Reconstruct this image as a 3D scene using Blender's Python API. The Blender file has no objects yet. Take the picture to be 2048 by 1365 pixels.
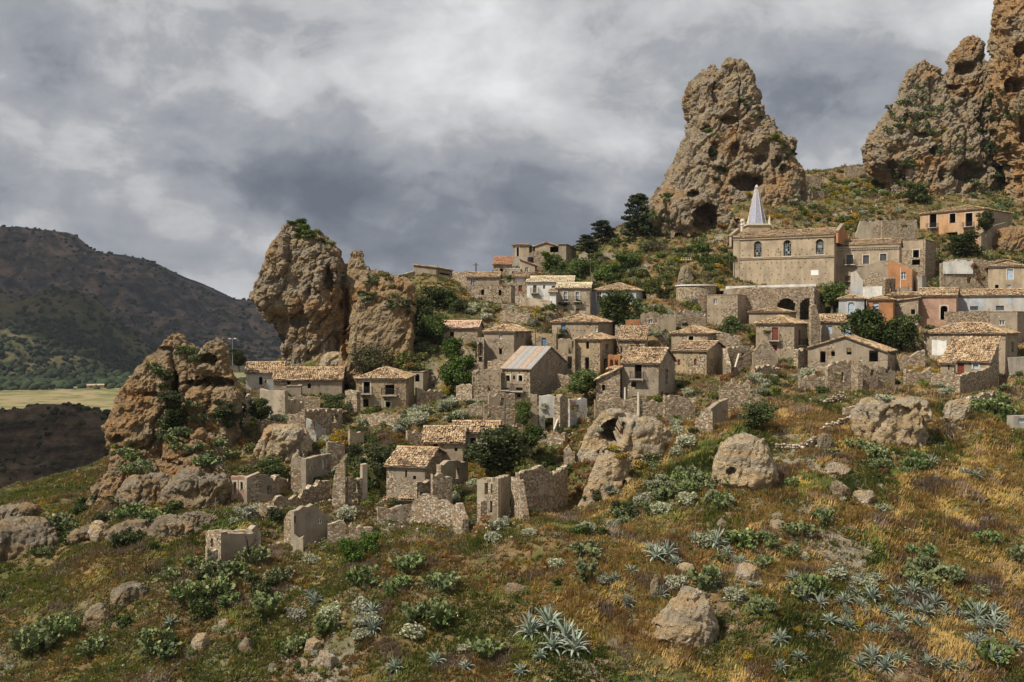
import bpy, bmesh, math, random
import numpy as np
from mathutils import Vector, Matrix, Euler

random.seed(7); rng = np.random.default_rng(7)
scene = bpy.context.scene
COL = scene.collection

# ------------------------------------------------------------------ camera, sky, sun, exposure
F, CX, CY, HOR = 1900.0, 1024.0, 682.5, 640.0      # focal length and centre in photo pixels, horizon row
PITCH = math.atan((CY - HOR) / F)
cd = bpy.data.cameras.new('camera'); cam = bpy.data.objects.new('camera', cd); COL.objects.link(cam)
cam.location = (0, 0, 0); cam.rotation_euler = (math.pi / 2 - PITCH, 0, 0)
cd.sensor_width = 36.0; cd.lens = 36.0 * F / 2048.0; cd.clip_start = 0.5; cd.clip_end = 30000
scene.camera = cam

SUN_DIR = Vector((-0.70, -0.46, 1.05)).normalized()   # towards the sun
SUN_EL = math.asin(SUN_DIR.z); SUN_AZ = math.atan2(SUN_DIR.x, SUN_DIR.y)
sl = bpy.data.lights.new('sun', 'SUN'); sl.energy = 5.0; sl.angle = math.radians(0.6); sl.color = (1.0, 0.94, 0.84)
so = bpy.data.objects.new('sun', sl); COL.objects.link(so)
so.rotation_euler = SUN_DIR.to_track_quat('Z', 'Y').to_euler()

scene.view_settings.view_transform = 'Standard'; scene.view_settings.look = 'None'
scene.view_settings.gamma = 1.0; scene.view_settings.use_curve_mapping = False
scene.view_settings.exposure = 0.22
scene.cycles.max_bounces = 5; scene.cycles.diffuse_bounces = 3; scene.cycles.glossy_bounces = 2
scene.cycles.transmission_bounces = 3; scene.cycles.transparent_max_bounces = 6
scene.cycles.caustics_reflective = False; scene.cycles.caustics_refractive = False


class NT:
    """Small node-tree helper."""
    def __init__(s, tree):
        s.t = tree; s.L = tree.links
    def n(s, typ, ins=None, **props):
        nd = s.t.nodes.new(typ)
        for k, v in props.items():
            setattr(nd, k, v)
        for k, v in (ins or {}).items():
            sock = nd.inputs[k]
            if isinstance(v, bpy.types.NodeSocket):
                s.L.new(v, sock)
            elif isinstance(v, (tuple, list)) and sock.type == 'RGBA' and len(v) == 3:
                sock.default_value = (*v, 1)
            else:
                sock.default_value = v
        return nd
    def math(s, op, a, b=0.0, c=None, clamp=False):
        nd = s.t.nodes.new('ShaderNodeMath'); nd.operation = op; nd.use_clamp = clamp
        for i, v in enumerate((a, b) if c is None else (a, b, c)):
            if isinstance(v, bpy.types.NodeSocket):
                s.L.new(v, nd.inputs[i])
            else:
                nd.inputs[i].default_value = v
        return nd.outputs[0]
    def mix(s, fac, a, b, mode='MIX'):
        nd = s.n('ShaderNodeMixRGB', {'Fac': fac, 'Color1': a, 'Color2': b}, blend_type=mode)
        return nd.outputs['Color']
    def ramp(s, fac, stops, interp='LINEAR'):
        nd = s.t.nodes.new('ShaderNodeValToRGB'); r = nd.color_ramp; r.interpolation = interp
        while len(r.elements) < len(stops):
            r.elements.new(0.5)
        for e, (p, c) in zip(r.elements, stops):
            e.position = p
            e.color = (c, c, c, 1) if isinstance(c, (int, float)) else (*c, 1)
        s.L.new(fac, nd.inputs['Fac'])
        return nd.outputs['Color']
    def noise(s, vec, scale, detail=4.0, rough=0.55, dist=0.0):
        return s.n('ShaderNodeTexNoise', {'Vector': vec, 'Scale': scale, 'Detail': detail, 'Roughness': rough, 'Distortion': dist}).outputs['Fac']
    def scaled(s, vec, sx, sy, sz, rot=(0, 0, 0)):
        return s.n('ShaderNodeMapping', {'Vector': vec, 'Scale': (sx, sy, sz), 'Rotation': rot}).outputs['Vector']


# world: broken grey cloud deck over a Nishita sky
world = bpy.data.worlds.new('World'); scene.world = world; world.use_nodes = True
w = NT(world.node_tree); world.node_tree.nodes.clear()
sky = w.n('ShaderNodeTexSky', sky_type='NISHITA', sun_disc=False, sun_elevation=SUN_EL, sun_rotation=SUN_AZ, altitude=300, dust_density=1.5)
bg_sky = w.n('ShaderNodeBackground', {'Color': sky.outputs['Color'], 'Strength': 0.09})
gen = w.n('ShaderNodeTexCoord').outputs['Generated']
sep = w.n('ShaderNodeSeparateXYZ', {'Vector': gen})
elev = sep.outputs['Z']
vs = w.scaled(gen, 1.0, 1.0, 1.55)
warp = w.n('ShaderNodeTexNoise', {'Vector': vs, 'Scale': 4.0, 'Detail': 4.0, 'Roughness': 0.55})
vw = w.n('ShaderNodeVectorMath', {0: vs, 1: w.n('ShaderNodeVectorMath', {0: warp.outputs['Color'], 'Scale': 0.12}, operation='SCALE').outputs[0]}, operation='ADD').outputs[0]
big = w.noise(vw, 3.1, 8.0, 0.50)
mid = w.noise(vw, 7.5, 10.0, 0.58)
sum_ = w.math('ADD', w.math('MULTIPLY', big, 0.62), w.math('MULTIPLY', mid, 0.38))
# darker rain-heavy undersides low over the hills, brighter thin band right at the horizon
band = w.ramp(elev, [(0.0, 0.56), (0.04, 0.46), (0.065, 0.36), (0.12, 0.36), (0.18, 0.50), (0.26, 0.58), (0.5, 0.60)])
tone = w.math('ADD', sum_, w.math('MULTIPLY', w.math('SUBTRACT', band, 0.5), 0.46))
cl = w.ramp(tone, [(0.34, (0.15, 0.17, 0.215)), (0.415, (0.235, 0.258, 0.305)), (0.45, (0.34, 0.362, 0.405)), (0.50, (0.44, 0.455, 0.485)), (0.525, (0.56, 0.57, 0.59)), (0.66, (0.92, 0.925, 0.93))])
bg_cl = w.n('ShaderNodeBackground', {'Color': cl, 'Strength': 0.76})
cover = w.ramp(sum_, [(0.22, 0.75), (0.36, 1.0)])
mx = w.n('ShaderNodeMixShader', {0: cover, 1: bg_sky.outputs[0], 2: bg_cl.outputs[0]})
w.n('ShaderNodeOutputWorld', {'Surface': mx.outputs[0]})


# ------------------------------------------------------------------ picture <-> place
def ray(px, py):
    x, u = (px - CX) / F, (CY - py) / F
    y = math.cos(PITCH) + u * math.sin(PITCH); z = -math.sin(PITCH) + u * math.cos(PITCH)
    return Vector((x / y, 1.0, z / y))
def at(px, py, D):
    return ray(px, py) * D
def proj(p):
    f = p[1] * math.cos(PITCH) - p[2] * math.sin(PITCH); u = p[1] * math.sin(PITCH) + p[2] * math.cos(PITCH)
    return CX + p[0] / f * F, CY - u / f * F

# ------------------------------------------------------------------ numpy noise
_perm = np.random.default_rng(3).permutation(512).astype(np.int64)
_perm = np.concatenate([_perm, _perm])
_g = np.random.default_rng(4).normal(size=(512, 3)); _g /= np.linalg.norm(_g, axis=1)[:, None]
def perlin(p):
    p = np.asarray(p, float); i = np.floor(p).astype(np.int64); f = p - i; i &= 511
    u = f * f * f * (f * (f * 6 - 15) + 10); out = 0
    for dx in (0, 1):
        for dy in (0, 1):
            for dz in (0, 1):
                h = _perm[(_perm[(_perm[(i[:, 0] + dx) & 511] + i[:, 1] + dy) & 511] + i[:, 2] + dz) & 511]
                d = ((f - (dx, dy, dz)) * _g[h]).sum(1)
                wgt = np.where(dx, u[:, 0], 1 - u[:, 0]) * np.where(dy, u[:, 1], 1 - u[:, 1]) * np.where(dz, u[:, 2], 1 - u[:, 2])
                out = out + wgt * d
    return out * 1.5
def fbm(p, oct=4, gain=0.5, ridged=False):
    a, s, out = 1.0, 1.0, 0
    for k in range(oct):
        v = perlin(np.asarray(p) * s + 17.3 * k)
        out = out + a * ((1 - 2 * np.abs(v)) if ridged else v)
        a *= gain; s *= 2.03
    return out

# ------------------------------------------------------------------ object helpers
def fast_mesh(name, V, Fc, cols=None, smooth=False, attr='col'):
    """Mesh from numpy arrays; Fc is (n,k) with one k, or a list of such arrays."""
    V = np.asarray(V, np.float32)
    Fl = [np.asarray(f, np.int32) for f in (Fc if isinstance(Fc, list) else [Fc]) if len(f)]
    me = bpy.data.meshes.new(name)
    me.vertices.add(len(V)); me.vertices.foreach_set('co', V.ravel())
    loops = np.concatenate([f.ravel() for f in Fl]); sizes = np.concatenate([np.full(len(f), f.shape[1], np.int32) for f in Fl])
    me.loops.add(len(loops)); me.loops.foreach_set('vertex_index', loops)
    me.polygons.add(len(sizes)); st = np.zeros(len(sizes), np.int32); st[1:] = np.cumsum(sizes)[:-1]
    me.polygons.foreach_set('loop_start', st)
    if smooth:
        me.polygons.foreach_set('use_smooth', np.ones(len(sizes), bool))
    if cols is not None:
        a = me.attributes.new(attr, 'FLOAT_COLOR', 'POINT')
        c = np.ones((len(V), 4), np.float32); c[:, :3] = cols
        a.data.foreach_set('color', c.ravel())
    me.update(calc_edges=True)
    return me
def link(name, me, mat=None, parent=None, loc=None, rz=0.0):
    o = bpy.data.objects.new(name, me); COL.objects.link(o)
    if mat is not None and me is not None and len(me.materials) == 0:
        me.materials.append(mat)
    if parent is not None:
        o.parent = parent
    if loc is not None:
        o.location = loc
    if rz:
        o.rotation_euler = (0, 0, rz)
    return o
def tag(o, label=None, cat=None, group=None, kind=None):
    if cat and not kind:
        kind = 'thing'
    for k, v in (('label', label), ('category', cat), ('group', group), ('kind', kind)):
        if v:
            o[k] = v
    return o

class MB:
    """Collects faces of one mesh."""
    def __init__(s):
        s.v, s.f = [], []
    def face(s, pts):
        i = len(s.v); s.v += [tuple(p) for p in pts]; s.f.append(tuple(range(i, i + len(pts))))
    def box(s, lo, hi):
        (a, b, c), (d, e, g) = lo, hi
        i = len(s.v)
        s.v += [(a, b, c), (d, b, c), (d, e, c), (a, e, c), (a, b, g), (d, b, g), (d, e, g), (a, e, g)]
        s.f += [tuple(i + k for k in q) for q in ((0, 3, 2, 1), (4, 5, 6, 7), (0, 1, 5, 4), (1, 2, 6, 5), (2, 3, 7, 6), (3, 0, 4, 7))]
    def prism(s, poly, dz):
        """poly: 3D points of one face, dz: offset vector of the other face."""
        n = len(poly); i = len(s.v)
        s.v += [tuple(p) for p in poly] + [tuple(Vector(p) + Vector(dz)) for p in poly]
        s.f.append(tuple(i + k for k in range(n))); s.f.append(tuple(i + n + k for k in reversed(range(n))))
        for k in range(n):
            m = (k + 1) % n
            s.f.append((i + k, i + n + k, i + n + m, i + m))
    def tube(s, pts, rad, sides=7, cap=True):
        pts = [Vector(p) for p in pts]; n = len(pts); i0 = len(s.v)
        for k, p in enumerate(pts):
            d = (pts[min(k + 1, n - 1)] - pts[max(k - 1, 0)]).normalized()
            a = d.orthogonal().normalized(); b = d.cross(a)
            r = rad[k] if isinstance(rad, (list, tuple)) else rad
            for q in range(sides):
                t = 2 * math.pi * q / sides
                s.v.append(tuple(p + a * (r * math.cos(t)) + b * (r * math.sin(t))))
        for k in range(n - 1):
            for q in range(sides):
                m = (q + 1) % sides
                s.f.append((i0 + k * sides + q, i0 + k * sides + m, i0 + (k + 1) * sides + m, i0 + (k + 1) * sides + q))
        if cap:
            s.f.append(tuple(i0 + q for q in reversed(range(sides)))); s.f.append(tuple(i0 + (n - 1) * sides + q for q in range(sides)))
    def mesh(s, name, mat=None, smooth=False):
        me = bpy.data.meshes.new(name); me.from_pydata(s.v, [], s.f)
        if mat is not None:
            me.materials.append(mat)
        if smooth:
            for p in me.polygons:
                p.use_smooth = True
        me.update(); return me
    def build(s, name, mat, parent=None, loc=None, smooth=False):
        return link(name, s.mesh(name, mat, smooth), None, parent, loc)

# ------------------------------------------------------------------ materials
def new_mat(name):
    m = bpy.data.materials.new(name); m.use_nodes = True; m.node_tree.nodes.clear()
    t = NT(m.node_tree); return m, t
def finish(t, color, rough=0.9, bump=None, strength=0.5, dist=0.1, spec=0.2, metallic=0.0, normal=None):
    ins = {'Base Color': color, 'Roughness': rough, 'Specular IOR Level': spec, 'Metallic': metallic}
    if bump is not None:
        ins['Normal'] = t.n('ShaderNodeBump', {'Height': bump, 'Strength': strength, 'Distance': dist}).outputs['Normal']
    b = t.n('ShaderNodeBsdfPrincipled', ins)
    t.n('ShaderNodeOutputMaterial', {'Surface': b.outputs[0]})
def coord(t):
    return t.n('ShaderNodeTexCoord').outputs['Object']
def shift(t, vec):
    """object coordinates moved by the object's random number, so copies differ"""
    r = t.n('ShaderNodeObjectInfo').outputs['Random']
    off = t.n('ShaderNodeCombineXYZ', {'X': t.math('MULTIPLY', r, 57.0), 'Y': t.math('MULTIPLY', r, 91.0), 'Z': 0.0}).outputs[0]
    return t.n('ShaderNodeVectorMath', {0: vec, 1: off}, operation='ADD').outputs[0]

def rock_material(name, orange=0.5, grey=0.4, peb=1.0, dark=1.0):
    m, t = new_mat(name); v = shift(t, coord(t))
    n1 = t.noise(v, 0.09, 5, 0.6); n2 = t.noise(v, 0.55, 6, 0.65); n3 = t.noise(v, 3.2, 5, 0.7)
    strat = t.noise(t.scaled(v, 0.25, 0.25, 1.4, (0.0, 0.55, 0.3)), 0.7, 5, 0.65)
    tan_ = t.ramp(n2, [(0.25, (0.22 * dark, 0.15 * dark, 0.085 * dark)), (0.45, (0.38 * dark, 0.268 * dark, 0.148 * dark)), (0.62, (0.48 * dark, 0.36 * dark, 0.21 * dark)), (0.8, (0.54 * dark, 0.43 * dark, 0.28 * dark))])
    gry = t.ramp(n2, [(0.3, (0.21 * dark, 0.175 * dark, 0.13 * dark)), (0.7, (0.45 * dark, 0.385 * dark, 0.29 * dark))])
    org = t.ramp(n3, [(0.3, (0.33 * dark, 0.16 * dark, 0.055 * dark)), (0.7, (0.54 * dark, 0.30 * dark, 0.11 * dark))])
    c = t.mix(t.ramp(strat, [(0.62 - 0.3 * grey, 0.0), (0.72 - 0.3 * grey, 0.85)]), tan_, gry)
    om = t.math('MULTIPLY', t.ramp(n1, [(0.64 - 0.24 * orange, 0.0), (0.74 - 0.22 * orange, 1.0)]), t.ramp(n2, [(0.35, 0.25), (0.6, 0.95)]))
    c = t.mix(om, c, org)
    c = t.mix(t.ramp(n3, [(0.3, 0.35), (0.5, 0.0)]), c, (0.07 * dark, 0.055 * dark, 0.042 * dark))
    n5 = t.noise(v, 1.5, 8, 0.78)
    c = t.mix(t.ramp(n5, [(0.34, 0.50), (0.46, 0.0)]), c, (0.085 * dark, 0.066 * dark, 0.048 * dark)); c = t.mix(t.ramp(n5, [(0.53, 0.0), (0.66, 0.55)]), c, (0.55 * dark, 0.47 * dark, 0.35 * dark))
    # pebbles of the conglomerate, two sizes
    vo = t.n('ShaderNodeTexVoronoi', {'Vector': v, 'Scale': 2.2, 'Randomness': 1.0}); vo2 = t.n('ShaderNodeTexVoronoi', {'Vector': v, 'Scale': 0.9, 'Randomness': 1.0})
    pick = t.n('ShaderNodeSeparateColor', {'Color': vo.outputs['Color']}); pick2 = t.n('ShaderNodeSeparateColor', {'Color': vo2.outputs['Color']})
    p1 = t.math('MULTIPLY', t.ramp(vo.outputs['Distance'], [(0.20, 1.0), (0.34, 0.0)]), t.ramp(pick.outputs[0], [(0.52, 0.0), (0.58, 1.0)]))
    p2 = t.math('MULTIPLY', t.ramp(vo2.outputs['Distance'], [(0.18, 1.0), (0.27, 0.0)]), t.ramp(pick2.outputs[0], [(0.66, 0.0), (0.72, 1.0)]))
    pm = t.math('MULTIPLY', t.math('MAXIMUM', p1, p2), 0.8 * peb)
    c = t.mix(pm, c, t.mix(pick.outputs[1], (0.50 * dark, 0.44 * dark, 0.35 * dark), (0.33 * dark, 0.26 * dark, 0.19 * dark)))
    hgt = t.math('ADD', t.math('ADD', t.math('MULTIPLY', n3, 0.5), t.math('MULTIPLY', n5, 1.1)), t.math('ADD', t.math('MULTIPLY', n2, 0.9), t.math('ADD', t.math('MULTIPLY', strat, 0.6), t.math('MULTIPLY', t.math('MAXIMUM', p1, p2), 0.35 * peb))))
    finish(t, c, 0.95, hgt, 1.0, 0.9, 0.05)
    return m

def plaster_material(name, base, stone=0.3, stain=0.5, alt=None):
    """weathered render: tone patches, rain streaks, spots where it has come off the rubble masonry"""
    m, t = new_mat(name); v = shift(t, coord(t))
    n1 = t.noise(v, 0.45, 5, 0.6); n2 = t.noise(v, 2.2, 5, 0.65); st = t.noise(t.scaled(v, 1.1, 1.1, 0.16), 1.0, 5, 0.65)
    b = Vector(base)
    c = t.ramp(n1, [(0.3, tuple(b * 0.68)), (0.5, tuple(b)), (0.72, tuple(b * 1.16))])
    if alt:
        c = t.mix(t.ramp(t.noise(v, 0.3, 4, 0.6), [(0.48, 0.0), (0.56, 0.85)]), c, alt)
    c = t.mix(t.math('MULTIPLY', t.ramp(st, [(0.36, 1.0), (0.56, 0.0)]), 0.5 * stain), c, tuple(Vector((0.14, 0.115, 0.085))))
    c = t.mix(t.ramp(n2, [(0.30, 0.45 * stain), (0.5, 0.0)]), c, tuple(b * 0.42))
    vo = t.n('ShaderNodeTexVoronoi', {'Vector': t.scaled(v, 1, 1, 1.5), 'Scale': 3.8}); vc = t.n('ShaderNodeSeparateColor', {'Color': vo.outputs['Color']})
    ve = t.n('ShaderNodeTexVoronoi', {'Vector': t.scaled(v, 1, 1, 1.5), 'Scale': 3.8}, feature='DISTANCE_TO_EDGE').outputs['Distance']
    rub = t.ramp(vc.outputs[0], [(0.0, (0.14, 0.10, 0.065)), (0.25, (0.27, 0.205, 0.13)), (0.42, (0.33, 0.19, 0.105)), (0.55, (0.36, 0.285, 0.19)), (0.82, (0.55, 0.47, 0.35)), (1.0, (0.30, 0.235, 0.16))])
    rub = t.mix(t.ramp(ve, [(0.015, 0.75), (0.08, 0.0)]), rub, (0.23, 0.18, 0.12))
    mask = t.ramp(t.math('ADD', t.math('MULTIPLY', t.noise(v, 0.38, 6, 0.62), 0.75), t.math('MULTIPLY', n2, 0.25)), [(0.67 - 0.34 * stone, 0.0), (0.69 - 0.34 * stone, 1.0)])
    c = t.mix(mask, c, rub)
    h = t.math('ADD', t.math('MULTIPLY', n2, 0.3), t.math('MULTIPLY', mask, t.math('SUBTRACT', t.math('MULTIPLY', t.math('MINIMUM', ve, 0.12), 5.0), 0.7)))
    finish(t, c, 0.93, h, 0.8, 0.16, 0.12)
    return m

def tint_material(name, stops, rough=0.9, bump_scale=0, extra=0.25, spec=0.15):
    """colour picked per piece through the tint stored in the mesh, plus grain"""
    m, t = new_mat(name); v = coord(t)
    a = t.n('ShaderNodeAttribute', attribute_name='col').outputs['Fac']
    c = t.ramp(a, stops)
    g = t.noise(v, 5.0, 4, 0.6)
    c = t.mix(t.ramp(g, [(0.3, extra), (0.6, 0.0)]), c, (0.08, 0.065, 0.05))
    finish(t, c, rough, g if bump_scale else None, 0.4, 0.05, spec)
    return m

def flat_material(name, color, rough=0.7, var=0.25, spec=0.3, metallic=0.0, scale=2.5):
    m, t = new_mat(name); v = shift(t, coord(t)); b = Vector(color)
    n = t.noise(v, scale, 5, 0.6)
    c = t.ramp(n, [(0.3, tuple(b * (1 - var))), (0.7, tuple(b * (1 + var)))])
    finish(t, c, rough, n, 0.25, 0.03, spec, metallic)
    return m

def leaf_material(name, trans=0.25, vary=0.25, spec=0.25, rough=0.6):
    """leaf colour from the mesh, shifted a little per plant"""
    m, t = new_mat(name)
    c = t.n('ShaderNodeAttribute', attribute_name='col').outputs['Color']
    r = t.n('ShaderNodeObjectInfo').outputs['Random']
    hs = t.n('ShaderNodeHueSaturation', {'Hue': t.math('ADD', 0.5 - 0.02, t.math('MULTIPLY', r, 0.04)), 'Saturation': t.math('ADD', 0.85, t.math('MULTIPLY', r, 0.3)),
                                         'Value': t.math('ADD', 1 - vary, t.math('MULTIPLY', t.math('FRACT', t.math('MULTIPLY', r, 7.13)), 2 * vary)), 'Color': c}).outputs[0]
    d = t.n('ShaderNodeBsdfPrincipled', {'Base Color': hs, 'Roughness': rough, 'Specular IOR Level': spec})
    tr = t.n('ShaderNodeBsdfTranslucent', {'Color': hs})
    mxs = t.n('ShaderNodeMixShader', {0: trans, 1: d.outputs[0], 2: tr.outputs[0]})
    t.n('ShaderNodeOutputMaterial', {'Surface': mxs.outputs[0]})
    return m
# ------------------------------------------------------------------ the hillside
CP = [  # photo column, row, distance in metres
 # bottom of frame and the slope below the ruins
 (-350,1365,78),(-50,1365,74),(250,1365,70),(600,1365,68),(1000,1365,67),(1400,1365,67),(1800,1365,68),(2300,1365,72),
 (-350,1230,92),(-50,1230,86),(250,1215,80),(600,1210,77),(1000,1200,77),(1400,1200,77),(1800,1200,78),(2300,1200,82),
 (-300,1130,105),(0,1110,97),(250,1100,90),(600,1090,88),(1000,1065,88),(1400,1050,89),(1800,1040,90),(2300,1030,96),
 (-250,1060,118),(0,1010,112),(180,975,112),(420,990,101),(700,1000,99),(1000,960,102),(1350,930,103),(1600,900,105),(1850,890,107),(2250,880,112),
 (60,975,122),(250,940,118),(500,900,117),(700,900,114),(900,880,117),(1150,850,119),(1450,810,122),(1700,790,124),(2000,770,127),(2300,760,133),
 (500,800,137),(650,800,135),(850,795,136),(1050,760,140),(1250,735,141),(1450,720,142),(1700,710,146),(2000,690,148),(2300,680,155),
 (560,745,150),(760,730,153),(930,690,156),(1100,670,158),(1300,650,160),(1500,645,161),(1700,630,166),(2000,610,170),(2300,590,178),
 (840,600,176),(960,610,174),(1100,610,174),(1300,590,177),(1430,575,183),(1600,575,186),(1800,560,188),(2000,550,192),(2300,520,200),
 (930,560,194),(1080,545,197),(1250,520,202),(1420,490,212),(1700,470,212),(1950,480,210),(2250,440,222),
 (1100,512,222),(1250,470,226),(1450,400,240),(1650,400,243),(1850,385,245),(2050,380,243),(2300,330,255),
 (1600,352,272),(1690,340,275),(1760,335,278),(1950,330,285),(2200,240,290)]
# feet of the buildings
CP2 = [(1798,572,183.5),(1448,648,178),(1632,655,176),(1058,520,222),(1120,520,224),(1132,545,217),(1058,548,213),(1112,545,213),(1018,528,219),(1022,552,209),(1041,556,204),(998,584,189),(1022,622,180),(1056,600,190),(1146,605,187),(1030,612,180),(1102,620,176),(1180,634,178),(1112,636,176.5),(1272,625,180),(1312,615,182),(955,690,158),(1028,722,151),(968,726,150.5),(1196,702,158),(1112,705,156),(1063,722,151),(1116,722,151),(1200,748,144),(1150,746,144.5),(1290,715,149),(1240,735,143),(1240,800,126),(1242,760,139),(1415,712,152),(1413,752,141),(1475,662,171),(1578,660,167),(1588,722,150),(1506,728,144),(1556,724,144),(1454,745,143),(1462,760,138),(1708,696,152),(1775,748,136),(1655,785,129),(1705,780,130),(1716,788,126),(1756,775,130),(1790,768,132),(2010,752,142),(1978,752,134),(1908,752,132.5),(1862,760,129),(1920,762,127),(1920,790,125.5),(1998,745,136),(2034,690,155),(2052,660,166),(1912,660,166.2),(1836,650,167),(1728,632,173),(1786,632,172),(1832,612,176),(1824,596,181),(1770,592,177),(1726,592,176.3),(1701,592,178),(1844,582,180),(1968,492,213),(1712,482,214),(1764,480,214),(1834,480,214),(1962,505,208),(2012,490,214),(1882,582,190),(1988,578,191),(2050,580,186),(2030,545,194),(1282,668,163),(1352,664,163),(1252,665,162),(1158,528,208),(1182,530,208),(1232,530,208),(1183,565,196),(1221,560,197),(872,562,198),(905,562,197),(945,565,194),(795,556,190),(830,558,196),(1606,378,262),(1642,378,263),(1608,408,250),(1648,404,252),(1690,355,272),(1745,350,272),(566,780,150),(684,800,147),(602,790,142),(812,824,136),(846,785,147),(834,810,139),(884,806,141),(520,835,135),(570,838,133),(608,820,138),(487,852,131),(502,846,132),(575,885,118),(610,882,118),(685,850,128),(632,884,117),(630,868,121),(652,862,122),(700,890,115),(728,886,116),(582,965,107),(608,962,107),(662,940,112),(462,1000,102),(490,996,102),(546,996,103),(664,1012,99),(690,1008,99),(734,1006,102),(568,1085,92),(590,1090,91),(662,1066,93),(606,1098,88),(656,1075,91),(744,1070,92),(548,1020,99),(606,1010,101),(660,1000,104),(412,1108,86),(442,1116,84),(508,1112,86),(504,1090,87),(522,1085,88),(415,1135,82.5),(436,1128,83),(996,905,116),(926,920,112),(850,1005,105),(882,975,104),(936,962,108),(756,1046,96),(824,1040,97),(912,1052,95),(834,1010,102),(866,1020,101),(905,1015,102),(954,1030,97),(996,1034,96),(1020,1028,100),(1046,1046,95),(1040,1025,100),(1105,1015,104),(1090,1030,103),(1135,1010,108),(1060,800,133),(1002,802,134),(978,820,127),(1030,816,128),(968,848,122),(1030,842,123),(1061,862,119),(1074,864,119),(1118,860,124),(1136,852,121),(1090,863,119.8),(1140,835,122),(1174,830,123),(1190,830,121),(1330,835,122),(1390,838,120),(1422,850,115),(1456,835,118),(1390,860,113),(1425,862,112),(1440,812,123),(1500,812,123),(2026,855,110),(2060,852,110),(2052,748,138),(770,1035,97.5),(815,1030,98)]
pts = [tuple(at(*c)) for c in CP]
# the ground out of sight: below the camera, behind the crest, the drop into the valley at the left
pts += [(-80,40,-36),(-30,40,-34),(20,40,-34),(70,40,-33),(-140,60,-46),(-160,110,-58),(-150,160,-70),(-110,140,-58),(-88,128,-42),(-70,165,-32),(-130,220,-78),(-60,220,-40),
        (-20,235,-8),(-70,300,-80),(0,280,-5),(30,320,-5),(60,360,10),(120,340,40),(180,330,60),(240,320,75),(-20,400,-60),(100,420,10),(220,420,60),
        (-180,40,-55),(-200,300,-85),(110,60,-30),(150,110,-18),(190,200,18),(-180,420,-90)]
n1_ = len(pts); pts += [tuple(at(*c)) for c in CP2]
P = np.array(pts); LAM = np.where(np.arange(len(P)) < n1_, 25.0, 40.0)
def tps_fit(P, lam):
    n = len(P); d = np.linalg.norm(P[:, None, :2] - P[None, :, :2], axis=2)
    K = np.where(d > 0, d * d * np.log(np.maximum(d, 1e-9)), 0) + np.diag(lam)
    A = np.zeros((n + 3, n + 3)); A[:n, :n] = K; A[:n, n] = 1; A[:n, n + 1:] = P[:, :2]; A[n:, :n] = A[:n, n:].T
    return np.linalg.solve(A, np.concatenate([P[:, 2], np.zeros(3)]))
_w = tps_fit(P, LAM)
def tps(x, y):
    out = _w[-3] + _w[-2] * x + _w[-1] * y
    for k in range(len(P)):
        d2 = (x - P[k, 0]) ** 2 + (y - P[k, 1]) ** 2
        out = out + _w[k] * 0.5 * d2 * np.log(np.maximum(d2, 1e-12))
    return out
GX0, GX1, GY0, GY1, GS = -190.0, 240.0, 42.0, 420.0, 1.0
gx = np.arange(GX0, GX1 + .1, GS); gy = np.arange(GY0, GY1 + .1, GS)
XX, YY = np.meshgrid(gx, gy); xf, yf = XX.ravel(), YY.ravel()
zz = tps(xf, yf)
q3 = np.stack([xf, yf, 0 * xf], 1)
zz += fbm(q3 / 14.0, 3) * 1.0 + fbm(q3 / 3.7 + 5, 3) * 0.42
# old terraces: soft steps
tm = np.clip(fbm(q3 / 40.0 + 9, 2) * 1.5 + 0.2, 0, 1); sp = 2.6
zz += tm * 0.55 * np.sin(2 * np.pi * (zz + fbm(q3 / 20.0 + 2, 2) * 1.2) / sp) * sp / 6.28
ZG = zz.reshape(XX.shape)
def hgt(x, y):
    x = np.clip((np.asarray(x, float) - GX0) / GS, 0, ZG.shape[1] - 1.001); y = np.clip((np.asarray(y, float) - GY0) / GS, 0, ZG.shape[0] - 1.001)
    i, j = x.astype(int), y.astype(int); a, b = x - i, y - j
    return (ZG[j, i] * (1 - a) + ZG[j, i + 1] * a) * (1 - b) + (ZG[j + 1, i] * (1 - a) + ZG[j + 1, i + 1] * a) * b
_DS = np.arange(52.0, 400.0, 0.2)
def hit(px, py, dflt=None):
    """distance at which the sight line through that photo point meets the hillside"""
    r = ray(px, py); h = hgt(r.x * _DS, _DS); k = np.nonzero(h >= r.z * _DS)[0]
    return float(_DS[k[0]]) if len(k) else dflt

m, t = new_mat('hillside_soil'); v = coord(t)
n1 = t.noise(v, 0.035, 5, 0.6); n2 = t.noise(v, 0.22, 6, 0.65); n3 = t.noise(v, 1.6, 6, 0.7); n4 = t.noise(v, 0.09, 4, 0.6)
dry = t.ramp(n3, [(0.3, (0.085, 0.055, 0.028)), (0.5, (0.18, 0.115, 0.055)), (0.7, (0.28, 0.195, 0.10))])
grn = t.ramp(n3, [(0.3, (0.035, 0.045, 0.014)), (0.7, (0.13, 0.135, 0.045))])
gry = t.ramp(n3, [(0.3, (0.14, 0.115, 0.085)), (0.7, (0.34, 0.29, 0.22))])
c = t.mix(t.ramp(n2, [(0.42, 0.0), (0.56, 0.9)]), dry, grn)
c = t.mix(t.ramp(n4, [(0.53, 0.0), (0.63, 0.8)]), c, gry)
finish(t, c, 1.0, n3, 0.8, 0.4, 0.05)
M_soil = m
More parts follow.
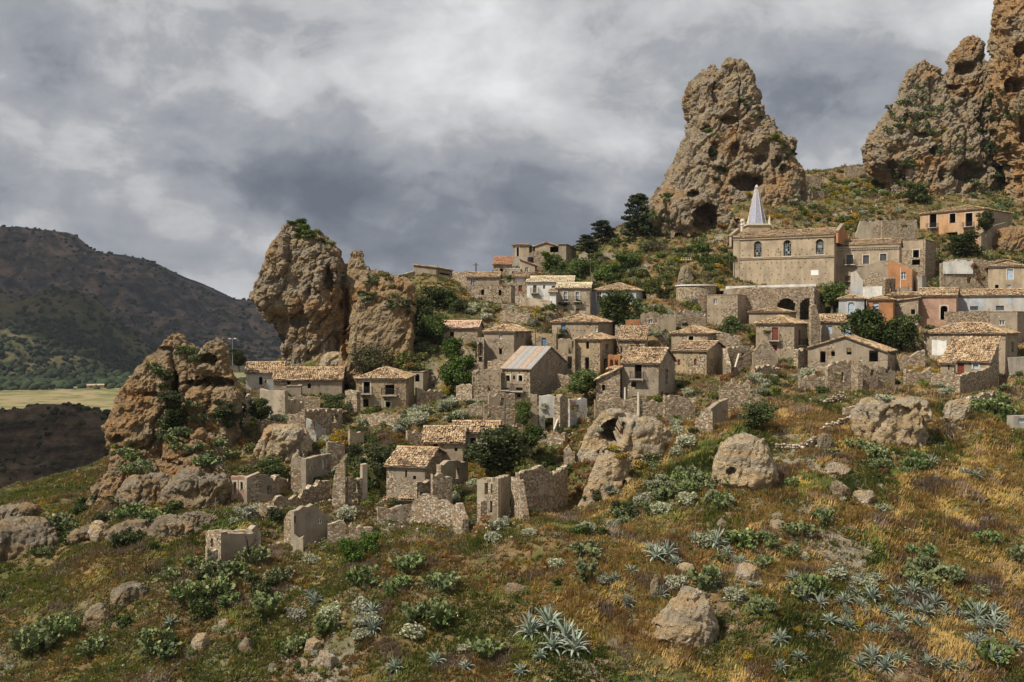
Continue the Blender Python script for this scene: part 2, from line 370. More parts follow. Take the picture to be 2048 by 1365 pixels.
# ------------------------------------------------------------------ the valley, far spur and mountain
def sheet(name, xs, ys, zfun, mat, label, smooth=True):
    X, Y = np.meshgrid(xs, ys); Z = zfun(X.ravel(), Y.ravel())
    i = np.arange(X.size).reshape(X.shape)
    q = np.stack([i[:-1, :-1], i[:-1, 1:], i[1:, 1:], i[1:, :-1]], -1).reshape(-1, 4)
    o = link(name, fast_mesh(name, np.stack([X.ravel(), Y.ravel(), Z], 1), q, smooth=smooth), mat)
    return tag(o, label, kind='structure')
def noise2(x, y, s, o=4, off=0.0, ridged=False):
    return fbm(np.stack([x / s, y / s, 0 * x + off], 1), o, ridged=ridged)
def bump1(x, c, wd):
    return np.exp(-((x - c) / wd) ** 2)

VAL = -76.0
m, t = new_mat('valley_fields'); v = coord(t)
n1 = t.noise(t.scaled(v, 1, 2.2, 1), 0.012, 4, 0.55); n2 = t.noise(v, 0.06, 5, 0.65)
c = t.ramp(n1, [(0.36, (0.08, 0.095, 0.035)), (0.44, (0.20, 0.175, 0.075)), (0.52, (0.27, 0.205, 0.115)), (0.64, (0.12, 0.125, 0.05))])
c = t.mix(t.ramp(n2, [(0.48, 0.0), (0.62, 0.75)]), c, (0.09, 0.105, 0.035))
finish(t, c, 1.0, n2, 0.3, 1.0, 0.05); M_val = m
sheet('valley_ground', np.linspace(-9000, 9000, 180), np.concatenate([np.linspace(-600, 420, 20), np.linspace(440, 2500, 110), np.linspace(2600, 16000, 40)]),
      lambda x, y: VAL + noise2(x, y, 160, 3) * 3.0 + np.clip((y - 2500) / 2500, 0, 1) * 20 - 18 * (y < 425), M_val, 'pale dry fields on the valley floor far below')

def slope_material(name, cols, scale, dots=0.0, veg=(0.02, 0.026, 0.01), vs=0.05, flat=False):
    m, t = new_mat(name); v = coord(t)
    n1 = t.noise(v, scale, 6, 0.62); n2 = t.noise(v, scale * 6, 6, 0.66); n3 = t.noise(t.scaled(v, .3, .3, 2.2) if flat else t.scaled(v, 1, 1, 0.22), scale * 3.5, 5, 0.65)
    c = t.ramp(t.math('ADD', t.math('MULTIPLY', n1, 0.25), t.math('ADD', t.math('MULTIPLY', n2, 0.35), t.math('MULTIPLY', n3, 0.4))), cols)
    if dots:
        vo = t.n('ShaderNodeTexVoronoi', {'Vector': v, 'Scale': vs}); d = vo.outputs['Distance']
        c = t.mix(t.math('MULTIPLY', t.ramp(d, [(0.3, dots), (0.42, 0.0)]), t.ramp(n1, [(0.38, 0.2), (0.5, 1.0)])), c, veg)
    finish(t, c, 1.0, t.math('ADD', n2, n3), 1.0, 4.0 / scale / 60, 0.03)
    return m
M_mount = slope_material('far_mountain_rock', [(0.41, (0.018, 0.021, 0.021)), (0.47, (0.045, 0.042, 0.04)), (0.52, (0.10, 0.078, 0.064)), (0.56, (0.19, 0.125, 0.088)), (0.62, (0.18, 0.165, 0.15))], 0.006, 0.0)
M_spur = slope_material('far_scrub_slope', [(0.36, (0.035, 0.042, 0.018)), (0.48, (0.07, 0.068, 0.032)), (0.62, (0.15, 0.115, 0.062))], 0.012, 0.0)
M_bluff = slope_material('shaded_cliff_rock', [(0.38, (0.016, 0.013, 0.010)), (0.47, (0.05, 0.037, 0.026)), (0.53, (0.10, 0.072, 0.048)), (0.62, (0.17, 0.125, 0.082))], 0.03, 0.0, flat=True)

# far mountain: crest line from the photograph turned into a ridge with real depth
crest = np.array([(-900,520),(-500,480),(-200,468),(0,458),(60,457),(140,465),(162,478),(172,492),(200,505),(250,511),(300,520),(350,545),(420,574),(470,598),(540,606),(600,640),(700,700),(850,735),(1000,745),(1400,748),(2100,746)], float)
MD = 2400.0
def mountain(x, y):
    # the crest runs across the view at distance MD; height falls towards and away from it
    px = CX + x / MD * F
    zc = np.array([at(a, b, MD).z for a, b in crest]); top = np.interp(px, crest[:, 0], zc)
    dn = (MD - y) / 1.0
    foot = VAL + 4.0
    s = np.clip(dn / 850.0, 0, 1); s2 = np.where(s < .12, s * .35, np.where(s < .34, .042 + (s - .12) * 1.75, .427 + (s - .34) * .868)); prof = np.where(dn >= 0, (1 - s2) ** 1.2, np.clip(1 + dn / 900.0, 0, 1))
    cl = np.clip((0.42 - np.abs(s - 0.26) * 2.2) / 0.42, 0, 1)     # cliff belt below the crest
    gul = noise2(x, y * 0.35, 120, 4, 3.0, True)
    z = foot + (top - foot) * prof
    amp = np.clip((top - foot) / 200.0, 0, 1) * np.clip((dn - 20) / 300.0, 0, 1) * np.clip((1 - s) * 3, 0, 1)
    z = z + amp * (gul * 34 - 20 + noise2(x, y, 55, 5, 8.0) * 20 + cl * 26 * noise2(x, y * 0.3, 60, 4, 1.0, True))
    return z + noise2(x, y, 30, 3, 5.5) * 1.6 * (top > foot + 8)
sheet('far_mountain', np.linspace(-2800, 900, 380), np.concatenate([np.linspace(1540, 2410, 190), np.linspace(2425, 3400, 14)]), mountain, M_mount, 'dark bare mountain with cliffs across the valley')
# nearer wooded spur below it
spur = np.array([(-900,640),(-400,600),(-100,575),(0,590),(60,598),(110,588),(150,583),(190,600),(250,650),(300,700),(360,740),(450,775),(540,790),(700,800),(1000,803)], float)
SD = 1520.0
def spur_z(x, y):
    px = CX + x / SD * F
    zc = np.array([at(a, b, SD).z for a, b in spur]); top = np.interp(px, spur[:, 0], zc)
    dn = SD - y; s = np.clip(dn / 390.0, 0, 1); foot = VAL - 1
    prof = np.where(dn >= 0, (1 - s) ** 1.05, np.clip(1 + dn / 160.0, 0, 1))
    return foot + (top - foot) * prof + (noise2(x, y, 110, 5, 2.0) * 16 + noise2(x, y * .5, 60, 4, 6.0, True) * 8 - 4) * np.clip((top - foot) / 60, 0, 1) * np.clip((1 - s) * 4, 0, 1)
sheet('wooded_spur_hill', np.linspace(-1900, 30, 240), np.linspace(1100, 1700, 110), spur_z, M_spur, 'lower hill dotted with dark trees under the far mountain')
# shaded rocky bluff between the fields and the village hill
bl = np.array([(-700,860),(-300,820),(-60,826),(0,822),(60,815),(110,810),(160,812),(205,824),(240,840),(300,880),(420,935),(560,990)], float)
BD = 430.0
def bluff(x, y):
    px = CX + x / BD * F
    zc = np.array([at(a, b, BD).z for a, b in bl]); top = np.interp(px, bl[:, 0], zc)
    dn = BD - y; s = np.clip(dn / 75.0, 0, 1); foot = -112.0
    prof = np.where(dn >= 0, (1 - s) ** 0.8, np.clip(1 + dn / 320.0, 0, 1))
    z = foot + (top - foot) * prof
    am = np.clip(dn / 8.0, 0, 1)
    return z + noise2(x, y, 18, 5, 7.0, True) * 4.2 * am + am * 2.2 * np.sin(z / 2.3 + noise2(x, y, 30, 2) * 2) + noise2(x, y, 9, 3) * 0.7
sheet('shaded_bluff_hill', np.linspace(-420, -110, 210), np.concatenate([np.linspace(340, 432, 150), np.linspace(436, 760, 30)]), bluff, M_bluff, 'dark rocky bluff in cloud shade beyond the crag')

# ------------------------------------------------------------------ crags and boulders
M_rock = rock_material('conglomerate_rock', 0.5, 0.6, 1.0, 0.95)
M_rock_o = rock_material('orange_lichen_rock', 0.9, 0.35, 0.9, 0.98)
M_rock_g = rock_material('pale_conglomerate_rock', 0.05, 0.5, 1.0, 1.5)
LAND = []        # landmarks for labels: (column, row, phrase)
FEET = []
BLOCK = []       # (x, y, radius): where nothing grows

def loft(rows, D, ratio=0.7, n=44, rot=0.0, mind=1.5, lean=0.0, e=0.75):
    """closed body through (row, left, right) outlines, with an oval section"""
    rows = sorted(rows); V, Fc = [], []
    R = []
    for a, b in zip(rows[:-1], rows[1:]):
        k = max(1, int((b[0] - a[0]) / 12))
        R += [tuple(a[i] + (b[i] - a[i]) * j / k for i in range(3)) for j in range(k)]
    R.append(rows[-1])
    for (py, l, r) in R:
        c = at((l + r) / 2, py, D); a = (r - l) / 2 / F * D; b = max(a * ratio, min(mind, a))
        c.y += lean * (rows[-1][0] - py) / F * D
        for q in range(n):
            t = 2 * math.pi * q / n; ct, st = math.cos(t), math.sin(t)
            x = a * math.copysign(abs(ct) ** e, ct); y = b * math.copysign(abs(st) ** e, st)
            V.append((c.x + x, c.y + y, c.z))
    for k in range(len(R) - 1):
        for q in range(n):
            m_ = (q + 1) % n
            Fc.append((k * n + q, (k + 1) * n + q, (k + 1) * n + m_, k * n + m_))
    Fc.append(tuple(range(n))); Fc.append(tuple(reversed([(len(R) - 1) * n + q for q in range(n)])))
    return V, Fc

def worley(p, seed=0):
    """distances to the two nearest cell points and the cell's random number"""
    i = np.floor(p).astype(np.int64); f = p - i; F1 = np.full(len(p), 9.0); F2 = F1.copy(); R_ = np.zeros(len(p))
    for dx in (-1, 0, 1):
        for dy in (-1, 0, 1):
            for dz in (-1, 0, 1):
                h = _perm[(_perm[(_perm[(i[:, 0] + dx + seed) & 511] + i[:, 1] + dy) & 511] + i[:, 2] + dz) & 511]
                q = np.stack([(h * 0.61803) % 1, (h * 0.41421) % 1, (h * 0.73205) % 1], 1) + (dx, dy, dz)
                d = np.linalg.norm(q - f, axis=1); near = d < F1
                F2 = np.where(near, F1, np.minimum(F2, d)); R_ = np.where(near, (h * 0.3247) % 1, R_); F1 = np.where(near, d, F1)
    return F1, F2, R_
def sstep(x, a, b):
    t_ = np.clip((x - a) / (b - a), 0, 1); return t_ * t_ * (3 - 2 * t_)

def rock_body(name, label, cat, bodies, voxel, mat, amp=1.0, caves=(), group=None, rough_scale=1.0, strata=0.4, loc=None, crack=1.0):
    """several lofts fused into one surface, then weathered: lumps, diagonal strata, pits and caves"""
    V, Fc = [], []
    for bv, bf in bodies:
        o = len(V); V += bv; Fc += [tuple(o + i for i in f) for f in bf]
    me = bpy.data.meshes.new(name); me.from_pydata(V, [], Fc); me.update()
    ob = bpy.data.objects.new(name, me); COL.objects.link(ob)
    md = ob.modifiers.new('r', 'REMESH'); md.mode = 'VOXEL'; md.voxel_size = voxel * .86; md.adaptivity = 0.0
    dg = bpy.context.evaluated_depsgraph_get(); dg.update()
    m2 = bpy.data.meshes.new_from_object(ob.evaluated_get(dg))
    ob.modifiers.clear(); ob.data = m2; bpy.data.meshes.remove(me); m2.name = name
    nv = len(m2.vertices); co = np.empty(nv * 3, np.float32); m2.vertices.foreach_get('co', co); co = co.reshape(-1, 3).astype(float)
    def normals():
        m2.vertices.foreach_set('co', co.astype(np.float32).ravel()); m2.update()
        no = np.empty(nv * 3, np.float32); m2.vertex_normals.foreach_get('vector', no); return no.reshape(-1, 3).astype(float)
    s = rough_scale
    if cat == 'boulder':                 # broken faces
        rp = random.Random(int(abs(co[0, 0]) * 1000) + nv); cen = co.mean(0)
        for _k in range(9):
            nn = np.array([rp.gauss(0, 1), rp.gauss(0, 1), rp.gauss(.25, .8)]); nn /= np.linalg.norm(nn); dd = (co - cen) @ nn; lim = dd.max() * (rp.uniform(.66, .9) if s < .3 else rp.uniform(.86, .97))
            co -= nn * (np.maximum(0, dd - lim) * .92)[:, None]
    no = normals()
    wob = np.stack([fbm(co / (5 * s) + k * 13, 2) for k in range(3)], 1) * 1.6 * s
    cw = co + wob; tl = np.array([[.80, .1, .55], [-.1, .98, .0], [-.55, -.1, .82]]); cr = cw @ tl.T
    lump = fbm(co / (12.0 * s), 4, .55) * 1.5 * s
    col_ = co + wob * .6; t2 = np.array([[.94, .0, -.34], [.0, 1.0, .0], [.34, .0, .94]]); cv = col_ @ t2.T
    A1, A2, Ar = worley(cv / (np.array([6.5, 6.0, 19.0]) * s)); lump += crack * ((Ar - .5) * 2.6 * s * sstep(A2 - A1, 0, .08) - (1 - sstep(A2 - A1, .0, .09)) * 1.7 * s)
    B1, B2, Br = worley(cr / (np.array([3.6, 2.8, 1.5]) * s), 5); lump += crack * ((Br - .5) * .8 * s * sstep(B2 - B1, 0, .08) - (1 - sstep(B2 - B1, .0, .06)) * .4 * s)
    lump -= crack * np.clip(fbm(cv / (np.array([2.6, 2.6, 9.0]) * s) + 50, 3, .55, True) - .95, 0, 1) * 1.6 * s
    lump += strata * s * fbm(np.stack([cr[:, 2] / (1.1 * s), cr[:, 0] / (12 * s), cr[:, 1] / (12 * s)], 1), 3, .6)
    pit = np.clip(fbm(co / (4.2 * s) + 77, 2) - 0.42, 0, 1); lump -= pit * 2.6 * s * crack
    co += no * (lump * amp)[:, None]
    no = normals()
    for (px, py, rx, ry, D, dep) in caves:
        c = at(px, py, D); ax, az = rx / F * D, ry / F * D
        # photo coordinates of every vertex as seen along the sight line
        k = D / co[:, 1]
        dx = (co[:, 0] * k - c.x) / ax; dz = (co[:, 2] * k - c.z) / az
        ang = fbm(co / 2.2 + 5, 2) * 0.35
        d = np.sqrt(dx * dx + dz * dz) + ang * 0.6
        wgt = np.clip((1.08 - d) / 0.38, 0, 1); wgt = wgt * wgt * (3 - 2 * wgt) * (no[:, 1] < 0.35)
        co[:, 1] += wgt * dep; co[:, 2] += wgt * dep * 0.12
    no = normals()
    C1, C2, Cr = worley(co / (.85 * s), 9)
    co += no * ((fbm(co / (2.0 * s) + 3, 5, .68) * 0.62 + (fbm(co / (1.1 * s) + 8, 3, .6, True) - .6) * .25 + (Cr - .45) * .34 * sstep(C2 - C1, 0, .2)) * s * amp)[:, None]
    base = np.array(loc) if loc is not None else np.array([co[:, 0].mean(), co[:, 1].mean(), co[:, 2].min()])
    co -= base
    normals(); ob.location = base
    m2.materials.clear(); m2.materials.append(mat)
    m2.polygons.foreach_set('use_smooth', np.full(len(m2.polygons), cat != 'crag')); m2.update()
    tag(ob, label, cat, group); pb = proj((base[0], base[1], base[2] + float(co[:, 2].max()) * .5)); LAND.append((pb[0], pb[1], label))
    if cat == 'boulder': FEET.append((base[0], base[1], float(np.abs(co[:, 0]).max())))
    BLOCK.append((base[0], base[1], float(np.percentile(np.abs(co[:, 0]), 80)) * 0.95))
    return ob
GRP = 'conglomerate crags around the village'
rock_body('leaning_crag', 'huge bulging crag overhanging at its foot, tufted with green on top', 'crag',
    [loft([(443,578,600),(450,565,620),(470,552,655),(500,535,684),(530,520,691),(560,510,692),(590,505,692),(612,511,690),(640,530,688),(660,545,686),(690,551,684),(715,556,684),(745,560,686),(790,560,700)], 161, 0.72)],
    0.32, M_rock, 0.55, [(655,560,12,30,150,3.2),(600,640,20,18,150,1.5),(690,600,8,80,150,2.5),(555,660,22,40,150,1.6),(625,585,14,10,150,1.0)], GRP)
rock_body('stepped_crag', 'lower stepped crag with orange lichen streaks joined to the overhanging crag', 'crag',
    [loft([(497,706,724),(506,698,730),(525,693,734),(540,690,750),(552,688,785),(562,688,815),(572,686,830),(600,684,833),(650,680,834),(700,672,834),(770,665,832)], 161, 0.5),
     loft([(585,725,800),(610,705,828),(660,690,832),(710,678,828),(770,672,825)], 154, 0.45)],
    0.34, M_rock_o, 0.34, [(693,640,7,60,150,2.5),(690,700,6,30,155,2.0)], GRP)
rock_body('twin_peaked_crag', 'orange brown crag with two blunt peaks standing at the valley edge', 'crag',
    [loft([(662,338,350),(672,328,365),(690,316,385),(720,300,396),(750,272,410),(780,252,410),(820,240,400),(860,222,385),(900,235,370),(950,228,360),(1000,215,350)], 122, 0.75),
     loft([(674,432,447),(686,416,453),(705,402,456),(725,394,458),(750,392,470),(790,384,486),(830,372,478),(900,350,470),(960,335,455),(1000,330,450)], 119, 0.7),
     loft([(735,380,420),(760,350,450),(800,330,460),(860,310,460),(950,300,440),(1000,290,430)], 124, 0.6),
     loft([(865,330,400),(890,325,430),(930,320,455),(960,330,450),(1000,330,440)], 112, 0.7),
     loft([(935,225,300),(965,195,335),(1005,170,350),(1045,150,340),(1090,140,330)], 107, 0.45),
     loft([(900,250,300),(930,225,330),(970,205,340),(1010,195,330),(1040,190,320)], 112, 0.5), loft([(905,360,400),(930,335,450),(960,325,470),(1000,330,460),(1040,330,450)], 106, 0.5)],
    0.28, M_rock_o, 0.5, [(414,722,22,14,118,3.0),(418,768,44,13,118,4.0),(345,800,14,60,118,3.5),(330,700,20,6,120,1.0),(300,790,25,6,120,1.2),(235,880,12,10,120,1.4),(350,930,14,10,115,2.0)], GRP, 0.8, 0.5)
rock_body('spire_crag', 'tall pinnacle crag pierced with caves rising directly behind the church', 'crag',
    [loft([(112,1462,1474),(124,1450,1488),(136,1441,1498),(152,1433,1505),(185,1426,1510),(220,1420,1514),(260,1420,1520)], 246, 0.75),
     loft([(125,1418,1430),(140,1408,1442),(165,1386,1450),(190,1371,1470),(215,1369,1480),(245,1376,1490),(280,1376,1490)], 250, 0.8),
     loft([(190,1390,1512),(215,1374,1515),(240,1376,1530),(270,1374,1552),(300,1360,1578),(340,1340,1592),(380,1318,1604),(410,1298,1615),(440,1300,1620),(480,1325,1625),(540,1335,1630)], 250, 0.75),
     loft([(385,1350,1400),(405,1322,1450),(435,1305,1490),(470,1325,1500),(505,1345,1480),(545,1345,1470)], 222, 0.5),
     loft([(262,1540,1556),(282,1530,1588),(310,1530,1590),(350,1520,1595),(420,1510,1605),(500,1500,1610)], 245, 0.7)],
    0.42, M_rock, 0.56, [(1497,367,34,20,230,7.0),(1412,438,30,30,230,7.0),(1437,186,13,22,235,3.5),(1460,241,20,9,235,3.0),(1386,388,11,9,230,3.5),(1358,476,11,9,228,4.0),(1520,322,16,12,235,2.5),(1430,305,12,24,232,2.5),(1470,300,9,16,232,2.0),(1490,430,22,22,230,4.5),(1455,500,15,10,228,3.0),(1415,260,14,8,232,2.0),(1552,330,10,22,235,2.0)], GRP, 1.1, 0.55)
rock_body('broad_crag', 'broad double-topped crag with prickly pear growing in its clefts', 'crag',
    [loft([(125,1832,1848),(140,1816,1868),(165,1802,1884),(190,1792,1898),(230,1768,1930),(260,1748,1950),(290,1737,1965),(330,1737,1975),(360,1760,1985),(410,1770,1990),(460,1780,1990)], 252, 0.7),
     loft([(76,1934,1956),(90,1919,1966),(110,1904,1972),(150,1891,1979),(190,1886,1984),(240,1870,1988),(300,1860,1994),(360,1850,1998),(420,1850,2000),(460,1850,2000)], 256, 0.75)],
    0.42, M_rock, 0.55, [(1932,137,24,13,240,4.0),(1822,238,18,14,240,3.0),(1872,302,14,10,240,4.0),(1940,345,32,22,240,5.0),(1742,298,9,10,240,3.0),(1885,350,9,20,240,2.5),(1790,330,14,9,240,3.0),(1850,270,22,7,240,2.5),(1910,175,22,6,240,2.0)], GRP, 1.1, 0.6)
rock_body('cliff_crag', 'sheer orange cliff running out of the frame above the village', 'crag',
    [loft([(-190,2030,2110),(-120,2008,2160),(0,1994,2190),(60,1986,2200),(150,1983,2210),(230,1992,2215),(290,2008,2220),(350,2022,2225),(420,2030,2225)], 236, 0.7)],
    0.5, M_rock_o, 0.7, [(2035,170,26,16,222,5.0),(2020,310,22,20,222,5.0),(2045,100,20,16,222,4.0),(2010,240,14,12,222,3.0),(2060,260,20,40,222,4.0)], GRP, 1.1)
rock_body('cave_outcrop', 'grey slanting outcrop with a wide cave mouth below the village', 'outcrop',
    [loft([(822,1208,1240),(840,1190,1275),(862,1176,1300),(900,1158,1300),(940,1146,1290),(985,1135,1280),(1030,1125,1270),(1070,1125,1270)], 114, 0.5),
     loft([(836,1262,1312),(858,1258,1340),(890,1262,1348),(930,1268,1345),(980,1270,1330)], 113, 0.45),
     loft([(838,1250,1290),(860,1240,1318),(900,1235,1328),(940,1230,1325),(990,1225,1318),(1040,1220,1300)], 109, 0.45),
     loft([(895,1215,1240),(920,1195,1260),(960,1175,1262),(1000,1160,1250),(1030,1150,1245),(1060,1150,1240)], 105, 0.45)],
    0.2, M_rock_g, 0.32, [(1228,866,28,24,109,6.0),(1215,905,20,8,107,1.5),(1250,985,8,26,103,1.6)], 'outcrops on the slope', 0.55, 0.5)
def boulder(label, px, py, wpx, hpx, mat=None, D=None, vox=None, amp=0.45, shape=None, name='boulder', caves=(), ratio=0.8, cat='boulder', group='boulders strewn over the slope'):
    """px, py: middle of its foot; wpx, hpx: its width and height in the photograph"""
    D = D or hit(px, min(py, 1362)); D += wpx / 2 / F * D * 0.6
    y0 = py - hpx
    sh = shape or [(0.0,-.05,.08),(.03,-.15,.18),(.09,-.26,.29),(.2,-.36,.40),(.45,-.47,.5),(.7,-.5,.5),(.9,-.46,.46),(1.25,-.38,.4)]
    rows = [(y0 + a * hpx, px + b * wpx, px + c_ * wpx) for a, b, c_ in sh]
    s = max(0.1, wpx / F * D / 16.0)
    return rock_body(name, label, cat, [loft(rows, D, ratio, 30, mind=wpx / F * D * 0.3, e=1.0 if cat == 'boulder' else .8)], vox or max(0.09, wpx / F * D / 40), mat or M_rock_g, amp, [(a, b, c_, d, D - 1, e) for a, b, c_, d, e in caves], group, s, 0.25, crack=.6 if cat == 'boulder' else .9)
boulder('giant rounded boulder beside the dry stone wall', 1492, 985, 134, 116, caves=[(1465,945,12,9,1.2)], shape=[(0,-.12,.02),(.03,-.22,.10),(.09,-.31,.21),(.2,-.385,.32),(.38,-.44,.42),(.58,-.49,.49),(.75,-.5,.5),(.9,-.43,.40),(1.0,-.35,.3),(1.3,-.25,.2)])
boulder('large pitted boulder among the agaves in the foreground', 1362, 1298, 146, 120, caves=[(1310,1262,16,12,1.0)], shape=[(0,.02,.22),(.08,-.08,.32),(.25,-.22,.42),(.5,-.38,.48),(.72,-.5,.5),(.9,-.36,.48),(1.0,-.22,.3),(1.3,-.1,.2)])
boulder('fractured rock face under the grey shrub beside the sandy path', 1785, 892, 150, 92, amp=0.6, ratio=0.35, shape=[(0,-.3,.3),(.1,-.42,.45),(.4,-.5,.48),(.8,-.5,.5),(1.2,-.5,.5)], name='rock_outcrop', cat='outcrop', group='outcrops on the slope')
boulder('dark undercut boulder leaning under the stone yard wall', 1908, 850, 62, 56, amp=0.6, shape=[(0,.05,.4),(.15,-.2,.5),(.45,-.42,.5),(.75,-.45,.4),(1.0,-.2,.3),(1.3,-.1,.2)])
for lab, a, b, c_, d in [
    ('pale flat-topped boulder above a pair of round stones', 1677, 955, 58, 32), ('orange-stained boulder, left one of a pair on the dry slope', 1678, 1000, 46, 38),
    ('grey boulder, right one of a pair on the dry slope', 1727, 1012, 52, 36), ('grey boulder at the end of the dry stone wall', 1650, 900, 36, 34),
    ('low pale stone beside the prickly pear hedge', 1738, 905, 40, 18), ('small white stone alone in brown grass', 1611, 1120, 22, 18),
    ('angular pale boulder alone in orange grass', 1030, 1192, 52, 26), ('cracked block below the dark prickly pear', 1492, 1170, 58, 46),
    ('narrow upright stone beside an agave', 1310, 1202, 20, 56), ('low buff rock just above the pitted boulder', 1368, 1148, 44, 22),
    ('long slanting slab of buff rock on the lower slope', 258, 1215, 76, 60), ('rounded rock below the long slanting slab', 196, 1258, 62, 48),
    ('tan boulder in green scrub at the bottom', 404, 1306, 44, 40), ('small whitish boulder uphill of the tan boulder', 447, 1260, 30, 22),
    ('broken pale rock between two grey shrubs at the bottom', 492, 1310, 34, 36), ('upright rock in the prickly pear thicket at the bottom', 625, 1312, 36, 46),
    ('split rock with pale top at the bottom', 655, 1345, 46, 48), ('small brown stone at the bottom edge', 610, 1345, 20, 26),
    ('rounded grey stone beside prickly pear under the ruins', 197, 1085, 44, 44), ('small white stone in grass under the pink ruin', 566, 1203, 20, 14),
    ('little brown stone half hidden at the bottom edge', 545, 1345, 20, 20), ('pale stone among agaves below the giant boulder', 1444, 1058, 24, 22),
    ('small buff stone beside the rounded slab', 235, 1262, 28, 20)]:
    boulder(lab, a, b, c_, d, M_rock if random.random() < .2 else None)
boulder('weathered ledge of rock at the left edge of the slope', 45, 1120, 150, 80, M_rock, ratio=0.5, name='rock_ledge', cat='outcrop', group='outcrops on the slope')
boulder('grey slab of rock under the pinkish ruin', 690, 860, 1, 1) if False else None
for lab, a, b, c_, d, mt in [('smooth buff rock face below the roofless walls', 570, 925, 110, 78, M_rock_g), ('slanting grey ledges beneath the twin-peaked crag', 390, 1020, 130, 80, M_rock),
    ('striped ledge running down from the twin-peaked crag', 300, 1010, 120, 60, M_rock), ('long low ledge on the slope under the crag', 270, 1080, 120, 34, M_rock), ('brown outcrop at the far left of the slope', 30, 1050, 90, 40, M_rock)]:
    boulder(lab, a, b, c_, d, mt, ratio=0.5, amp=0.6, name='rock_ledge', cat='outcrop', group='outcrops on the slope')
for lab, a, b_, c_, d, mt in [('layered slab under the jutting ledge', 190, 1085, 110, 30, M_rock), ('tilted slab below the striped ledge', 350, 1075, 110, 36, M_rock), ('small shelf of rock above the square roofless hut', 395, 1058, 80, 36, M_rock)]:
    boulder(lab, a, b_, c_, d, mt, ratio=0.45, amp=0.6, name='rock_ledge', cat='outcrop', group='outcrops on the slope')
boulder('small rock pinnacle carrying antennas below the pines', 1371, 575, 34, 44, M_rock, shape=[(0,-.15,.15),(.15,-.3,.28),(.5,-.45,.42),(.8,-.5,.5),(1.3,-.5,.55)], name='rock_pinnacle', cat='outcrop', group='outcrops on the slope', amp=.3)
boulder('grey rock propped against the foot of the overhanging crag', 672, 745, 60, 40, M_rock_g, name='rock_ledge', cat='outcrop', group='outcrops on the slope')
boulder('orange rock outcrop below the orange house', 2020, 505, 70, 50, M_rock_o, name='rock_ledge', cat='outcrop', group='outcrops on the slope')

# far woods: every crown is a small lumpy ball, too far to count
def far_trees(name, n, xr, yr, zfun, size, label, seed, thr, col=(0.022, 0.03, 0.014), mat=None):
    g_ = np.random.default_rng(seed); x = g_.uniform(*xr, n); y = g_.uniform(*yr, n); ok = (noise2(x, y, 140, 3, seed * 1.7) + g_.normal(0, .3, n)) > thr; x, y = x[ok], y[ok]; z = zfun(x, y); n = len(x)
    bm = bmesh.new(); bmesh.ops.create_icosphere(bm, subdivisions=1, radius=1.0); S = np.array([v.co[:] for v in bm.verts]); Fc = np.array([[v.index for v in f.verts] for f in bm.faces]); bm.free()
    s = (.35 + 1.1 * g_.random(n) ** 2.2) * size * 1.15; V = S[None] * (1 + g_.normal(0, .22, (n, len(S), 1))) * np.stack([s, s, s * .8], 1)[:, None] + np.stack([x, y, z + s * .45], 1)[:, None]
    Fq = (Fc[None] + (np.arange(n) * len(S))[:, None, None]).reshape(-1, 3); C = np.array(col)[None] * (1 + g_.normal(0, .3, (n, 1))); C = np.repeat(np.clip(C, .005, .3), len(S), 0)
    o = link(name, fast_mesh(name, V.reshape(-1, 3), Fq, C), mat); tag(o, label, kind='stuff')
m, t = new_mat('far_foliage'); finish(t, t.n('ShaderNodeAttribute', attribute_name='col').outputs['Color'], 0.95, None, spec=0.05); M_far = m
far_trees('spur_woods', 17000, (-1000, -150), (1130, 1530), spur_z, 3.8, 'dark trees dotted over the lower hill across the valley', 1, -.05, mat=M_far)
far_trees('valley_woods', 1500, (-760, -250), (1020, 1150), lambda x, y: VAL + 0 * x, 4.6, 'belt of dark olive trees along the valley fields', 2, -.3, (0.03, 0.042, 0.02), M_far)
far_trees('mountain_scrub', 9000, (-1500, 0), (1560, 2405), mountain, 3.6, 'dark scrub on the far mountain', 3, .1, mat=M_far)
far_trees('bluff_scrub', 2600, (-330, -130), (370, 520), bluff, 1.1, 'dark scrub along the top of the shaded bluff', 4, .0, (0.035, 0.04, 0.02), M_far)
far_trees('field_trees', 260, (-480, -290), (560, 640), bluff, 2.6, 'row of thin trees at the near edge of the pale fields', 5, -.6, (0.05, 0.05, 0.026), M_far)
# unseen opaque clouds added above the frame to shade far mountain, spur and bluff
M_shade_cloud = flat_material('shade_cloud', (0.8, 0.8, 0.82), 1.0, 0.05, 0.0)
def cloud(label, cx_, cy_, cz_, rx_, ry_, rz_, seed):
    bm = bmesh.new(); bmesh.ops.create_icosphere(bm, subdivisions=5, radius=1.0); V = np.array([v.co[:] for v in bm.verts]); Fc = np.array([[v.index for v in f.verts] for f in bm.faces]); bm.free()
    V = V * (1 + .28 * fbm(V * 1.8 + seed, 4)[:, None]); V = V * (rx_, ry_, rz_)
    o = link('cloud', fast_mesh('cloud', V, Fc, smooth=True), M_shade_cloud, loc=(cx_, cy_, cz_)); tag(o, label, kind='stuff')
def shade(label, X_, Y_, Z_, h, rx_, ry_, seed):
    k = h / SUN_DIR.z; cloud(label, X_ + SUN_DIR.x * k, Y_ + SUN_DIR.y * k, Z_ + h, rx_, ry_, rx_ * .16, seed)
shade('unseen broad cloud added to shade the far mountain', -800, 2080, 40, 1050, 900, 470, 1)
shade('unseen long cloud added to shade the wooded spur', -560, 1480, 20, 800, 420, 175, 5)
shade('unseen small cloud added to shade the bluff', -230, 420, -50, 520, 115, 75, 2)
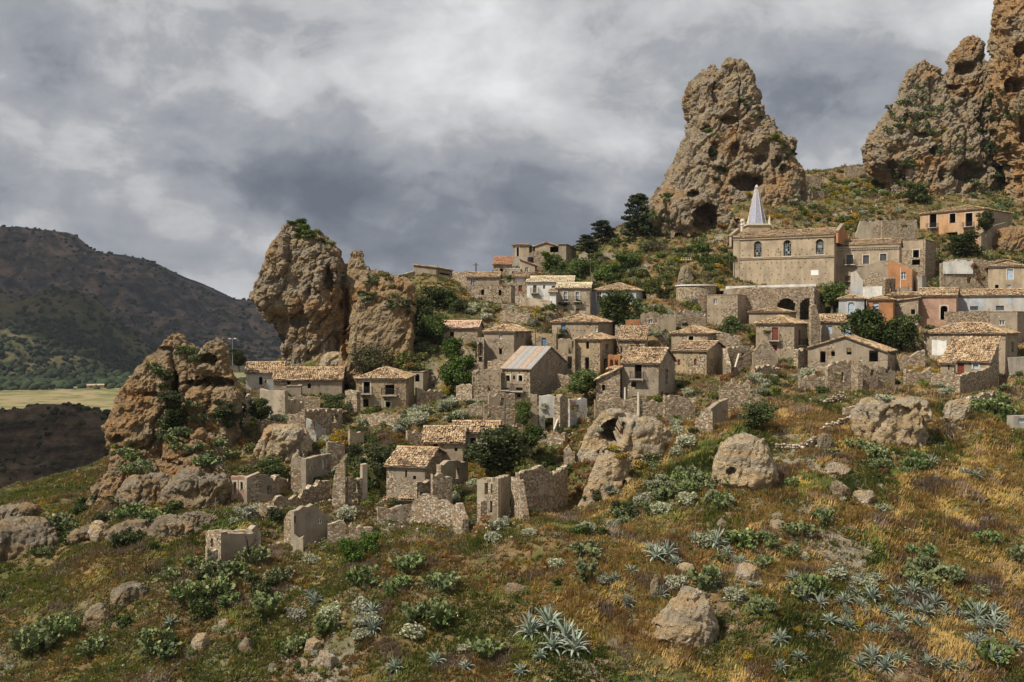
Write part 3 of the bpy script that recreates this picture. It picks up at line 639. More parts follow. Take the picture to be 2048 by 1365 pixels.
# ------------------------------------------------------------------ materials of the village
PL = {
 'beige': plaster_material('beige_render', (0.339, 0.265, 0.18), 0.45, 0.7),
 'grey': plaster_material('grey_render', (0.306, 0.246, 0.176), 0.40, 0.75),
 'tan': plaster_material('tan_render', (0.393, 0.306, 0.207), 0.14, 0.7),
 'white': plaster_material('limewash', (0.68, 0.655, 0.59), 0.12, 0.5),
 'chalk': plaster_material('stained_limewash', (0.50, 0.475, 0.42), 0.3, 0.7),
 'pale': plaster_material('pale_render', (0.398, 0.33, 0.238), 0.36, 0.75),
 'pink': plaster_material('pink_render', (0.388, 0.237, 0.163), 0.08, 0.5),
 'blue': plaster_material('blue_grey_render', (0.388, 0.397, 0.397), 0.14, 0.7, (0.436, 0.38, 0.299)),
 'orange': plaster_material('orange_render', (0.485, 0.276, 0.141), 0.10, 0.5, (0.456, 0.319, 0.194)),
 'ochre': plaster_material('ochre_render', (0.378, 0.283, 0.167), 0.5, 0.75),
 'ruin': plaster_material('crumbling_render', (0.369, 0.302, 0.216), 0.72, 0.8),
 'rubble': plaster_material('rubble_masonry', (0.33, 0.26, 0.176), 1.05, 0.5),
 'stone': plaster_material('half_bared_masonry', (0.369, 0.293, 0.202), 0.8, 0.5),
 'brick': plaster_material('hollow_brick', (0.388, 0.185, 0.0836), 0.12, 0.5),
 'concrete': plaster_material('bare_concrete', (0.388, 0.343, 0.273), 0.05, 0.8),
}
TILES_OLD = tint_material('old_roof_tiles', [(0.0, (0.13, 0.085, 0.05)), (0.25, (0.31, 0.195, 0.105)), (0.5, (0.44, 0.30, 0.165)), (0.75, (0.56, 0.41, 0.24)), (0.9, (0.40, 0.20, 0.095)), (1.0, (0.62, 0.51, 0.35))], extra=0.55)
TILES_NEW = tint_material('pale_roof_tiles', [(0.0, (0.56, 0.44, 0.27)), (0.5, (0.66, 0.54, 0.35)), (1.0, (0.72, 0.62, 0.44))], extra=0.15)
TILES_PEACH = tint_material('peach_roof_tiles', [(0.0, (0.50, 0.30, 0.19)), (0.5, (0.62, 0.42, 0.29)), (1.0, (0.68, 0.50, 0.36))], extra=0.2)
TILES_RED = tint_material('red_roof_tiles', [(0.0, (0.36, 0.15, 0.075)), (0.5, (0.46, 0.22, 0.115)), (1.0, (0.55, 0.33, 0.19))], extra=0.25)
TILES = {'old': TILES_OLD, 'new': TILES_NEW, 'peach': TILES_PEACH, 'red': TILES_RED}
M_deck = flat_material('roof_boards', (0.16, 0.115, 0.08), 0.95)
M_wood = flat_material('weathered_wood', (0.14, 0.095, 0.06), 0.9)
M_dark = flat_material('dark_wood', (0.05, 0.035, 0.025), 0.9)
M_red = flat_material('dark_red_paint', (0.17, 0.035, 0.02), 0.7)
M_bluep = flat_material('pale_blue_paint', (0.36, 0.43, 0.50), 0.6)
M_blued = flat_material('blue_paint', (0.10, 0.20, 0.33), 0.6)
M_whitep = flat_material('white_paint', (0.72, 0.70, 0.66), 0.6, 0.1)
M_iron = flat_material('rusty_iron', (0.055, 0.045, 0.04), 0.7, 0.3, 0.4)
M_glass = flat_material('dusty_glass', (0.06, 0.075, 0.085), 0.12, 0.3, 0.6)
M_trim = flat_material('pale_stone_trim', (0.54, 0.48, 0.38), 0.9, 0.15)
M_zinc = flat_material('galvanised_sheet', (0.34, 0.315, 0.28), 0.5, 0.15, 0.4, 0.3)
M_rust = flat_material('rusted_sheet', (0.33, 0.235, 0.16), 0.8, 0.3)
M_lead = flat_material('lavender_grey_tiles', (0.29, 0.29, 0.355), 0.6, 0.25, 0.3, 0.0, 3.0)
M_coping = flat_material('white_coping', (0.68, 0.66, 0.60), 0.85, 0.1)
CARVE = []

def wall_mesh(name, prof, z0, ops, T, fr, mat, parent, jag=0.0, seed=0, step=0.36):
    """a wall slab: prof [(s, top)...]; ops [(s0,s1,t0,t1,kind)]; fr = (origin, along, inward)"""
    r = random.Random(seed * 7919 + 13)
    s0, s1 = prof[0][0], prof[-1][0]
    if jag:
        P2 = []
        for (a, za), (b, zb) in zip(prof[:-1], prof[1:]):
            k = max(1, int(abs(b - a) / step))
            for j in range(k):
                f = j / k
                P2.append((a + (b - a) * f, za + (zb - za) * f - (r.random() ** 2 * jag if (P2 or j) else 0) + r.uniform(-.05, .05)))
        P2.append(prof[-1]); prof = P2
    ps = np.array([p[0] for p in prof]); pz = np.array([p[1] for p in prof])
    cols = []
    for (a, b, c, d, k) in ops:
        a, b = max(a, s0 + .02), min(b, s1 - .02)
        if b - a < .04:
            continue
        if 'a' in k:                                     # arched head
            n = 8; h = min((b - a) / 2, (d - c) * .5)
            for i in range(n):
                xa, xb = a + (b - a) * i / n, a + (b - a) * (i + 1) / n; xm = (xa + xb) / 2
                cols.append((xa, xb, c, d - h + h * math.sqrt(max(0, 1 - ((xm - (a + b) / 2) / ((b - a) / 2)) ** 2)), k, i == 0, i == n - 1))
        else:
            cols.append((a, b, c, d, k, True, True))
    m = MB(); O, A, N = fr
    def pt(s, z, n):
        return (O[0] + A[0] * s + N[0] * n, O[1] + A[1] * s + N[1] * n, z)
    def cells(n, use, flip):
        xs = sorted(set([round(float(x), 4) for x in ps] + [round(v, 4) for c in use for v in c[:2]]))
        for xa, xb in zip(xs[:-1], xs[1:]):
            if xb - xa < 1e-3:
                continue
            ta, tb = float(np.interp(xa, ps, pz)), float(np.interp(xb, ps, pz)); lo = z0
            for c in sorted([c for c in use if c[0] <= xa + 1e-3 and c[1] >= xb - 1e-3], key=lambda c: c[2]):
                if c[2] > lo + 1e-3 and c[2] < min(ta, tb):
                    q = [pt(xa, lo, n), pt(xb, lo, n), pt(xb, c[2], n), pt(xa, c[2], n)]
                    m.face(q[::-1] if flip else q)
                lo = max(lo, c[3])
            if max(ta, tb) > lo + 1e-3:
                q = [pt(xa, lo, n), pt(xb, lo, n), pt(xb, max(tb, lo), n), pt(xa, max(ta, lo), n)]
                m.face(q[::-1] if flip else q)
    thru = [c for c in cols if 'p' not in c[4]]
    cells(0.0, cols, False); cells(T, thru, True)
    for (xa, za), (xb, zb) in zip(prof[:-1], prof[1:]):
        m.face([pt(xa, za, 0), pt(xb, zb, 0), pt(xb, zb, T), pt(xa, za, T)])
    for s, zt in (prof[0], prof[-1]):
        m.face([pt(s, z0, 0), pt(s, zt, 0), pt(s, zt, T), pt(s, z0, T)])
    for (a, b, c, d, k, le, re) in cols:
        dep = 0.25 if 'p' in k else T
        if le:
            m.face([pt(a, c, 0), pt(a, d, 0), pt(a, d, dep), pt(a, c, dep)])
        if re:
            m.face([pt(b, c, 0), pt(b, c, dep), pt(b, d, dep), pt(b, d, 0)])
        m.face([pt(a, c, 0), pt(a, c, dep), pt(b, c, dep), pt(b, c, 0)]); m.face([pt(a, d, 0), pt(b, d, 0), pt(b, d, dep), pt(a, d, dep)])
        if 'p' in k:
            m.face([pt(a, c, dep), pt(a, d, dep), pt(b, d, dep), pt(b, c, dep)])
    return m.build(name, mat, parent)

def tile_field(name, el, er, rr, rl, mat, parent, seed=0, w=0.27, ln=0.46, miss=0.02, lo=0.0, hi=1.0):
    """rows of half-round tiles over one roof slope (eave left/right, ridge right/left)"""
    g_ = np.random.default_rng(seed + 100); el, er, rr, rl = [np.array(p, float) for p in (el, er, rr, rl)]
    e = er - el; W = np.linalg.norm(e)
    if W < .3:
        return None
    e /= W
    up = rl - el; up = up - e * up.dot(e)
    if np.linalg.norm(up) < .2:
        up = rr - el; up = up - e * up.dot(e)
    Ls = np.linalg.norm(up); g = up / max(Ls, 1e-6); n = np.cross(e, g); n = n if n[2] > 0 else -n
    a0, a1 = (rl - el).dot(e), (rr - el).dot(e)
    nc, nr = max(2, int(W / w)), max(2, int(Ls / ln)); ww = W / nc; lh = Ls / nr
    I, J = np.meshgrid(np.arange(nc), np.arange(nr)); s = (I.ravel() + .5) * ww; tt = J.ravel() * lh
    f = (tt + lh * .5) / Ls
    ok = (s > a0 * f - ww * .1) & (s < W + (a1 - W) * f + ww * .1) & (g_.random(s.size) > miss)
    s, tt = s[ok], tt[ok]; k = len(s)
    sag = fbm(np.stack([s / 2.3 + seed, tt / 1.9, 0 * s], 1), 2) * .12
    s = s + g_.normal(0, .024, k); tt = tt + g_.normal(0, .05, k); tw = g_.normal(0, .06, k)
    base = el + s[:, None] * e + tt[:, None] * g + n * (sag + .02)[:, None]
    ac = np.array([-.5, -.26, .26, .5]) * ww * 0.98; hh = np.array([0, .085, .085, 0])
    V = np.empty((k, 8, 3))
    for j, (dl, lift, nar) in enumerate(((0.0, .045, 1.0), (lh * 1.12, .012, .86))):
        for i in range(4):
            V[:, j * 4 + i] = base + (ac[i] * nar + tw * dl)[:, None] * e + dl * g + n * (hh[i] * nar + lift)
    o = (np.arange(k) * 8)[:, None]
    Fq = np.concatenate([o + np.array([[i, i + 1, i + 5, i + 4]]) for i in range(3)] + [o + np.array([[0, 4, 4 + 3, 3]])])[:, :4]
    Fq = Fq[: 3 * k]
    big_ = fbm(np.stack([s / 1.6 + seed * 3.1, tt / 1.6, 0 * s + 4], 1), 2)
    c = np.clip(.46 + g_.normal(0, .27, k) + big_ * .45, 0, 1); c = lo + c * (hi - lo)
    C = np.repeat(c, 8)[:, None] * np.ones(3)
    ob = link(name, fast_mesh(name, V.reshape(-1, 3), Fq, C), mat, parent)
    ob['kind'] = 'stuff'
    return ob

class Frame: pass
HOUSES = {}
def corner_frame(l, c, r, base, Rw, Lw, D):
    D = D or hit(c, base, 200.0)
    phi = math.atan((c - CX) / F); dist = D
    if Rw is None and Lw is None:
        Rw = 6.0
    if Rw is not None:
        vis = max((r - c) / F * dist, Rw * 0.04); th = math.asin(min(.95, vis / Rw))
        th = max(th, .05)
    else:
        vis = max((c - l) / F * dist, Lw * 0.04); th = math.pi / 2 - math.asin(min(.95, vis / Lw))
    an = th + phi
    b = Vector((math.sin(an), math.cos(an), 0)); a = Vector((-math.cos(an), math.sin(an), 0))
    P0 = at(c, base, D)
    def along(d, px):
        k = (px - CX) / F      # P.x + s d.x = k (P.y + s d.y)
        den = d.x - k * d.y
        return (k * P0.y - P0.x) / den if abs(den) > 1e-4 else 6.0
    if Rw is not None:
        Lw_ = along(a, l); Rw_ = along(b, r) if (r - c) > 2 else Rw
        Rw_ = min(max(Rw_, 1.0), Rw * 1.6)
    else:
        Rw_ = along(b, r); Lw_ = along(a, l) if (c - l) > 2 else Lw
        Lw_ = min(max(Lw_, 1.0), Lw * 1.6)
    fr = Frame(); fr.P, fr.a, fr.b, fr.Lw, fr.Rw, fr.D = P0, a, b, abs(Lw_), abs(Rw_), D
    return fr

def on_plane(fr, d, off, px, py):
    """photo point -> (s along d from the corner, z above the corner) on a wall through the corner (shifted by off)"""
    rr = ray(px, py); P0 = fr.P + off
    M2 = np.array([[d.x, -rr.x], [d.y, -rr.y]]); s, k = np.linalg.solve(M2, [-P0.x, -P0.y])
    return float(s), float(k * rr.z - fr.P.z)

def fill_opening(kind, O, A, N, a, b, c, d, parent, seed):
    """what sits in an opening: O, A, N the wall frame; openings marked w, d, r, b, s, g, k, B"""
    m = MB()
    def P(s, z, n):
        return Vector((O[0] + A[0] * s + N[0] * n, O[1] + A[1] * s + N[1] * n, z))
    def bar(mb, s0, s1, z0, z1, n0, n1):
        mb.prism([P(s0, z0, n0), P(s1, z0, n0), P(s1, z1, n0), P(s0, z1, n0)], P(0, 0, n1) - P(0, 0, n0))
    e = .08
    if 's' in kind:                       # dressed surround, proud of the wall
        q = MB(); t_ = .16
        bar(q, a - t_, a - .003, c, d + t_, -.035, .1); bar(q, b + .003, b + t_, c, d + t_, -.035, .1); bar(q, a - .002, b + .002, d + .003, d + t_, -.034, .1)
        q.build('surround', M_trim, parent)
    if 'w' in kind:
        bar(m, a, a + e, c, d, .12, .2); bar(m, b - e, b, c, d, .12, .2); bar(m, a + e, b - e, c, c + e, .12, .2); bar(m, a + e, b - e, d - e, d, .12, .2)
        mid_ = (a + b) / 2; bar(m, mid_ - .04, mid_ + .04, c + e, d - e, .12, .2)
        if d - c > 1.3:
            zc = c + (d - c) * .62; bar(m, a + e, mid_ - .04, zc - .03, zc + .03, .125, .195); bar(m, mid_ + .04, b - e, zc - .03, zc + .03, .125, .195)
        wn = m.build('window', M_wood if 'k' in kind else M_whitep, parent)
        q = MB(); bar(q, a + e, b - e, c + e, d - e, .155, .165); q.build('pane', M_glass, wn)
    for ch, mt in (('d', M_wood), ('r', M_red), ('b', M_bluep), ('u', M_blued), ('W', M_whitep)):
        if ch in kind:
            q = MB(); n = 4
            for i in range(n):
                x0, x1 = a + (b - a) * i / n, a + (b - a) * (i + 1) / n - .012
                bar(q, x0, x1, c, d, .16 + .006 * (i % 2), .24)
            bar(q, a, b, c + (d - c) * .28, c + (d - c) * .34, .14, .17); bar(q, a, b, c + (d - c) * .72, c + (d - c) * .78, .14, .17)
            q.build('shutter' if d - c < 1.7 else 'door', mt, parent)
    if 'B' in kind:                       # balcony: slab, brackets, railing
        q = MB(); x0, x1 = a - .45, b + .45
        bar(q, x0, x1, c - .16, c - .02, -.85, -.003); bar(q, x0 + .15, x0 + .32, c - .45, c - .16, -.6, -.003); bar(q, x1 - .32, x1 - .15, c - .45, c - .16, -.6, -.003)
        bo = q.build('balcony', M_trim if 'c' in kind else PL['concrete'], parent)
        q = MB(); nb = max(4, int((x1 - x0) / .16))
        for i in range(nb + 1):
            x = x0 + .03 + (x1 - x0 - .06) * i / nb; bar(q, x - .012, x + .012, c - .02, c + .92, -.82, -.796)
        for i in range(5):
            n = -.8 + .16 * i
            bar(q, x0 + .01, x0 + .034, c - .02, c + .92, n, n + .024); bar(q, x1 - .034, x1 - .01, c - .02, c + .92, n, n + .024)
        bar(q, x0, x1, c + .92, c + .96, -.84, -.78); bar(q, x0, x0 + .04, c + .921, c + .959, -.78, -.01); bar(q, x1 - .04, x1, c + .921, c + .959, -.78, -.01)
        q.build('railing', M_iron, bo)

def roof_parts(root, kind, Rw, Lw, E, pitch, tiles, seed, o=0.28, miss=0.02, collapse=0.0):
    """slopes of the roof: each a boarded slab with its rows of tiles"""
    x0, x1, y0, y1 = -o, Rw + o, -o, Lw + o; S = []; dz = o * pitch
    def sl_(*p): S.append([Vector(q) for q in p])
    if kind == 'gL':
        h = E + Rw / 2 * pitch; xm = Rw / 2
        sl_((x0, y1, E - dz), (x0, y0, E - dz), (xm, y0, h), (xm, y1, h)); sl_((x1, y0, E - dz), (x1, y1, E - dz), (xm, y1, h), (xm, y0, h))
    elif kind == 'gR':
        h = E + Lw / 2 * pitch; ym = Lw / 2
        sl_((x0, y0, E - dz), (x1, y0, E - dz), (x1, ym, h), (x0, ym, h)); sl_((x1, y1, E - dz), (x0, y1, E - dz), (x0, ym, h), (x1, ym, h))
    elif kind == 'hip':
        if Lw >= Rw:
            k = Rw / 2 * .95; h = E + Rw / 2 * pitch; A_, B_ = (Rw / 2, k, h), (Rw / 2, max(Lw - k, k + .05), h)
            sl_((x0, y1, E - dz), (x0, y0, E - dz), A_, B_); sl_((x1, y0, E - dz), (x1, y1, E - dz), B_, A_)
            sl_((x0, y0, E - dz), (x1, y0, E - dz), A_, A_); sl_((x1, y1, E - dz), (x0, y1, E - dz), B_, B_)
        else:
            k = Lw / 2 * .95; h = E + Lw / 2 * pitch; A_, B_ = (k, Lw / 2, h), (max(Rw - k, k + .05), Lw / 2, h)
            sl_((x0, y0, E - dz), (x1, y0, E - dz), B_, A_); sl_((x1, y1, E - dz), (x0, y1, E - dz), A_, B_)
            sl_((x0, y1, E - dz), (x0, y0, E - dz), A_, A_); sl_((x1, y0, E - dz), (x1, y1, E - dz), B_, B_)
    elif kind == 'monoF':                # falls to the front (left) wall
        h = E + Rw * pitch; sl_((x0, y1, E - dz), (x0, y0, E - dz), (x1, y0, h + dz), (x1, y1, h + dz))
    elif kind == 'monoB':                # falls to the back
        h = E + Rw * pitch; sl_((x1, y0, E - dz), (x1, y1, E - dz), (x0, y1, h + dz), (x0, y0, h + dz))
    elif kind == 'monoR':                # falls to the right wall
        h = E + Lw * pitch; sl_((x0, y0, E - dz), (x1, y0, E - dz), (x1, y1, h + dz), (x0, y1, h + dz))
    elif kind == 'monoL':                # falls to the left end
        h = E + Lw * pitch; sl_((x1, y1, E - dz), (x0, y1, E - dz), (x0, y0, h + dz), (x1, y0, h + dz))
    for i, q in enumerate(S):
        m = MB(); pts_ = [p + Vector((0, 0, .10)) for p in q]
        if (pts_[2] - pts_[3]).length < .02:
            pts_ = pts_[:3]
        m.prism(pts_, (0, 0, -.09)); mt = M_deck
        if isinstance(tiles, str) and tiles in TILES:
            rf = m.build('roof', mt, root)
            up = Vector((0, 0, .105))
            tile_field('roof_tiles', q[0] + up, q[1] + up, q[2] + up, q[3] + up, TILES[tiles], rf, seed * 5 + i, miss=miss + (collapse if i == 0 else 0))
        else:                            # sheet metal or slab
            rf = m.build('roof', {'zinc': M_zinc, 'slab': PL['concrete']}[tiles], root)
            if tiles == 'zinc':
                e = q[1] - q[0]; n_ = max(3, int(e.length / .9))
                for j in range(n_):
                    f0, f1 = (j + .04) / n_, (j + .96) / n_; mb = MB()
                    mb.prism([q[0].lerp(q[1], f0) + Vector((0, 0, .105)), q[0].lerp(q[1], f1) + Vector((0, 0, .105)), q[3].lerp(q[2], f1) + Vector((0, 0, .105)), q[3].lerp(q[2], f0) + Vector((0, 0, .105))], (0, 0, .03))
                    mb.build('metal_sheet', M_rust if (j * 7 + seed) % 3 == 0 else M_zinc, rf)
    if tiles in TILES and kind in ('gL', 'gR', 'hip'):       # ridge tiles
        lines = []
        if kind == 'gL': lines = [(Vector((Rw / 2, y0, h)), Vector((Rw / 2, y1, h)))]
        elif kind == 'gR': lines = [(Vector((x0, Lw / 2, h)), Vector((x1, Lw / 2, h)))]
        else:
            A_, B_ = Vector(A_), Vector(B_); lines = [(A_, B_)]
            for cx_, cy_ in ((x0, y0), (x1, y0), (x0, y1), (x1, y1)):
                c_ = Vector((cx_, cy_, E - dz)); lines.append((c_, A_ if (A_ - c_).length < (B_ - c_).length else B_))
        V, Fq, C = [], [], []
        rr = random.Random(seed)
        for p, q in lines:
            d = q - p; n_ = max(1, int(d.length / .45)); dn = d.normalized(); sd = dn.cross(Vector((0, 0, 1))).normalized()
            for j in range(n_):
                c0 = p + d * (j / n_) + Vector((0, 0, .13)); c1 = p + d * ((j + 1.1) / n_) + Vector((0, 0, .13)); i0 = len(V); tv = rr.uniform(.2, 1)
                for cc, kx in ((c0, 1.0), (c1, .85)):
                    for ox, oz in ((-.16, 0), (-.09, .11), (.09, .11), (.16, 0)):
                        V.append(tuple(cc + sd * ox * kx + Vector((0, 0, oz * kx)))); C.append((tv, tv, tv))
                Fq += [(i0 + k, i0 + k + 1, i0 + k + 5, i0 + k + 4) for k in range(3)]
        ro = link('ridge_tiles', fast_mesh('ridge_tiles', V, np.array(Fq), np.array(C)), TILES[tiles], root); ro['kind'] = 'stuff'
    return S

NH = [0]
def house(label, l, c, r, eave, base, mat='beige', roof='hip', tiles='old', pitch=0.34, Rw=None, Lw=None, D=None, L=(), R=(), name='house', cat='house',
          holes=None, holesR=None, group='stone houses of the hill village', jag=0.0, matR=None, profL=None, profR=None, miss=0.045, T=0.5, deep=4.0, short=None, parapet=0.0, backs=True, eave_off=0, collapse=0.0):
    """corner house: c = nearest vertical edge, l / r = ends of the two visible walls, eave / base = rows at the corner"""
    NH[0] += 1; seed = NH[0]; rn = random.Random(seed * 31)
    fr = corner_frame(l, c, r, base, Rw, Lw, D); Lw_, Rw_ = fr.Lw, fr.Rw; a, b = fr.a, fr.b
    E = at(c, eave, fr.D).z - fr.P.z
    root = link(name, None, loc=fr.P, rz=math.atan2(b.y, b.x)); root.empty_display_size = .5
    tag(root, label, cat, group)
    sc = fr.D / F
    def ops(lst, d, off):
        out = []
        for (x0, y0, x1, y1, k) in lst:
            s0_, z1 = on_plane(fr, d, off, x0, y0); s1_, z0_ = on_plane(fr, d, off, x1, y1)
            out.append((min(s0_, s1_), max(s0_, s1_), min(z0_, z1), max(z0_, z1), k))
        return out
    def add_holes(spec, lst, Ln, top):
        if not spec:
            return
        nx_, nz_ = spec
        for i in range(nx_):
            for j in range(nz_):
                s_ = (i + .5 + rn.uniform(-.15, .15)) * Ln / nx_; z_ = (j + .55 + rn.uniform(-.12, .12)) * top / nz_
                if rn.random() < .12 or any(o[0] - .25 < s_ < o[1] + .25 and o[2] - .3 < z_ < o[3] + .3 for o in lst):
                    continue
                h_ = .085; lst.append((s_ - h_, s_ + h_, z_ - h_, z_ + h_, 'p'))
    LO = ops(L, a, Vector((0, 0, 0))); RO = ops(R, b, Vector((0, 0, 0)))
    add_holes(holes, LO, Lw_, E); add_holes(holesR, RO, Rw_, E)
    xl, xr = [(0, E), (Lw_, E)], [(0, E), (Rw_, E)]; bl_, br_ = xl, xr
    if roof == 'gL': xr = br_ = [(0, E), (Rw_ / 2, E + Rw_ / 2 * pitch), (Rw_, E)]
    if roof == 'gR': xl = bl_ = [(0, E), (Lw_ / 2, E + Lw_ / 2 * pitch), (Lw_, E)]
    if roof == 'monoF': h = E + Rw_ * pitch; xr = br_ = [(0, E), (Rw_, h)]; bl_ = [(0, h), (Lw_, h)]
    if roof == 'monoB': h = E + Rw_ * pitch; xr = br_ = [(0, h), (Rw_, E)]; xl = [(0, h), (Lw_, h)]
    if roof == 'monoR': h = E + Lw_ * pitch; xl = bl_ = [(0, E), (Lw_, h)]; br_ = [(0, h), (Rw_, h)]
    if roof == 'monoL': h = E + Lw_ * pitch; xl = bl_ = [(0, h), (Lw_, E)]; xr = [(0, h), (Rw_, h)]
    if profL: xl = [on_plane(fr, a, Vector(), x, y) for x, y in profL]; xl = sorted(xl); xl[0] = (0, xl[0][1]); xl[-1] = (Lw_, xl[-1][1])
    if profR: xr = [on_plane(fr, b, Vector(), x, y) for x, y in profR]; xr = sorted(xr); xr[0] = (0, xr[0][1]); xr[-1] = (Rw_, xr[-1][1])
    X, Y = (1, 0, 0), (0, 1, 0)
    def clip(pf, t0, t1):
        ss = [p[0] for p in pf]; zz_ = [p[1] for p in pf]
        return [(t0, float(np.interp(t0, ss, zz_)))] + [p for p in pf if t0 + .01 < p[0] < t1 - .01] + [(t1, float(np.interp(t1, ss, zz_)))]
    mt, mr = PL[mat], PL[matR or mat]
    wl = wall_mesh('wall', xl, -deep, LO, T, ((0, 0), (0, 1), (1, 0)), mt, root, jag, seed)
    wr = wall_mesh('wall', clip(xr, T, Rw_), -deep, RO, T, ((0, 0), (1, 0), (0, 1)), mr, root, jag, seed + 500)
    for (s0_, s1_, z0_, z1_, k) in LO:
        fill_opening(k, (0, 0), (0, 1), (1, 0), s0_, s1_, z0_, z1_, wl, seed)
    for (s0_, s1_, z0_, z1_, k) in RO:
        fill_opening(k, (0, 0), (1, 0), (0, 1), s0_, s1_, z0_, z1_, wr, seed)
    if backs:
        sh = 0.0 if short is None else short
        wall_mesh('wall', clip([(s_, z_ - sh) for s_, z_ in bl_], 0, Lw_), -deep, [], T, ((Rw_, 0), (0, 1), (-1, 0)), mt, root, jag, seed + 900) if Rw_ > 1.2 else None
        wall_mesh('wall', clip([(s_, z_ - sh) for s_, z_ in br_], T, Rw_ - T), -deep, [], T, ((0, Lw_), (1, 0), (0, -1)), mt, root, jag, seed + 1300) if Rw_ > 2 * T + .3 else None
    if roof in ('gL', 'gR', 'hip', 'monoF', 'monoB', 'monoR', 'monoL'):
        roof_parts(root, roof, Rw_, Lw_, E, pitch, tiles, seed, miss=miss, collapse=collapse)
    elif roof == 'flat':
        q = MB(); q.box((T + .01, T + .01, E - .5), (Rw_ - T - .01, Lw_ - T - .01, E - .3)); q.build('roof', PL['concrete'], root)
        q = MB(); q.box((-.06, -.06, E + .004), (T + .02, Lw_ + .06, E + .10)); q.box((T + .024, -.06, E + .004), (Rw_ + .06, T + .02, E + .10)); q.build('coping', M_coping if parapet else PL['stone'], root)
    # record
    CARVE.append((fr.P, a, b, Lw_, Rw_))
    cc = fr.P + a * (Lw_ / 2) + b * (Rw_ / 2); BLOCK.append((cc.x, cc.y, 0.55 * math.hypot(Lw_, Rw_) * .82))
    LAND.append(((l + r) / 2, (eave + base) / 2, label)); fr.root = root; fr.E = E; HOUSES[label] = fr
    return fr

def free_wall(label, x0, b0, x1, b1, prof, mat='ruin', ops=(), T=0.65, jag=0.6, D0=None, D1=None, name='ruined_wall', cat='wall', group='broken walls of ruined houses', parent=None, root=None, deep=3.0, part='wall'):
    """a single standing wall between two ground points of the photograph; prof: photo points of its top edge"""
    NH[0] += 1; seed = NH[0]
    A = at(x0, b0, D0 or hit(x0, b0, 150.0)); B = at(x1, b1, D1 or hit(x1, b1, 150.0))
    d = Vector((B.x - A.x, B.y - A.y, 0)); Ln = d.length; d.normalize(); n = Vector((-d.y, d.x, 0))
    if n.y < 0:
        n = -n
    fr = Frame(); fr.P = A
    if root is None:
        root = link(name, None, loc=A); tag(root, label, cat, group); root.empty_display_size = .3
        LAND.append(((x0 + x1) / 2, (b0 + b1) / 2, label))
    off = A - root.location
    pf = sorted(on_plane(fr, d, Vector(), x, y) for x, y in prof); pf[0] = (0.0, pf[0][1]); pf[-1] = (Ln, pf[-1][1])
    O = []
    for (xa, ya, xb, yb, k) in ops:
        s0_, z1 = on_plane(fr, d, Vector(), xa, ya); s1_, z0_ = on_plane(fr, d, Vector(), xb, yb); O.append((min(s0_, s1_), max(s0_, s1_), min(z0_, z1), max(z0_, z1), k))
    z = off.z
    wl = wall_mesh(part, [(s_, t_ + z) for s_, t_ in pf], z - deep, [(p, q, r_ + z, s_ + z, k) for p, q, r_, s_, k in O], T, ((off.x, off.y), (d.x, d.y), (n.x, n.y)), PL[mat], root, jag, seed)
    for (p, q, r_, s_, k) in O:
        fill_opening(k, (off.x, off.y), (d.x, d.y), (n.x, n.y), p, q, r_ + z, s_ + z, wl, seed)
    if deep >= 2: CARVE.append((A + Vector((0, 0, min(0, B.z - A.z))), d, n, Ln, .5))
    for f in (0.2, 0.5, 0.8):
        p = A.lerp(B, f); BLOCK.append((p.x, p.y, 1.0))
    return root

def ruin(label, walls, group='roofless ruins on the lower slope', name='ruined_house', cat='ruin'):
    """several standing walls that belong to one ruined house"""
    x0, b0 = walls[0][0], walls[0][1]
    A = at(x0, b0, hit(x0, b0, 150.0)); root = link(name, None, loc=A); tag(root, label, cat, group); root.empty_display_size = .3
    for wd in walls:
        x0, b0, x1, b1, prof = wd[:5]; kw = wd[5] if len(wd) > 5 else {}
        free_wall(None, x0, b0, x1, b1, prof, root=root, **kw)
    LAND.append((sum(w_[0] + w_[2] for w_ in walls) / (2 * len(walls)), b0, label))
    return root

def panel(fr, x0, y0, x1, y1, mat, name='plaster_patch', jag=.25, side='L', prof=None, ops=()):
    """a patch of other render on a wall, 3 cm proud, with a ragged top"""
    d, n = (fr.a, fr.b) if side == 'L' else (fr.b, fr.a); NH[0] += 1
    s0_, z1 = on_plane(fr, d, Vector(), x0, y0); s1_, z0_ = on_plane(fr, d, Vector(), x1, y1); s0_, s1_ = min(s0_, s1_), max(s0_, s1_)
    fr2 = ((-.03, 0), (0, 1), (1, 0)) if side == 'L' else ((0, -.03), (1, 0), (0, 1))
    pf = sorted(on_plane(fr, d, Vector(), x, y) for x, y in prof) if prof else [(s0_, z1), (s1_, z1)]; O_ = []
    for (xa, ya, xb, yb, k) in ops:
        p0, q1 = on_plane(fr, d, Vector(), xa, ya); p1, q0 = on_plane(fr, d, Vector(), xb, yb); O_.append((min(p0, p1), max(p0, p1), q0, q1, k))
    return wall_mesh(name, pf, z0_, O_, .025, fr2, PL[mat], fr.root, jag, NH[0])
# ------------------------------------------------------------------ the church
ch = house('long tan church with three arched windows and a grey spire', 1466, 1668, 1686, 470, 574, 'tan', 'gL', 'old', 0.30, Rw=11, name='church', cat='church', group='public buildings of the village', holes=None,
    L=[(1508,483,1523,514,'a'), (1567,481,1582,512,'a'), (1632,479,1647,509,'a')] )
Lw, Rw, E, rt = ch.Lw, ch.Rw, ch.E, ch.root
wl = [o for o in rt.children if o.name.startswith('wall')][0]
sc_ = ch.D / F
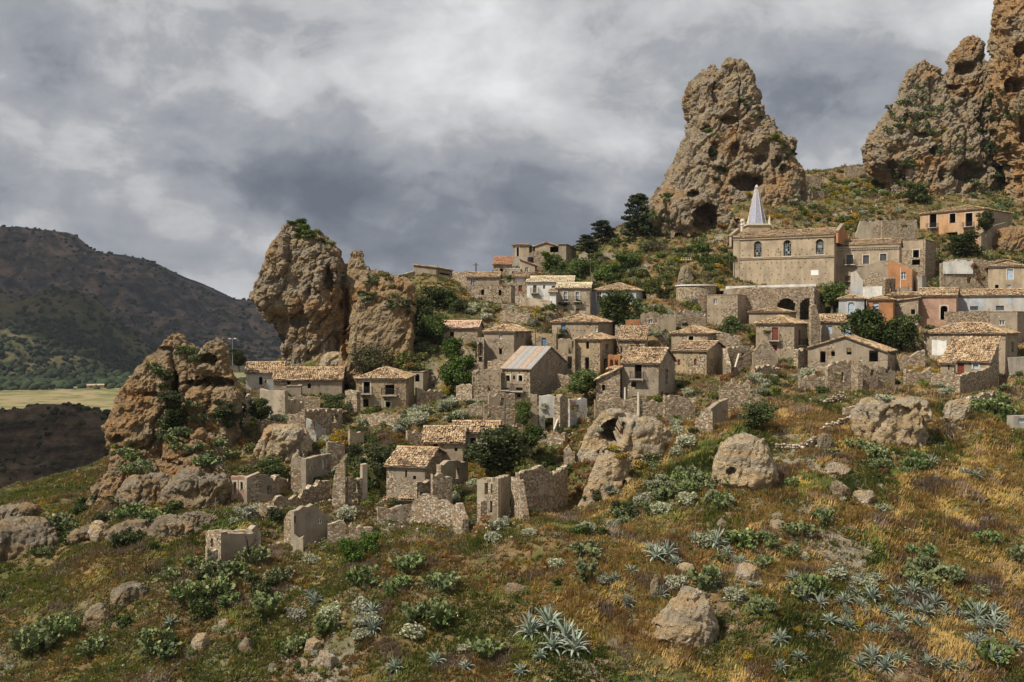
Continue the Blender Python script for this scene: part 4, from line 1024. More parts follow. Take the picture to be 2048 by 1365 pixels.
# scaffold holes, string course, plaque, pilaster, window glazing, gable parapets, spire
z_str = on_plane(ch, ch.a, Vector(), 1570, 516)[1]
hp = []
for row, (yy, n_) in enumerate(((480, 11), (500, 8), (510, 14), (526, 13), (536, 11), (549, 10), (560, 13), (570, 12))):
    for i in range(n_):
        px = 1478 + (1660 - 1478) * (i + random.uniform(.3, .7)) / n_
        if any(a - 6 < px < b + 6 and c - 4 < yy < d + 6 for a, b, c, d in ((1508, 1523, 483, 514), (1567, 1582, 481, 512), (1632, 1647, 479, 509), (1620, 1640, 538, 553))):
            continue
        s_, z_ = on_plane(ch, ch.a, Vector(), px, yy + (px - 1570) * -0.02)
        q = MB(); h_ = .1
        hp.append((s_ - h_, s_ + h_, z_ - h_, z_ + h_, 'p'))
bpy.data.objects.remove(wl)
LO = []
for (x0, y0, x1, y1) in ((1508,483,1523,514), (1567,481,1582,512), (1632,479,1647,509)):
    s0_, z1 = on_plane(ch, ch.a, Vector(), x0, y0); s1_, z0_ = on_plane(ch, ch.a, Vector(), x1, y1); LO.append((min(s0_, s1_), max(s0_, s1_), z0_, z1, 'a'))
wl = wall_mesh('wall', [(0, E), (Lw, E)], -4, LO + hp, .7, ((0, 0), (0, 1), (1, 0)), PL['tan'], rt)
for (a, b, c, d, k) in LO:
    q = MB(); n_ = 4; zt = d - (b - a) / 2
    for i in range(1, n_):
        y_ = a + (b - a) * i / n_; q.box((.30, y_ - .018, c), (.36, y_ + .018, d - abs(i - 2) * .25))
    for j in range(1, 6):
        z_ = c + (d - c) * j / 6.6; q.box((.305, a, z_ - .018), (.355, b, z_ + .018))
    wn = q.build('window', M_zinc, wl)
    rr = random.Random(int(a * 100)); 
    for i in range(4):
        for j in range(6):
            if rr.random() < .22:
                continue
            y0, y1 = a + (b - a) * i / 4 + .035, a + (b - a) * (i + 1) / 4 - .035; z0, z1 = c + (d - c) * j / 6.6 + .035, c + (d - c) * (j + 1) / 6.6 - .035
            if j == 5 and i in (0, 3): z1 = min(z1, zt + .25)
            m = MB(); m.box((.32, y0, z0), (.34, y1, z1)); m.build('pane', M_glass if rr.random() < .85 else M_zinc, wn)
    q = MB(); q.box((-.05, a - .22, c - .16), (.2, b + .22, c - .003)); q.build('sill', M_trim, wl)
    q = MB(); R_ = (b - a) / 2; ym = (a + b) / 2
    for i in range(10):
        t0, t1 = math.pi * i / 10, math.pi * (i + 1) / 10
        P4 = [(ym + r_ * math.cos(t_), zt + r_ * math.sin(t_)) for r_, t_ in ((R_ + .03, t0), (R_ + .25, t0), (R_ + .25, t1), (R_ + .03, t1))]
        q.prism([(-.05, y, z) for y, z in P4], (.12, 0, 0))
    q.build('arch_moulding', PL['tan'], wl)
q = MB(); q.box((-.16, -.1, z_str - .14), (-.003, Lw + .1, z_str + .10)); q.box((-.24, -.14, z_str + .104), (-.003, Lw + .14, z_str + .2)); q.build('string_course', PL['tan'], rt)
q = MB(); q.box((-.22, -.1, E - .32), (-.003, Lw + .1, E - .10)); q.build('cornice', PL['tan'], rt)
q = MB(); q.box((-.12, Lw - 1.3, -4), (-.003, Lw + .02, E + .3)); q.box((-.22, Lw - 1.4, E + .304), (1.2, Lw + .1, E + .62)); q.build('pilaster', PL['tan'], rt)
s0_, z1 = on_plane(ch, ch.a, Vector(), 1622, 541); s1_, z0_ = on_plane(ch, ch.a, Vector(), 1637, 551)
q = MB(); q.box((-.06, min(s0_, s1_), z0_), (-.003, max(s0_, s1_), z1)); q.build('plaque', M_whitep, rt)
hr = E + Rw / 2 * .30
for nm_, y0, mt_ in (('gable_parapet', -.75, PL['brick']), ('gable_parapet', Lw + .32, PL['tan'])):
    q = MB(); q.prism([(-.35, y0, E - 1.6), (-.35, y0, E + .55), (Rw / 2, y0, hr + .75), (Rw + .3, y0, E + .5), (Rw + .3, y0, E - 1.6)], (0, .43, 0)); q.build(nm_, mt_, rt)
    q = MB(); q.prism([(-.5, y0 - .12, E + .56), (Rw / 2, y0 - .12, hr + .76), (Rw / 2, y0 - .12, hr + .96), (-.5, y0 - .12, E + .78)], (0, .68, 0)); q.build('coping', PL['grey'], rt)
# bell-tower spire at the far left corner, behind the nave
s_sp = on_plane(ch, ch.a, Vector(), 1513, 452)[0]; D2 = (ch.P + ch.a * s_sp).y + 7; SB = at(1513, 452, D2)
stp = at(1513, 372, D2); hh_ = stp.z - SB.z; rb = 25 / F * D2 / 2 * 1.25
sp = link('bell_spire', None, loc=SB); tag(sp, 'slender lavender grey spire with corner pinnacles above the church roof', 'spire', 'public buildings of the village'); LAND.append((1513, 410, 'grey spire'))
q = MB(); q.box((-rb * 1.35, -rb * 1.35, -7), (rb * 1.35, rb * 1.35, -.1)); q.build('tower', PL['tan'], sp)
q = MB(); q.box((-rb * 1.5, -rb * 1.5, -.09), (rb * 1.5, rb * 1.5, .22)); q.build('cornice', M_trim, sp)
nr_ = 26
for k in range(nr_):          # courses of tiles, eight-sided
    pass
V, Fq, C = [], [], []
for k in range(nr_):
    for q8 in range(8):
        t0, t1 = math.pi * (q8 + .5) / 4, math.pi * (q8 + 1.5) / 4
        r0 = rb * 1.22 * (1 - k / nr_ * .86) * 1.015; r1 = rb * 1.22 * (1 - (k + 1) / nr_ * .86); z0, z1 = .22 + hh_ * .94 * k / nr_, .22 + hh_ * .94 * (k + 1) / nr_
        i0 = len(V); V += [(r0 * math.cos(t0), r0 * math.sin(t0), z0), (r0 * math.cos(t1), r0 * math.sin(t1), z0), (r1 * math.cos(t1), r1 * math.sin(t1), z1), (r1 * math.cos(t0), r1 * math.sin(t0), z1)]; Fq.append((i0, i0 + 1, i0 + 2, i0 + 3))
me = bpy.data.meshes.new('spire_cladding'); me.from_pydata(V, [], Fq); me.materials.append(M_lead); link('spire_cladding', me, parent=sp)
for q8 in range(8):           # pale ribs
    t0 = math.pi * (q8 + .5) / 4; m = MB(); m.tube([(rb * 1.23 * math.cos(t0), rb * 1.23 * math.sin(t0), .22), (rb * .18 * math.cos(t0), rb * .18 * math.sin(t0), .22 + hh_ * .94)], .07, 5); m.build('rib', M_trim, sp)
m = MB(); m.tube([(0, 0, hh_ * .94), (0, 0, hh_ * .955), (0, 0, hh_ * .97), (0, 0, hh_ * 1.0), (0, 0, hh_ * 1.03)], [rb * .2, rb * .34, rb * .2, rb * .16, .02], 8); m.build('finial', M_trim, sp)
for sx in (-1, 1):
    for sy in (-1, 1):
        m = MB(); m.tube([(sx * rb * 1.3, sy * rb * 1.3, .22), (sx * rb * 1.3, sy * rb * 1.3, .9), (sx * rb * 1.3, sy * rb * 1.3, 1.9)], [.28, .24, .03], 6); m.build('pinnacle', M_trim, sp)
BP = at(1484, 452, (ch.P + ch.a * (ch.Lw - .6)).y + .8)
m = MB(); m.tube([(0, 0, -1.2), (0, 0, 0), (0, 0, .2), (0, 0, .45), (0, 0, .9), (0, 0, 1.2), (0, 0, 1.45)], [.3, .3, .42, .2, .42, .3, .04], 8)
tag(m.build('stone_finial', M_trim, loc=BP), 'small ball finial on the church facade corner', 'finial', 'public buildings of the village')

# palazzo joined to the church
pz = house('long cream palazzo with tall windows and a balcony joined to the church', 1672, 1798, 1800, 489, 572, 'tan', 'gL', 'old', 0.30, Rw=9, name='palazzo', cat='palazzo', group='public buildings of the village', holes=(9, 4), D=ch.D - 1.5,
    L=[(1693,510,1706,529,'wsBkc'), (1726,511,1738,528,'wsk'), (1760,508,1773,522,'wsk'), (1690,552,1702,571,'d')])
q = MB(); q.box((-.3, -.1, pz.E - .5), (-.003, pz.Lw + .05, pz.E - .12)); q.build('cornice', PL['tan'], pz.root)
for i in range(26):
    y_ = pz.Lw * (i + .5) / 26; q = MB(); q.box((-.2, y_ - .12, pz.E - .82), (-.003, y_ + .12, pz.E - .504)); q.build('dentil', M_trim, pz.root)
for z_ in (0.9, 3.9):
    q = MB(); q.box((-.12, -.05, z_), (-.003, pz.Lw, z_ + .2)); q.build('string_course', PL['tan'], pz.root)

# terrace under the church with two arches
tw = free_wall('curved rubble terrace wall with two dark arches under the church', 1448, 648, 1632, 655, [(1448,579),(1490,575),(1560,575),(1632,573)], 'stone', [(1555,597,1591,640,'a'), (1600,597,1636,640,'a')], T=1.2, jag=0, D0=178, D1=176, name='terrace_wall', cat='wall', group='retaining walls of the village', deep=5)
free_wall(None, 1452, 574.5, 1632, 569.5, [(1452,573),(1632,568)], 'white', T=.5, jag=0, D0=178.3, D1=176.6, root=tw, deep=1.2, part='coping')
free_wall(None, 1628, 655, 1643, 640, [(1628,572),(1643,586)], 'stone', T=.8, jag=.3, D0=175.6, D1=181, root=tw, deep=5, part='pier')
fw = free_wall('dark back wall of the vaulted terrace arches', 1540, 650, 1650, 650, [(1540,590),(1650,590)], 'rubble', T=.5, jag=0, D0=183, D1=181, name='vault_wall', group='retaining walls of the village')
tA, tB = at(1448, 648, 178), at(1632, 655, 176); zc_ = at(1540, 577, 177).z - .35
q = MB(); q.prism([(p.x - tA.x, p.y - tA.y, zc_ - tA.z) for p in (tA + Vector((0, 1.3, 0)), tB + Vector((0, 1.3, 0)), tB + Vector((0, 7.5, 0)), tA + Vector((0, 7.5, 0)))], (0, 0, .3)); q.build('terrace_floor', PL['concrete'], tw)
# round bastion
bc = at(1392, 610, 182); br = 42 / F * 182
bs = link('round_bastion', None, loc=bc); tag(bs, 'rounded rubble bastion with whitened rim beside the terrace arches', 'bastion', 'retaining walls of the village')
zt = at(1392, 573, 182).z - bc.z
m = MB(); n_ = 28
for i in range(n_):
    t0, t1 = 2 * math.pi * i / n_, 2 * math.pi * (i + 1) / n_
    m.face([(br * math.cos(t0), br * math.sin(t0), -6), (br * math.cos(t1), br * math.sin(t1), -6), (br * .93 * math.cos(t1), br * .93 * math.sin(t1), zt), (br * .93 * math.cos(t0), br * .93 * math.sin(t0), zt)])
m.face([(br * .93 * math.cos(2 * math.pi * i / n_), br * .93 * math.sin(2 * math.pi * i / n_), zt - .3) for i in range(n_)]); m.build('wall', PL['rubble'], bs)
m = MB()
for i in range(n_):
    t0, t1 = 2 * math.pi * i / n_, 2 * math.pi * (i + 1) / n_
    m.prism([(br * .98 * math.cos(t0), br * .98 * math.sin(t0), zt), (br * .98 * math.cos(t1), br * .98 * math.sin(t1), zt), (br * .88 * math.cos(t1), br * .88 * math.sin(t1), zt), (br * .88 * math.cos(t0), br * .88 * math.sin(t0), zt)], (0, 0, .22))
m.build('coping', M_coping, bs); BLOCK.append((bc.x, bc.y, br))

# ------------------------------------------------------------------ upper village
H = house
H('hilltop house with a small ochre tower block and corner porch', 1026, 1058, 1064, 491, 520, 'tan', 'hip', 'old', .2, Rw=5, D=222, L=[(1033,495,1038,513,'os')], R=[(1059,493,1063,515,'o')])
H('tall gabled house on the hilltop with a chimney', 1065, 1120, 1135, 494, 520, 'beige', 'gR', 'old', .30, Rw=9, D=224, L=[(1066,493,1071,503,'os'), (1100,494,1118,505,'o')])
H('plain grey block with bare corner stones on the hilltop', 1117, 1132, 1152, 491, 545, 'grey', 'monoB', 'slab', .02, Rw=12, D=217, L=[(1106,492,1117,503,'o')], R=[(1139,508,1143,518,'w')], matR='stone')
free_wall('bulging rubble retaining wall under the hilltop houses', 1058, 548, 1112, 545, [(1058,507),(1070,501),(1090,502),(1112,508)], 'rubble', T=1.0, D0=213, D1=213, jag=.3, name='retaining_wall', group='retaining walls of the village')
free_wall('low grey parapet wall below the ochre tower block', 1018, 528, 1060, 526, [(1018,518),(1028,513),(1060,515)], 'concrete', T=.4, D0=219, D1=218, jag=0, name='parapet_wall', group='retaining walls of the village')
H('cottage with bright orange mono-pitch roof and a square window', 1042, 1046, 1072, 530, 548, 'tan', 'monoR', 'red', .33, Lw=1.0, D=206, R=[(1051,534,1057,546,'w')]) if False else None
H('cottage with a bright orange roof slope and a square window', 1040, 1070, 1074, 531, 550, 'tan', 'monoR', 'red', .38, Rw=6, D=206, L=[(1050,535,1057,545,'w')])
H('low orange-roofed annex beside a concrete terrace', 987, 1022, 1024, 530, 552, 'beige', 'monoF', 'red', .34, Rw=6, D=209, L=[(1000,537,1006,544,'o')])
H('little concrete terrace block between two orange roofs', 1018, 1041, 1044, 538, 556, 'concrete', 'flat', D=204, Rw=5, parapet=1, L=[(1024,543,1035,549,'o')])
H('old tiled house with one dark window above the stone house', 934, 998, 1002, 555, 584, 'beige', 'gL', 'old', .34, Rw=6, L=[(941,557,950,571,'w')], D=189)
H('bare stone house with two dark windows and mossy tile edge', 944, 1022, 1030, 571, 622, 'stone', 'flat', D=180, Rw=6, jag=.3, L=[(962,580,968,590,'o'), (997,580,1003,591,'o'), (982,607,988,613,'o')], holes=(8, 5))
H('narrow house with a glazed white porch above a red door', 1026, 1056, 1058, 556, 600, 'stone', 'monoF', 'old', .25, Rw=5, D=190, L=[(1030,556,1050,564,'W'), (1037,571,1044,583,'r')])
H('long white house with pale yellow roof and three shuttered openings', 1054, 1146, 1150, 565, 605, 'white', 'gL', 'new', .34, Rw=7, D=187, L=[(1066,571,1073,586,'dB'), (1086,571,1090,578,'d'), (1103,572,1111,586,'dB')])
free_wall('cream parapet wall sweeping below the white house', 1030, 612, 1102, 620, [(1030,592),(1060,596),(1102,602)], 'pale', T=.35, jag=0, D0=180, D1=176, name='parapet_wall', group='retaining walls of the village')
H('pale house with vine-covered balconies and straw-coloured roof', 1113, 1180, 1184, 577, 634, 'pale', 'gL', 'new', .34, Rw=6, D=178, L=[(1127,584,1134,603,'wsB'), (1151,584,1158,603,'wsB'), (1127,618,1135,633,'d'), (1151,618,1158,633,'d')])
H('narrow white side wing of the pale balcony house', 1099, 1112, 1113, 586, 636, 'white', 'monoF', 'new', .2, Rw=4, D=176.5, L=[(1101,618,1107,636,'o')])
H('hip-roofed white house half hidden by a dark round tree', 1183, 1272, 1292, 581, 625, 'blue', 'hip', 'old', .34, Rw=8, L=[(1193,583,1203,604,'ws')], D=180)
H('small roofless stone hut right of the hip-roofed white house', 1293, 1312, 1318, 588, 615, 'stone', 'none', Rw=4, D=182, jag=.6, name='ruined_hut', cat='ruin', group='roofless ruins of the upper village')
H('peach-roofed low house above the prickly pear bank', 886, 955, 966, 657, 690, 'beige', 'gL', 'peach', .36, Rw=6, D=158, L=[(900,664,908,676,'o')])
H('grey hip-roofed house with four small windows', 968, 1028, 1062, 664, 722, 'grey', 'hip', 'old', .42, Rw=9, L=[(998,667,1004,678,'w'), (998,697,1004,709,'o')], R=[(1033,667,1036,674,'o'), (1044,669,1047,676,'o')], D=151)
H('ruined arch wing beside the grey hip-roofed house', 954, 968, 969, 676, 726, 'stone', 'none', Rw=3.5, D=150.5, jag=.5, L=[(956,686,966,712,'a'), (957,714,965,724,'o')], name='ruined_wing', cat='ruin', group='roofless ruins of the upper village')
H('dotted house with green balcony plants and curved tile roof', 1104, 1196, 1226, 645, 702, 'beige', 'hip', 'old', .32, Rw=9, L=[(1122,647,1131,667,'uB'), (1190,655,1195,664,'w')], holes=(12, 5), D=158)
H('roofless brick-edged front with a blue door under the dotted house', 1064, 1112, 1116, 667, 705, 'ochre', 'none', Rw=3, D=156, jag=.3, L=[(1083,676,1092,700,'u')], name='ruined_house', cat='ruin', group='roofless ruins of the upper village')
free_wall('low ochre steps wall below the blue door', 1063, 722, 1116, 722, [(1063,700),(1116,700)], 'ochre', T=.6, jag=.1, D0=151, D1=151, name='retaining_wall', group='retaining walls of the village')
H('tall ruined house with two storeys of dark doorways', 1150, 1200, 1234, 680, 748, 'ochre', 'hip', 'old', .36, Rw=9, D=144, L=[(1170,715,1178,740,'o'), (1172,684,1178,698,'o')], R=[(1211,688,1217,710,'o'), (1208,718,1216,738,'o')], holes=(6, 5), holesR=(4, 4), miss=.08)
H('roofless pale wall with stacked empty doorways', 1116, 1150, 1152, 679, 746, 'beige', 'none', Rw=6, D=144.5, jag=.4, L=[(1137,683,1147,708,'o'), (1135,713,1144,738,'o')], name='ruined_house', cat='ruin', group='roofless ruins of the upper village')
H('small rubble house with red plants along its tiles', 1236, 1290, 1296, 681, 715, 'stone', 'monoF', 'old', .34, Rw=6, D=149, miss=.05, L=[(1262,690,1270,701,'W'), (1241,693,1244,706,'o')])
H('low brick-arched shed ruin between the doorways house and the tall grey house', 1216, 1240, 1243, 710, 735, 'brick', 'none', Rw=3, D=143, jag=.4, L=[(1220,719,1226,735,'a'), (1230,719,1236,735,'a')], name='ruined_shed', cat='ruin', group='roofless ruins of the upper village')
hb = H('tall grey house with one great dark doorway and golden tiled roof', 1244, 1317, 1350, 728, 795, 'grey', 'gL', 'old', .42, Rw=8.5, L=[(1269,730,1283,758,'oB'), (1262,764,1272,775,'o')], R=[(1331,740,1336,768,'o'), (1322,784,1327,797,'o')])
H('lean-to with a curved tile roof beside the tall grey house', 1192, 1240, 1244, 762, 800, 'stone', 'monoL', 'old', .5, Rw=5, D=hb.D + 1, L=[(1204,770,1210,782,'o')])
H('tiny hut with a hipped tile roof behind the lean-to', 1216, 1242, 1244, 740, 760, 'grey', 'hip', 'old', .34, Rw=4, D=139)
H('dotted grey house with open door under a hipped roof', 1343, 1415, 1441, 668, 712, 'beige', 'hip', 'old', .36, Rw=8, D=152, L=[(1377,673,1387,695,'os')], R=[(1425,676,1431,690,'ws')], holes=(8, 3))
H('brown ruined house with two red-shuttered windows', 1347, 1413, 1454, 703, 752, 'ochre', 'gL', 'old', .28, Rw=9, D=141, jag=.35, miss=.2, collapse=.2, L=[(1355,719,1360,731,'r'), (1388,718,1393,731,'r')], holes=(8, 4), holesR=(5, 4))
H('tall dotted house with barred window left of the terrace arches', 1414, 1475, 1494, 590, 662, 'beige', 'flat', Rw=8, D=171, L=[(1427,598,1434,609,'w')], holes=(7, 6), holesR=(3, 5))
H('low building with jagged plaster behind the red-door house', 1498, 1578, 1592, 625, 660, 'beige', 'hip', 'old', .22, Rw=7, D=167)
H('two-storey house with dark red doors and a balcony', 1512, 1588, 1614, 648, 722, 'beige', 'hip', 'old', .40, Rw=8, D=150, L=[(1544,655,1556,681,'rB'), (1544,690,1554,703,'r')], R=[(1597,660,1602,690,'rB')], holes=(7, 5))
H('ruined gable leaning against the red-door house', 1507, 1552, 1558, 703, 728, 'grey', 'gR', 'none', .7, Rw=2.5, D=144, name='ruined_house', cat='ruin', group='roofless ruins of the upper village') if False else None
free_wall('grey ruined gable below the red-door house', 1506, 728, 1556, 724, [(1506,702),(1520,688),(1532,684),(1545,692),(1556,712)], 'grey', D0=144, D1=144, jag=.15, name='ruined_gable', group='broken walls of ruined houses')
ruin('rubble shell with fallen beams below the red-door house', [(1454,745,1506,738,[(1454,697),(1470,690),(1490,696),(1506,700)],{'mat':'rubble','D0':143,'D1':145,'ops':[(1478,706,1488,722,'o')]}), (1454,745,1462,760,[(1454,697),(1462,730)],{'mat':'rubble','D0':143,'D1':138})], 'roofless ruins of the upper village')
H('grey house with pale blue shutters behind the twin trees', 1638, 1708, 1712, 645, 696, 'grey', 'gL', 'old', .40, Rw=7, D=152, L=[(1655,652,1664,668,'b'), (1689,653,1700,672,'b')])
lg = H('long low grey house with gabled front and four dark openings', 1616, 1775, 1794, 708, 748, 'grey', 'none', Rw=6, D=136, profL=[(1616,697),(1650,687),(1690,675),(1720,684),(1745,694),(1775,706)], profR=[(1775,706),(1794,714)],
    L=[(1640,703,1651,726,'o'), (1662,702,1670,713,'oa'), (1693,696,1703,710,'o'), (1738,701,1756,724,'o')])
def roof_strip(fr, px_list, w, mat='old', seed=1):
    """tiled coping that follows a sloping wall top"""
    pts_ = [on_plane(fr, fr.a, Vector(), x, y) for x, y in px_list]
    for (s0_, z0_), (s1_, z1_) in zip(pts_[:-1], pts_[1:]):
        m = MB(); m.prism([(-.3, s0_, z0_), (-.3, s1_, z1_), (w, s1_, z1_), (w, s0_, z0_)], (0, 0, .1)); rf = m.build('roof', M_deck, fr.root)
        lo_, hi_ = ((s0_, z0_), (s1_, z1_)) if z0_ < z1_ else ((s1_, z1_), (s0_, z0_)); u = .11
        tile_field('roof_tiles', (-.35, lo_[0], lo_[1] + u), (w, lo_[0], lo_[1] + u), (w, hi_[0], hi_[1] + u), (-.35, hi_[0], hi_[1] + u), TILES[mat], rf, seed)
roof_strip(lg, [(1616,697),(1690,674.5)], 6, seed=3); roof_strip(lg, [(1690,674.5),(1775,705.5)], 6, seed=4)
ruin('rubble ruin with a free-standing corner pillar below the long grey house', [
    (1655,785,1705,780,[(1655,735),(1668,722),(1690,718),(1705,722)],{'mat':'stone','D0':129,'D1':130,'ops':[(1668,745,1688,765,'o')]}),
    (1702,782,1716,788,[(1702,720),(1716,722)],{'mat':'rubble','D0':128,'D1':126,'jag':.2}), (1718,780,1756,775,[(1718,722),(1735,732),(1756,742)],{'mat':'stone','D0':129,'D1':130,'ops':[(1740,740,1748,752,'o')]}),
    (1756,775,1790,768,[(1756,730),(1790,742)],{'mat':'grey','D0':131,'D1':132,'ops':[(1772,733,1781,747,'o')]})])
# right-hand cluster
rh = H('broad hip-roofed house with peeling white patch', 1848, 2010, 2036, 668, 752, 'beige', 'hip', 'old', .34, Rw=10, D=142, L=[(1862,672,1864,673,'p')], R=[(2023,684,2028,705,'o')])
free_wall('dazzling white plaster panel on the hip-roofed house', 1862, 715, 1894, 715, [(1862,679),(1894,679)], 'white', T=.08, jag=.15, D0=141.2, D1=141.0, deep=0, name='plaster_panel', cat='wall panel', group='wall panels') if False else None
H('low cottage with a long tiled lean-to roof and dark red door', 1886, 1978, 1998, 724, 752, 'grey', 'monoF', 'old', .60, Rw=6.0, D=134, L=[(1915,727,1928,748,'r'), (1946,727,1957,739,'bs')])
H('small tiled porch left of the red cottage door', 1882, 1908, 1912, 728, 752, 'grey', 'monoF', 'old', .4, Rw=3, D=132.5, L=[(1896,730,1899,740,'o')])
ruin('stone yard wall in front of the red-door cottage', [(1862,760,1920,762,[(1862,746),(1920,748)],{'mat':'rubble','D0':129,'D1':127,'jag':.12}), (1920,790,1998,745,[(1920,752),(1940,745),(1970,738),(1998,722)],{'mat':'rubble','D0':125.5,'D1':136,'jag':.25})], 'retaining walls of the village', 'yard_wall', 'wall')
H('flat-roofed grey block house with three little windows', 1892, 2034, 2050, 624, 690, 'grey', 'flat', Rw=7, D=155, L=[(1930,642,1940,652,'w'), (1998,641,2009,651,'w'), (1884,640,1893,655,'oa')])
free_wall('brick and plaster balcony parapet on the block house', 1890, 645, 1980, 648, [(1890,624),(1980,622)], 'stone', T=.3, jag=0, D0=153.5, D1=153.5, deep=0, name='parapet_wall', group='retaining walls of the village')
H('long house half pink and half blue-grey under one tiled roof', 1913, 2052, 2056, 591, 660, 'blue', 'gL', 'old', .36, Rw=8, D=166, L=[(1940,613,1956,621,'wk'), (1992,612,2008,621,'wk')])
H('pink end of the long two-coloured house with an arched door', 1837, 1912, 1913, 592, 660, 'pink', 'gL', 'old', .36, Rw=8, D=166.2, L=[(1881,612,1895,640,'oas')])
H('grey blank-sided house with one small window beside the pink wall', 1782, 1836, 1838, 604, 650, 'beige', 'monoL', 'old', .14, Rw=6, D=167, L=[(1822,619,1830,629,'o')])
H('little blue house with an arched blue door', 1677, 1728, 1732, 598, 632, 'blue', 'hip', 'old', .36, Rw=5, D=165.5, L=[(1696,605,1709,626,'bas')])
H('small brick house with a pale blue window', 1733, 1786, 1790, 600, 632, 'brick', 'hip', 'old', .3, Rw=4.5, D=164.5, L=[(1746,606,1757,622,'b')])
H('row of low tiled roofs behind the brick house', 1736, 1832, 1836, 592, 612, 'beige', 'gL', 'old', .3, Rw=3.5, D=169, L=[(1804,600,1817,604,'o')])
bg = H('gabled house with bare orange brick end and crooked pole', 1702, 1824, 1834, 556, 596, 'grey', 'none', Rw=7, D=175, jag=.12, profL=[(1702,545),(1730,532),(1762,522),(1780,520),(1800,526),(1824,538)], profR=[(1824,538),(1834,545)], L=[(1802,545,1812,559,'w'), (1793,578,1814,590,'o')], matR='brick')
panel(bg, 1776, 522, 1823.5, 574, 'brick', 'brick_panel', 0, prof=[(1776,523),(1782,522.5),(1800,528),(1823.5,540)], ops=[(1802,545,1812,559,'o')])
H('small rubble outhouse above a whitewashed wall', 1726, 1770, 1790, 555, 592, 'stone', 'none', Rw=5, D=171.5, jag=.35, R=[(1780,566,1784,585,'o')], name='ruined_shed', cat='ruin', group='roofless ruins of the upper village', profL=[(1726,556),(1748,552),(1770,560)])
free_wall('blank whitewashed wall above the tiled roofs', 1726, 592, 1764, 590, [(1726,574),(1764,573)], 'white', T=.25, jag=0, D0=171.2, D1=170.6, name='whitewashed_wall')
free_wall('patchy grey flank wall beside the whitewashed wall', 1701, 592, 1726, 592, [(1701,545),(1712,543),(1726,562)], 'blue', T=.3, jag=.1, D0=174, D1=172.5, name='grey_wall')
H('small grey water tank house beside the brick gable', 1832, 1844, 1852, 552, 582, 'concrete', 'flat', Rw=3.5, D=175.5, parapet=0, name='tank_house', cat='shed')
H('tall roofless tower house with stripped masonry beside the palazzo', 1799, 1850, 1870, 480, 575, 'stone', 'flat', Rw=8, D=195, jag=.3, L=[(1826,500,1838,515,'os'), (1824,520,1840,530,'o')], holes=(6, 8), name='ruined_house', cat='ruin', group='roofless ruins of the upper village')
og = H('faded orange house with balconies and gaping windows high above the church', 1838, 1968, 2022, 418, 492, 'orange', 'hip', 'old', .26, Rw=15, L=[(1859,429,1873,455,'osB'), (1899,428,1911,446,'os'), (1931,427,1945,453,'osB'), (1856,466,1871,474,'o'), (1890,466,1915,484,'o')], matR='grey', D=213)
ruin('roofless pale ruin left of the orange house', [(1712,482,1764,480,[(1712,468),(1722,440),(1745,441),(1764,442)],{'mat':'pale','D0':214,'D1':214}), (1764,482,1834,480,[(1764,442),(1800,441),(1834,440)],{'mat':'ruin','D0':213,'D1':214,'ops':[(1803,450,1815,456,'o')],'jag':.15})], 'roofless ruins of the upper village')
free_wall('grey buttress wall sloping below the orange house', 1962, 505, 2012, 490, [(1962,466),(1985,452),(2012,445)], 'grey', T=.5, jag=0, D0=208, D1=214, name='buttress_wall')
free_wall('ruined wall with white plaster patches below the dark trees', 1882, 582, 1988, 578, [(1882,527),(1900,519),(1940,516),(1988,522)], 'ruin', [(1934,555,1942,566,'o'), (1964,553,1972,562,'o')], D0=190, D1=191, jag=.5, name='ruined_wall')
H('house with a white framed window on the upper right slope', 1975, 2050, 2054, 533, 580, 'tan', 'hip', 'old', .3, Rw=8, D=186, L=[(2014,539,2026,560,'bs'), (1990,570,1997,577,'o'), (2014,570,2022,577,'w')])
H('small roofless gable above the white-framed window house', 1990, 2030, 2034, 525, 545, 'tan', 'gR', 'old', .3, Rw=5, D=194, L=[(2014,520,2022,526,'o')])
ruin('low broken wall beside the red tiled hut in the middle of the village', [(1282,668,1352,664,[(1282,630),(1294,622),(1352,630)],{'mat':'beige','D0':163,'D1':163,'ops':[(1297,639,1305,648,'w')]}), (1252,665,1280,662,[(1252,640),(1280,639)],{'mat':'brick','D0':162,'D1':162,'jag':.1})], 'roofless ruins of the upper village')
free_wall('ruined plaster wall under the pines', 1158, 528, 1182, 530, [(1158,508),(1170,504),(1182,506)], 'pale', D0=208, D1=208, jag=.3, ops=[(1176,512,1180,530,'o')])
free_wall('ivy-topped plaster wall beside the pines', 1196, 530, 1232, 530, [(1196,506),(1210,504),(1232,508)], 'pale', D0=208, D1=208, jag=.3)
free_wall('stone gate pillar in the green thicket', 1183, 565, 1192, 565, [(1183,545),(1192,545)], 'stone', D0=196, D1=196, jag=.1, T=.8, name='gate_pillar', cat='pillar', group='gate pillars in the thicket')
free_wall('taller stone gate pillar nearer the pinnacle', 1221, 560, 1230, 560, [(1221,540),(1230,540)], 'stone', D0=197, D1=197, jag=.1, T=.8, name='gate_pillar', cat='pillar', group='gate pillars in the thicket')
H('low pale ruin with mono-pitch roof on the ridge behind the stepped crag', 828, 872, 905, 536, 562, 'grey', 'monoR', 'old', .12, Rw=12, D=198, R=[(880,545,900,552,'o')], matR='stone')
free_wall('broken wall on the skyline of the ridge', 905, 562, 945, 565, [(905,545),(922,543),(932,540),(945,545)], 'rubble', D0=197, D1=194, jag=.8)
free_wall('sloping parapet running up to the ridge ruin', 795, 556, 830, 558, [(795,551),(830,543)], 'grey', D0=190, D1=196, jag=.05, name='parapet_wall')
free_wall('upper drystone terrace beside the spire crag', 1606, 378, 1642, 378, [(1606,350),(1642,354)], 'rubble', D0=262, D1=263, jag=.3, name='terrace_wall', group='terraces under the crags')
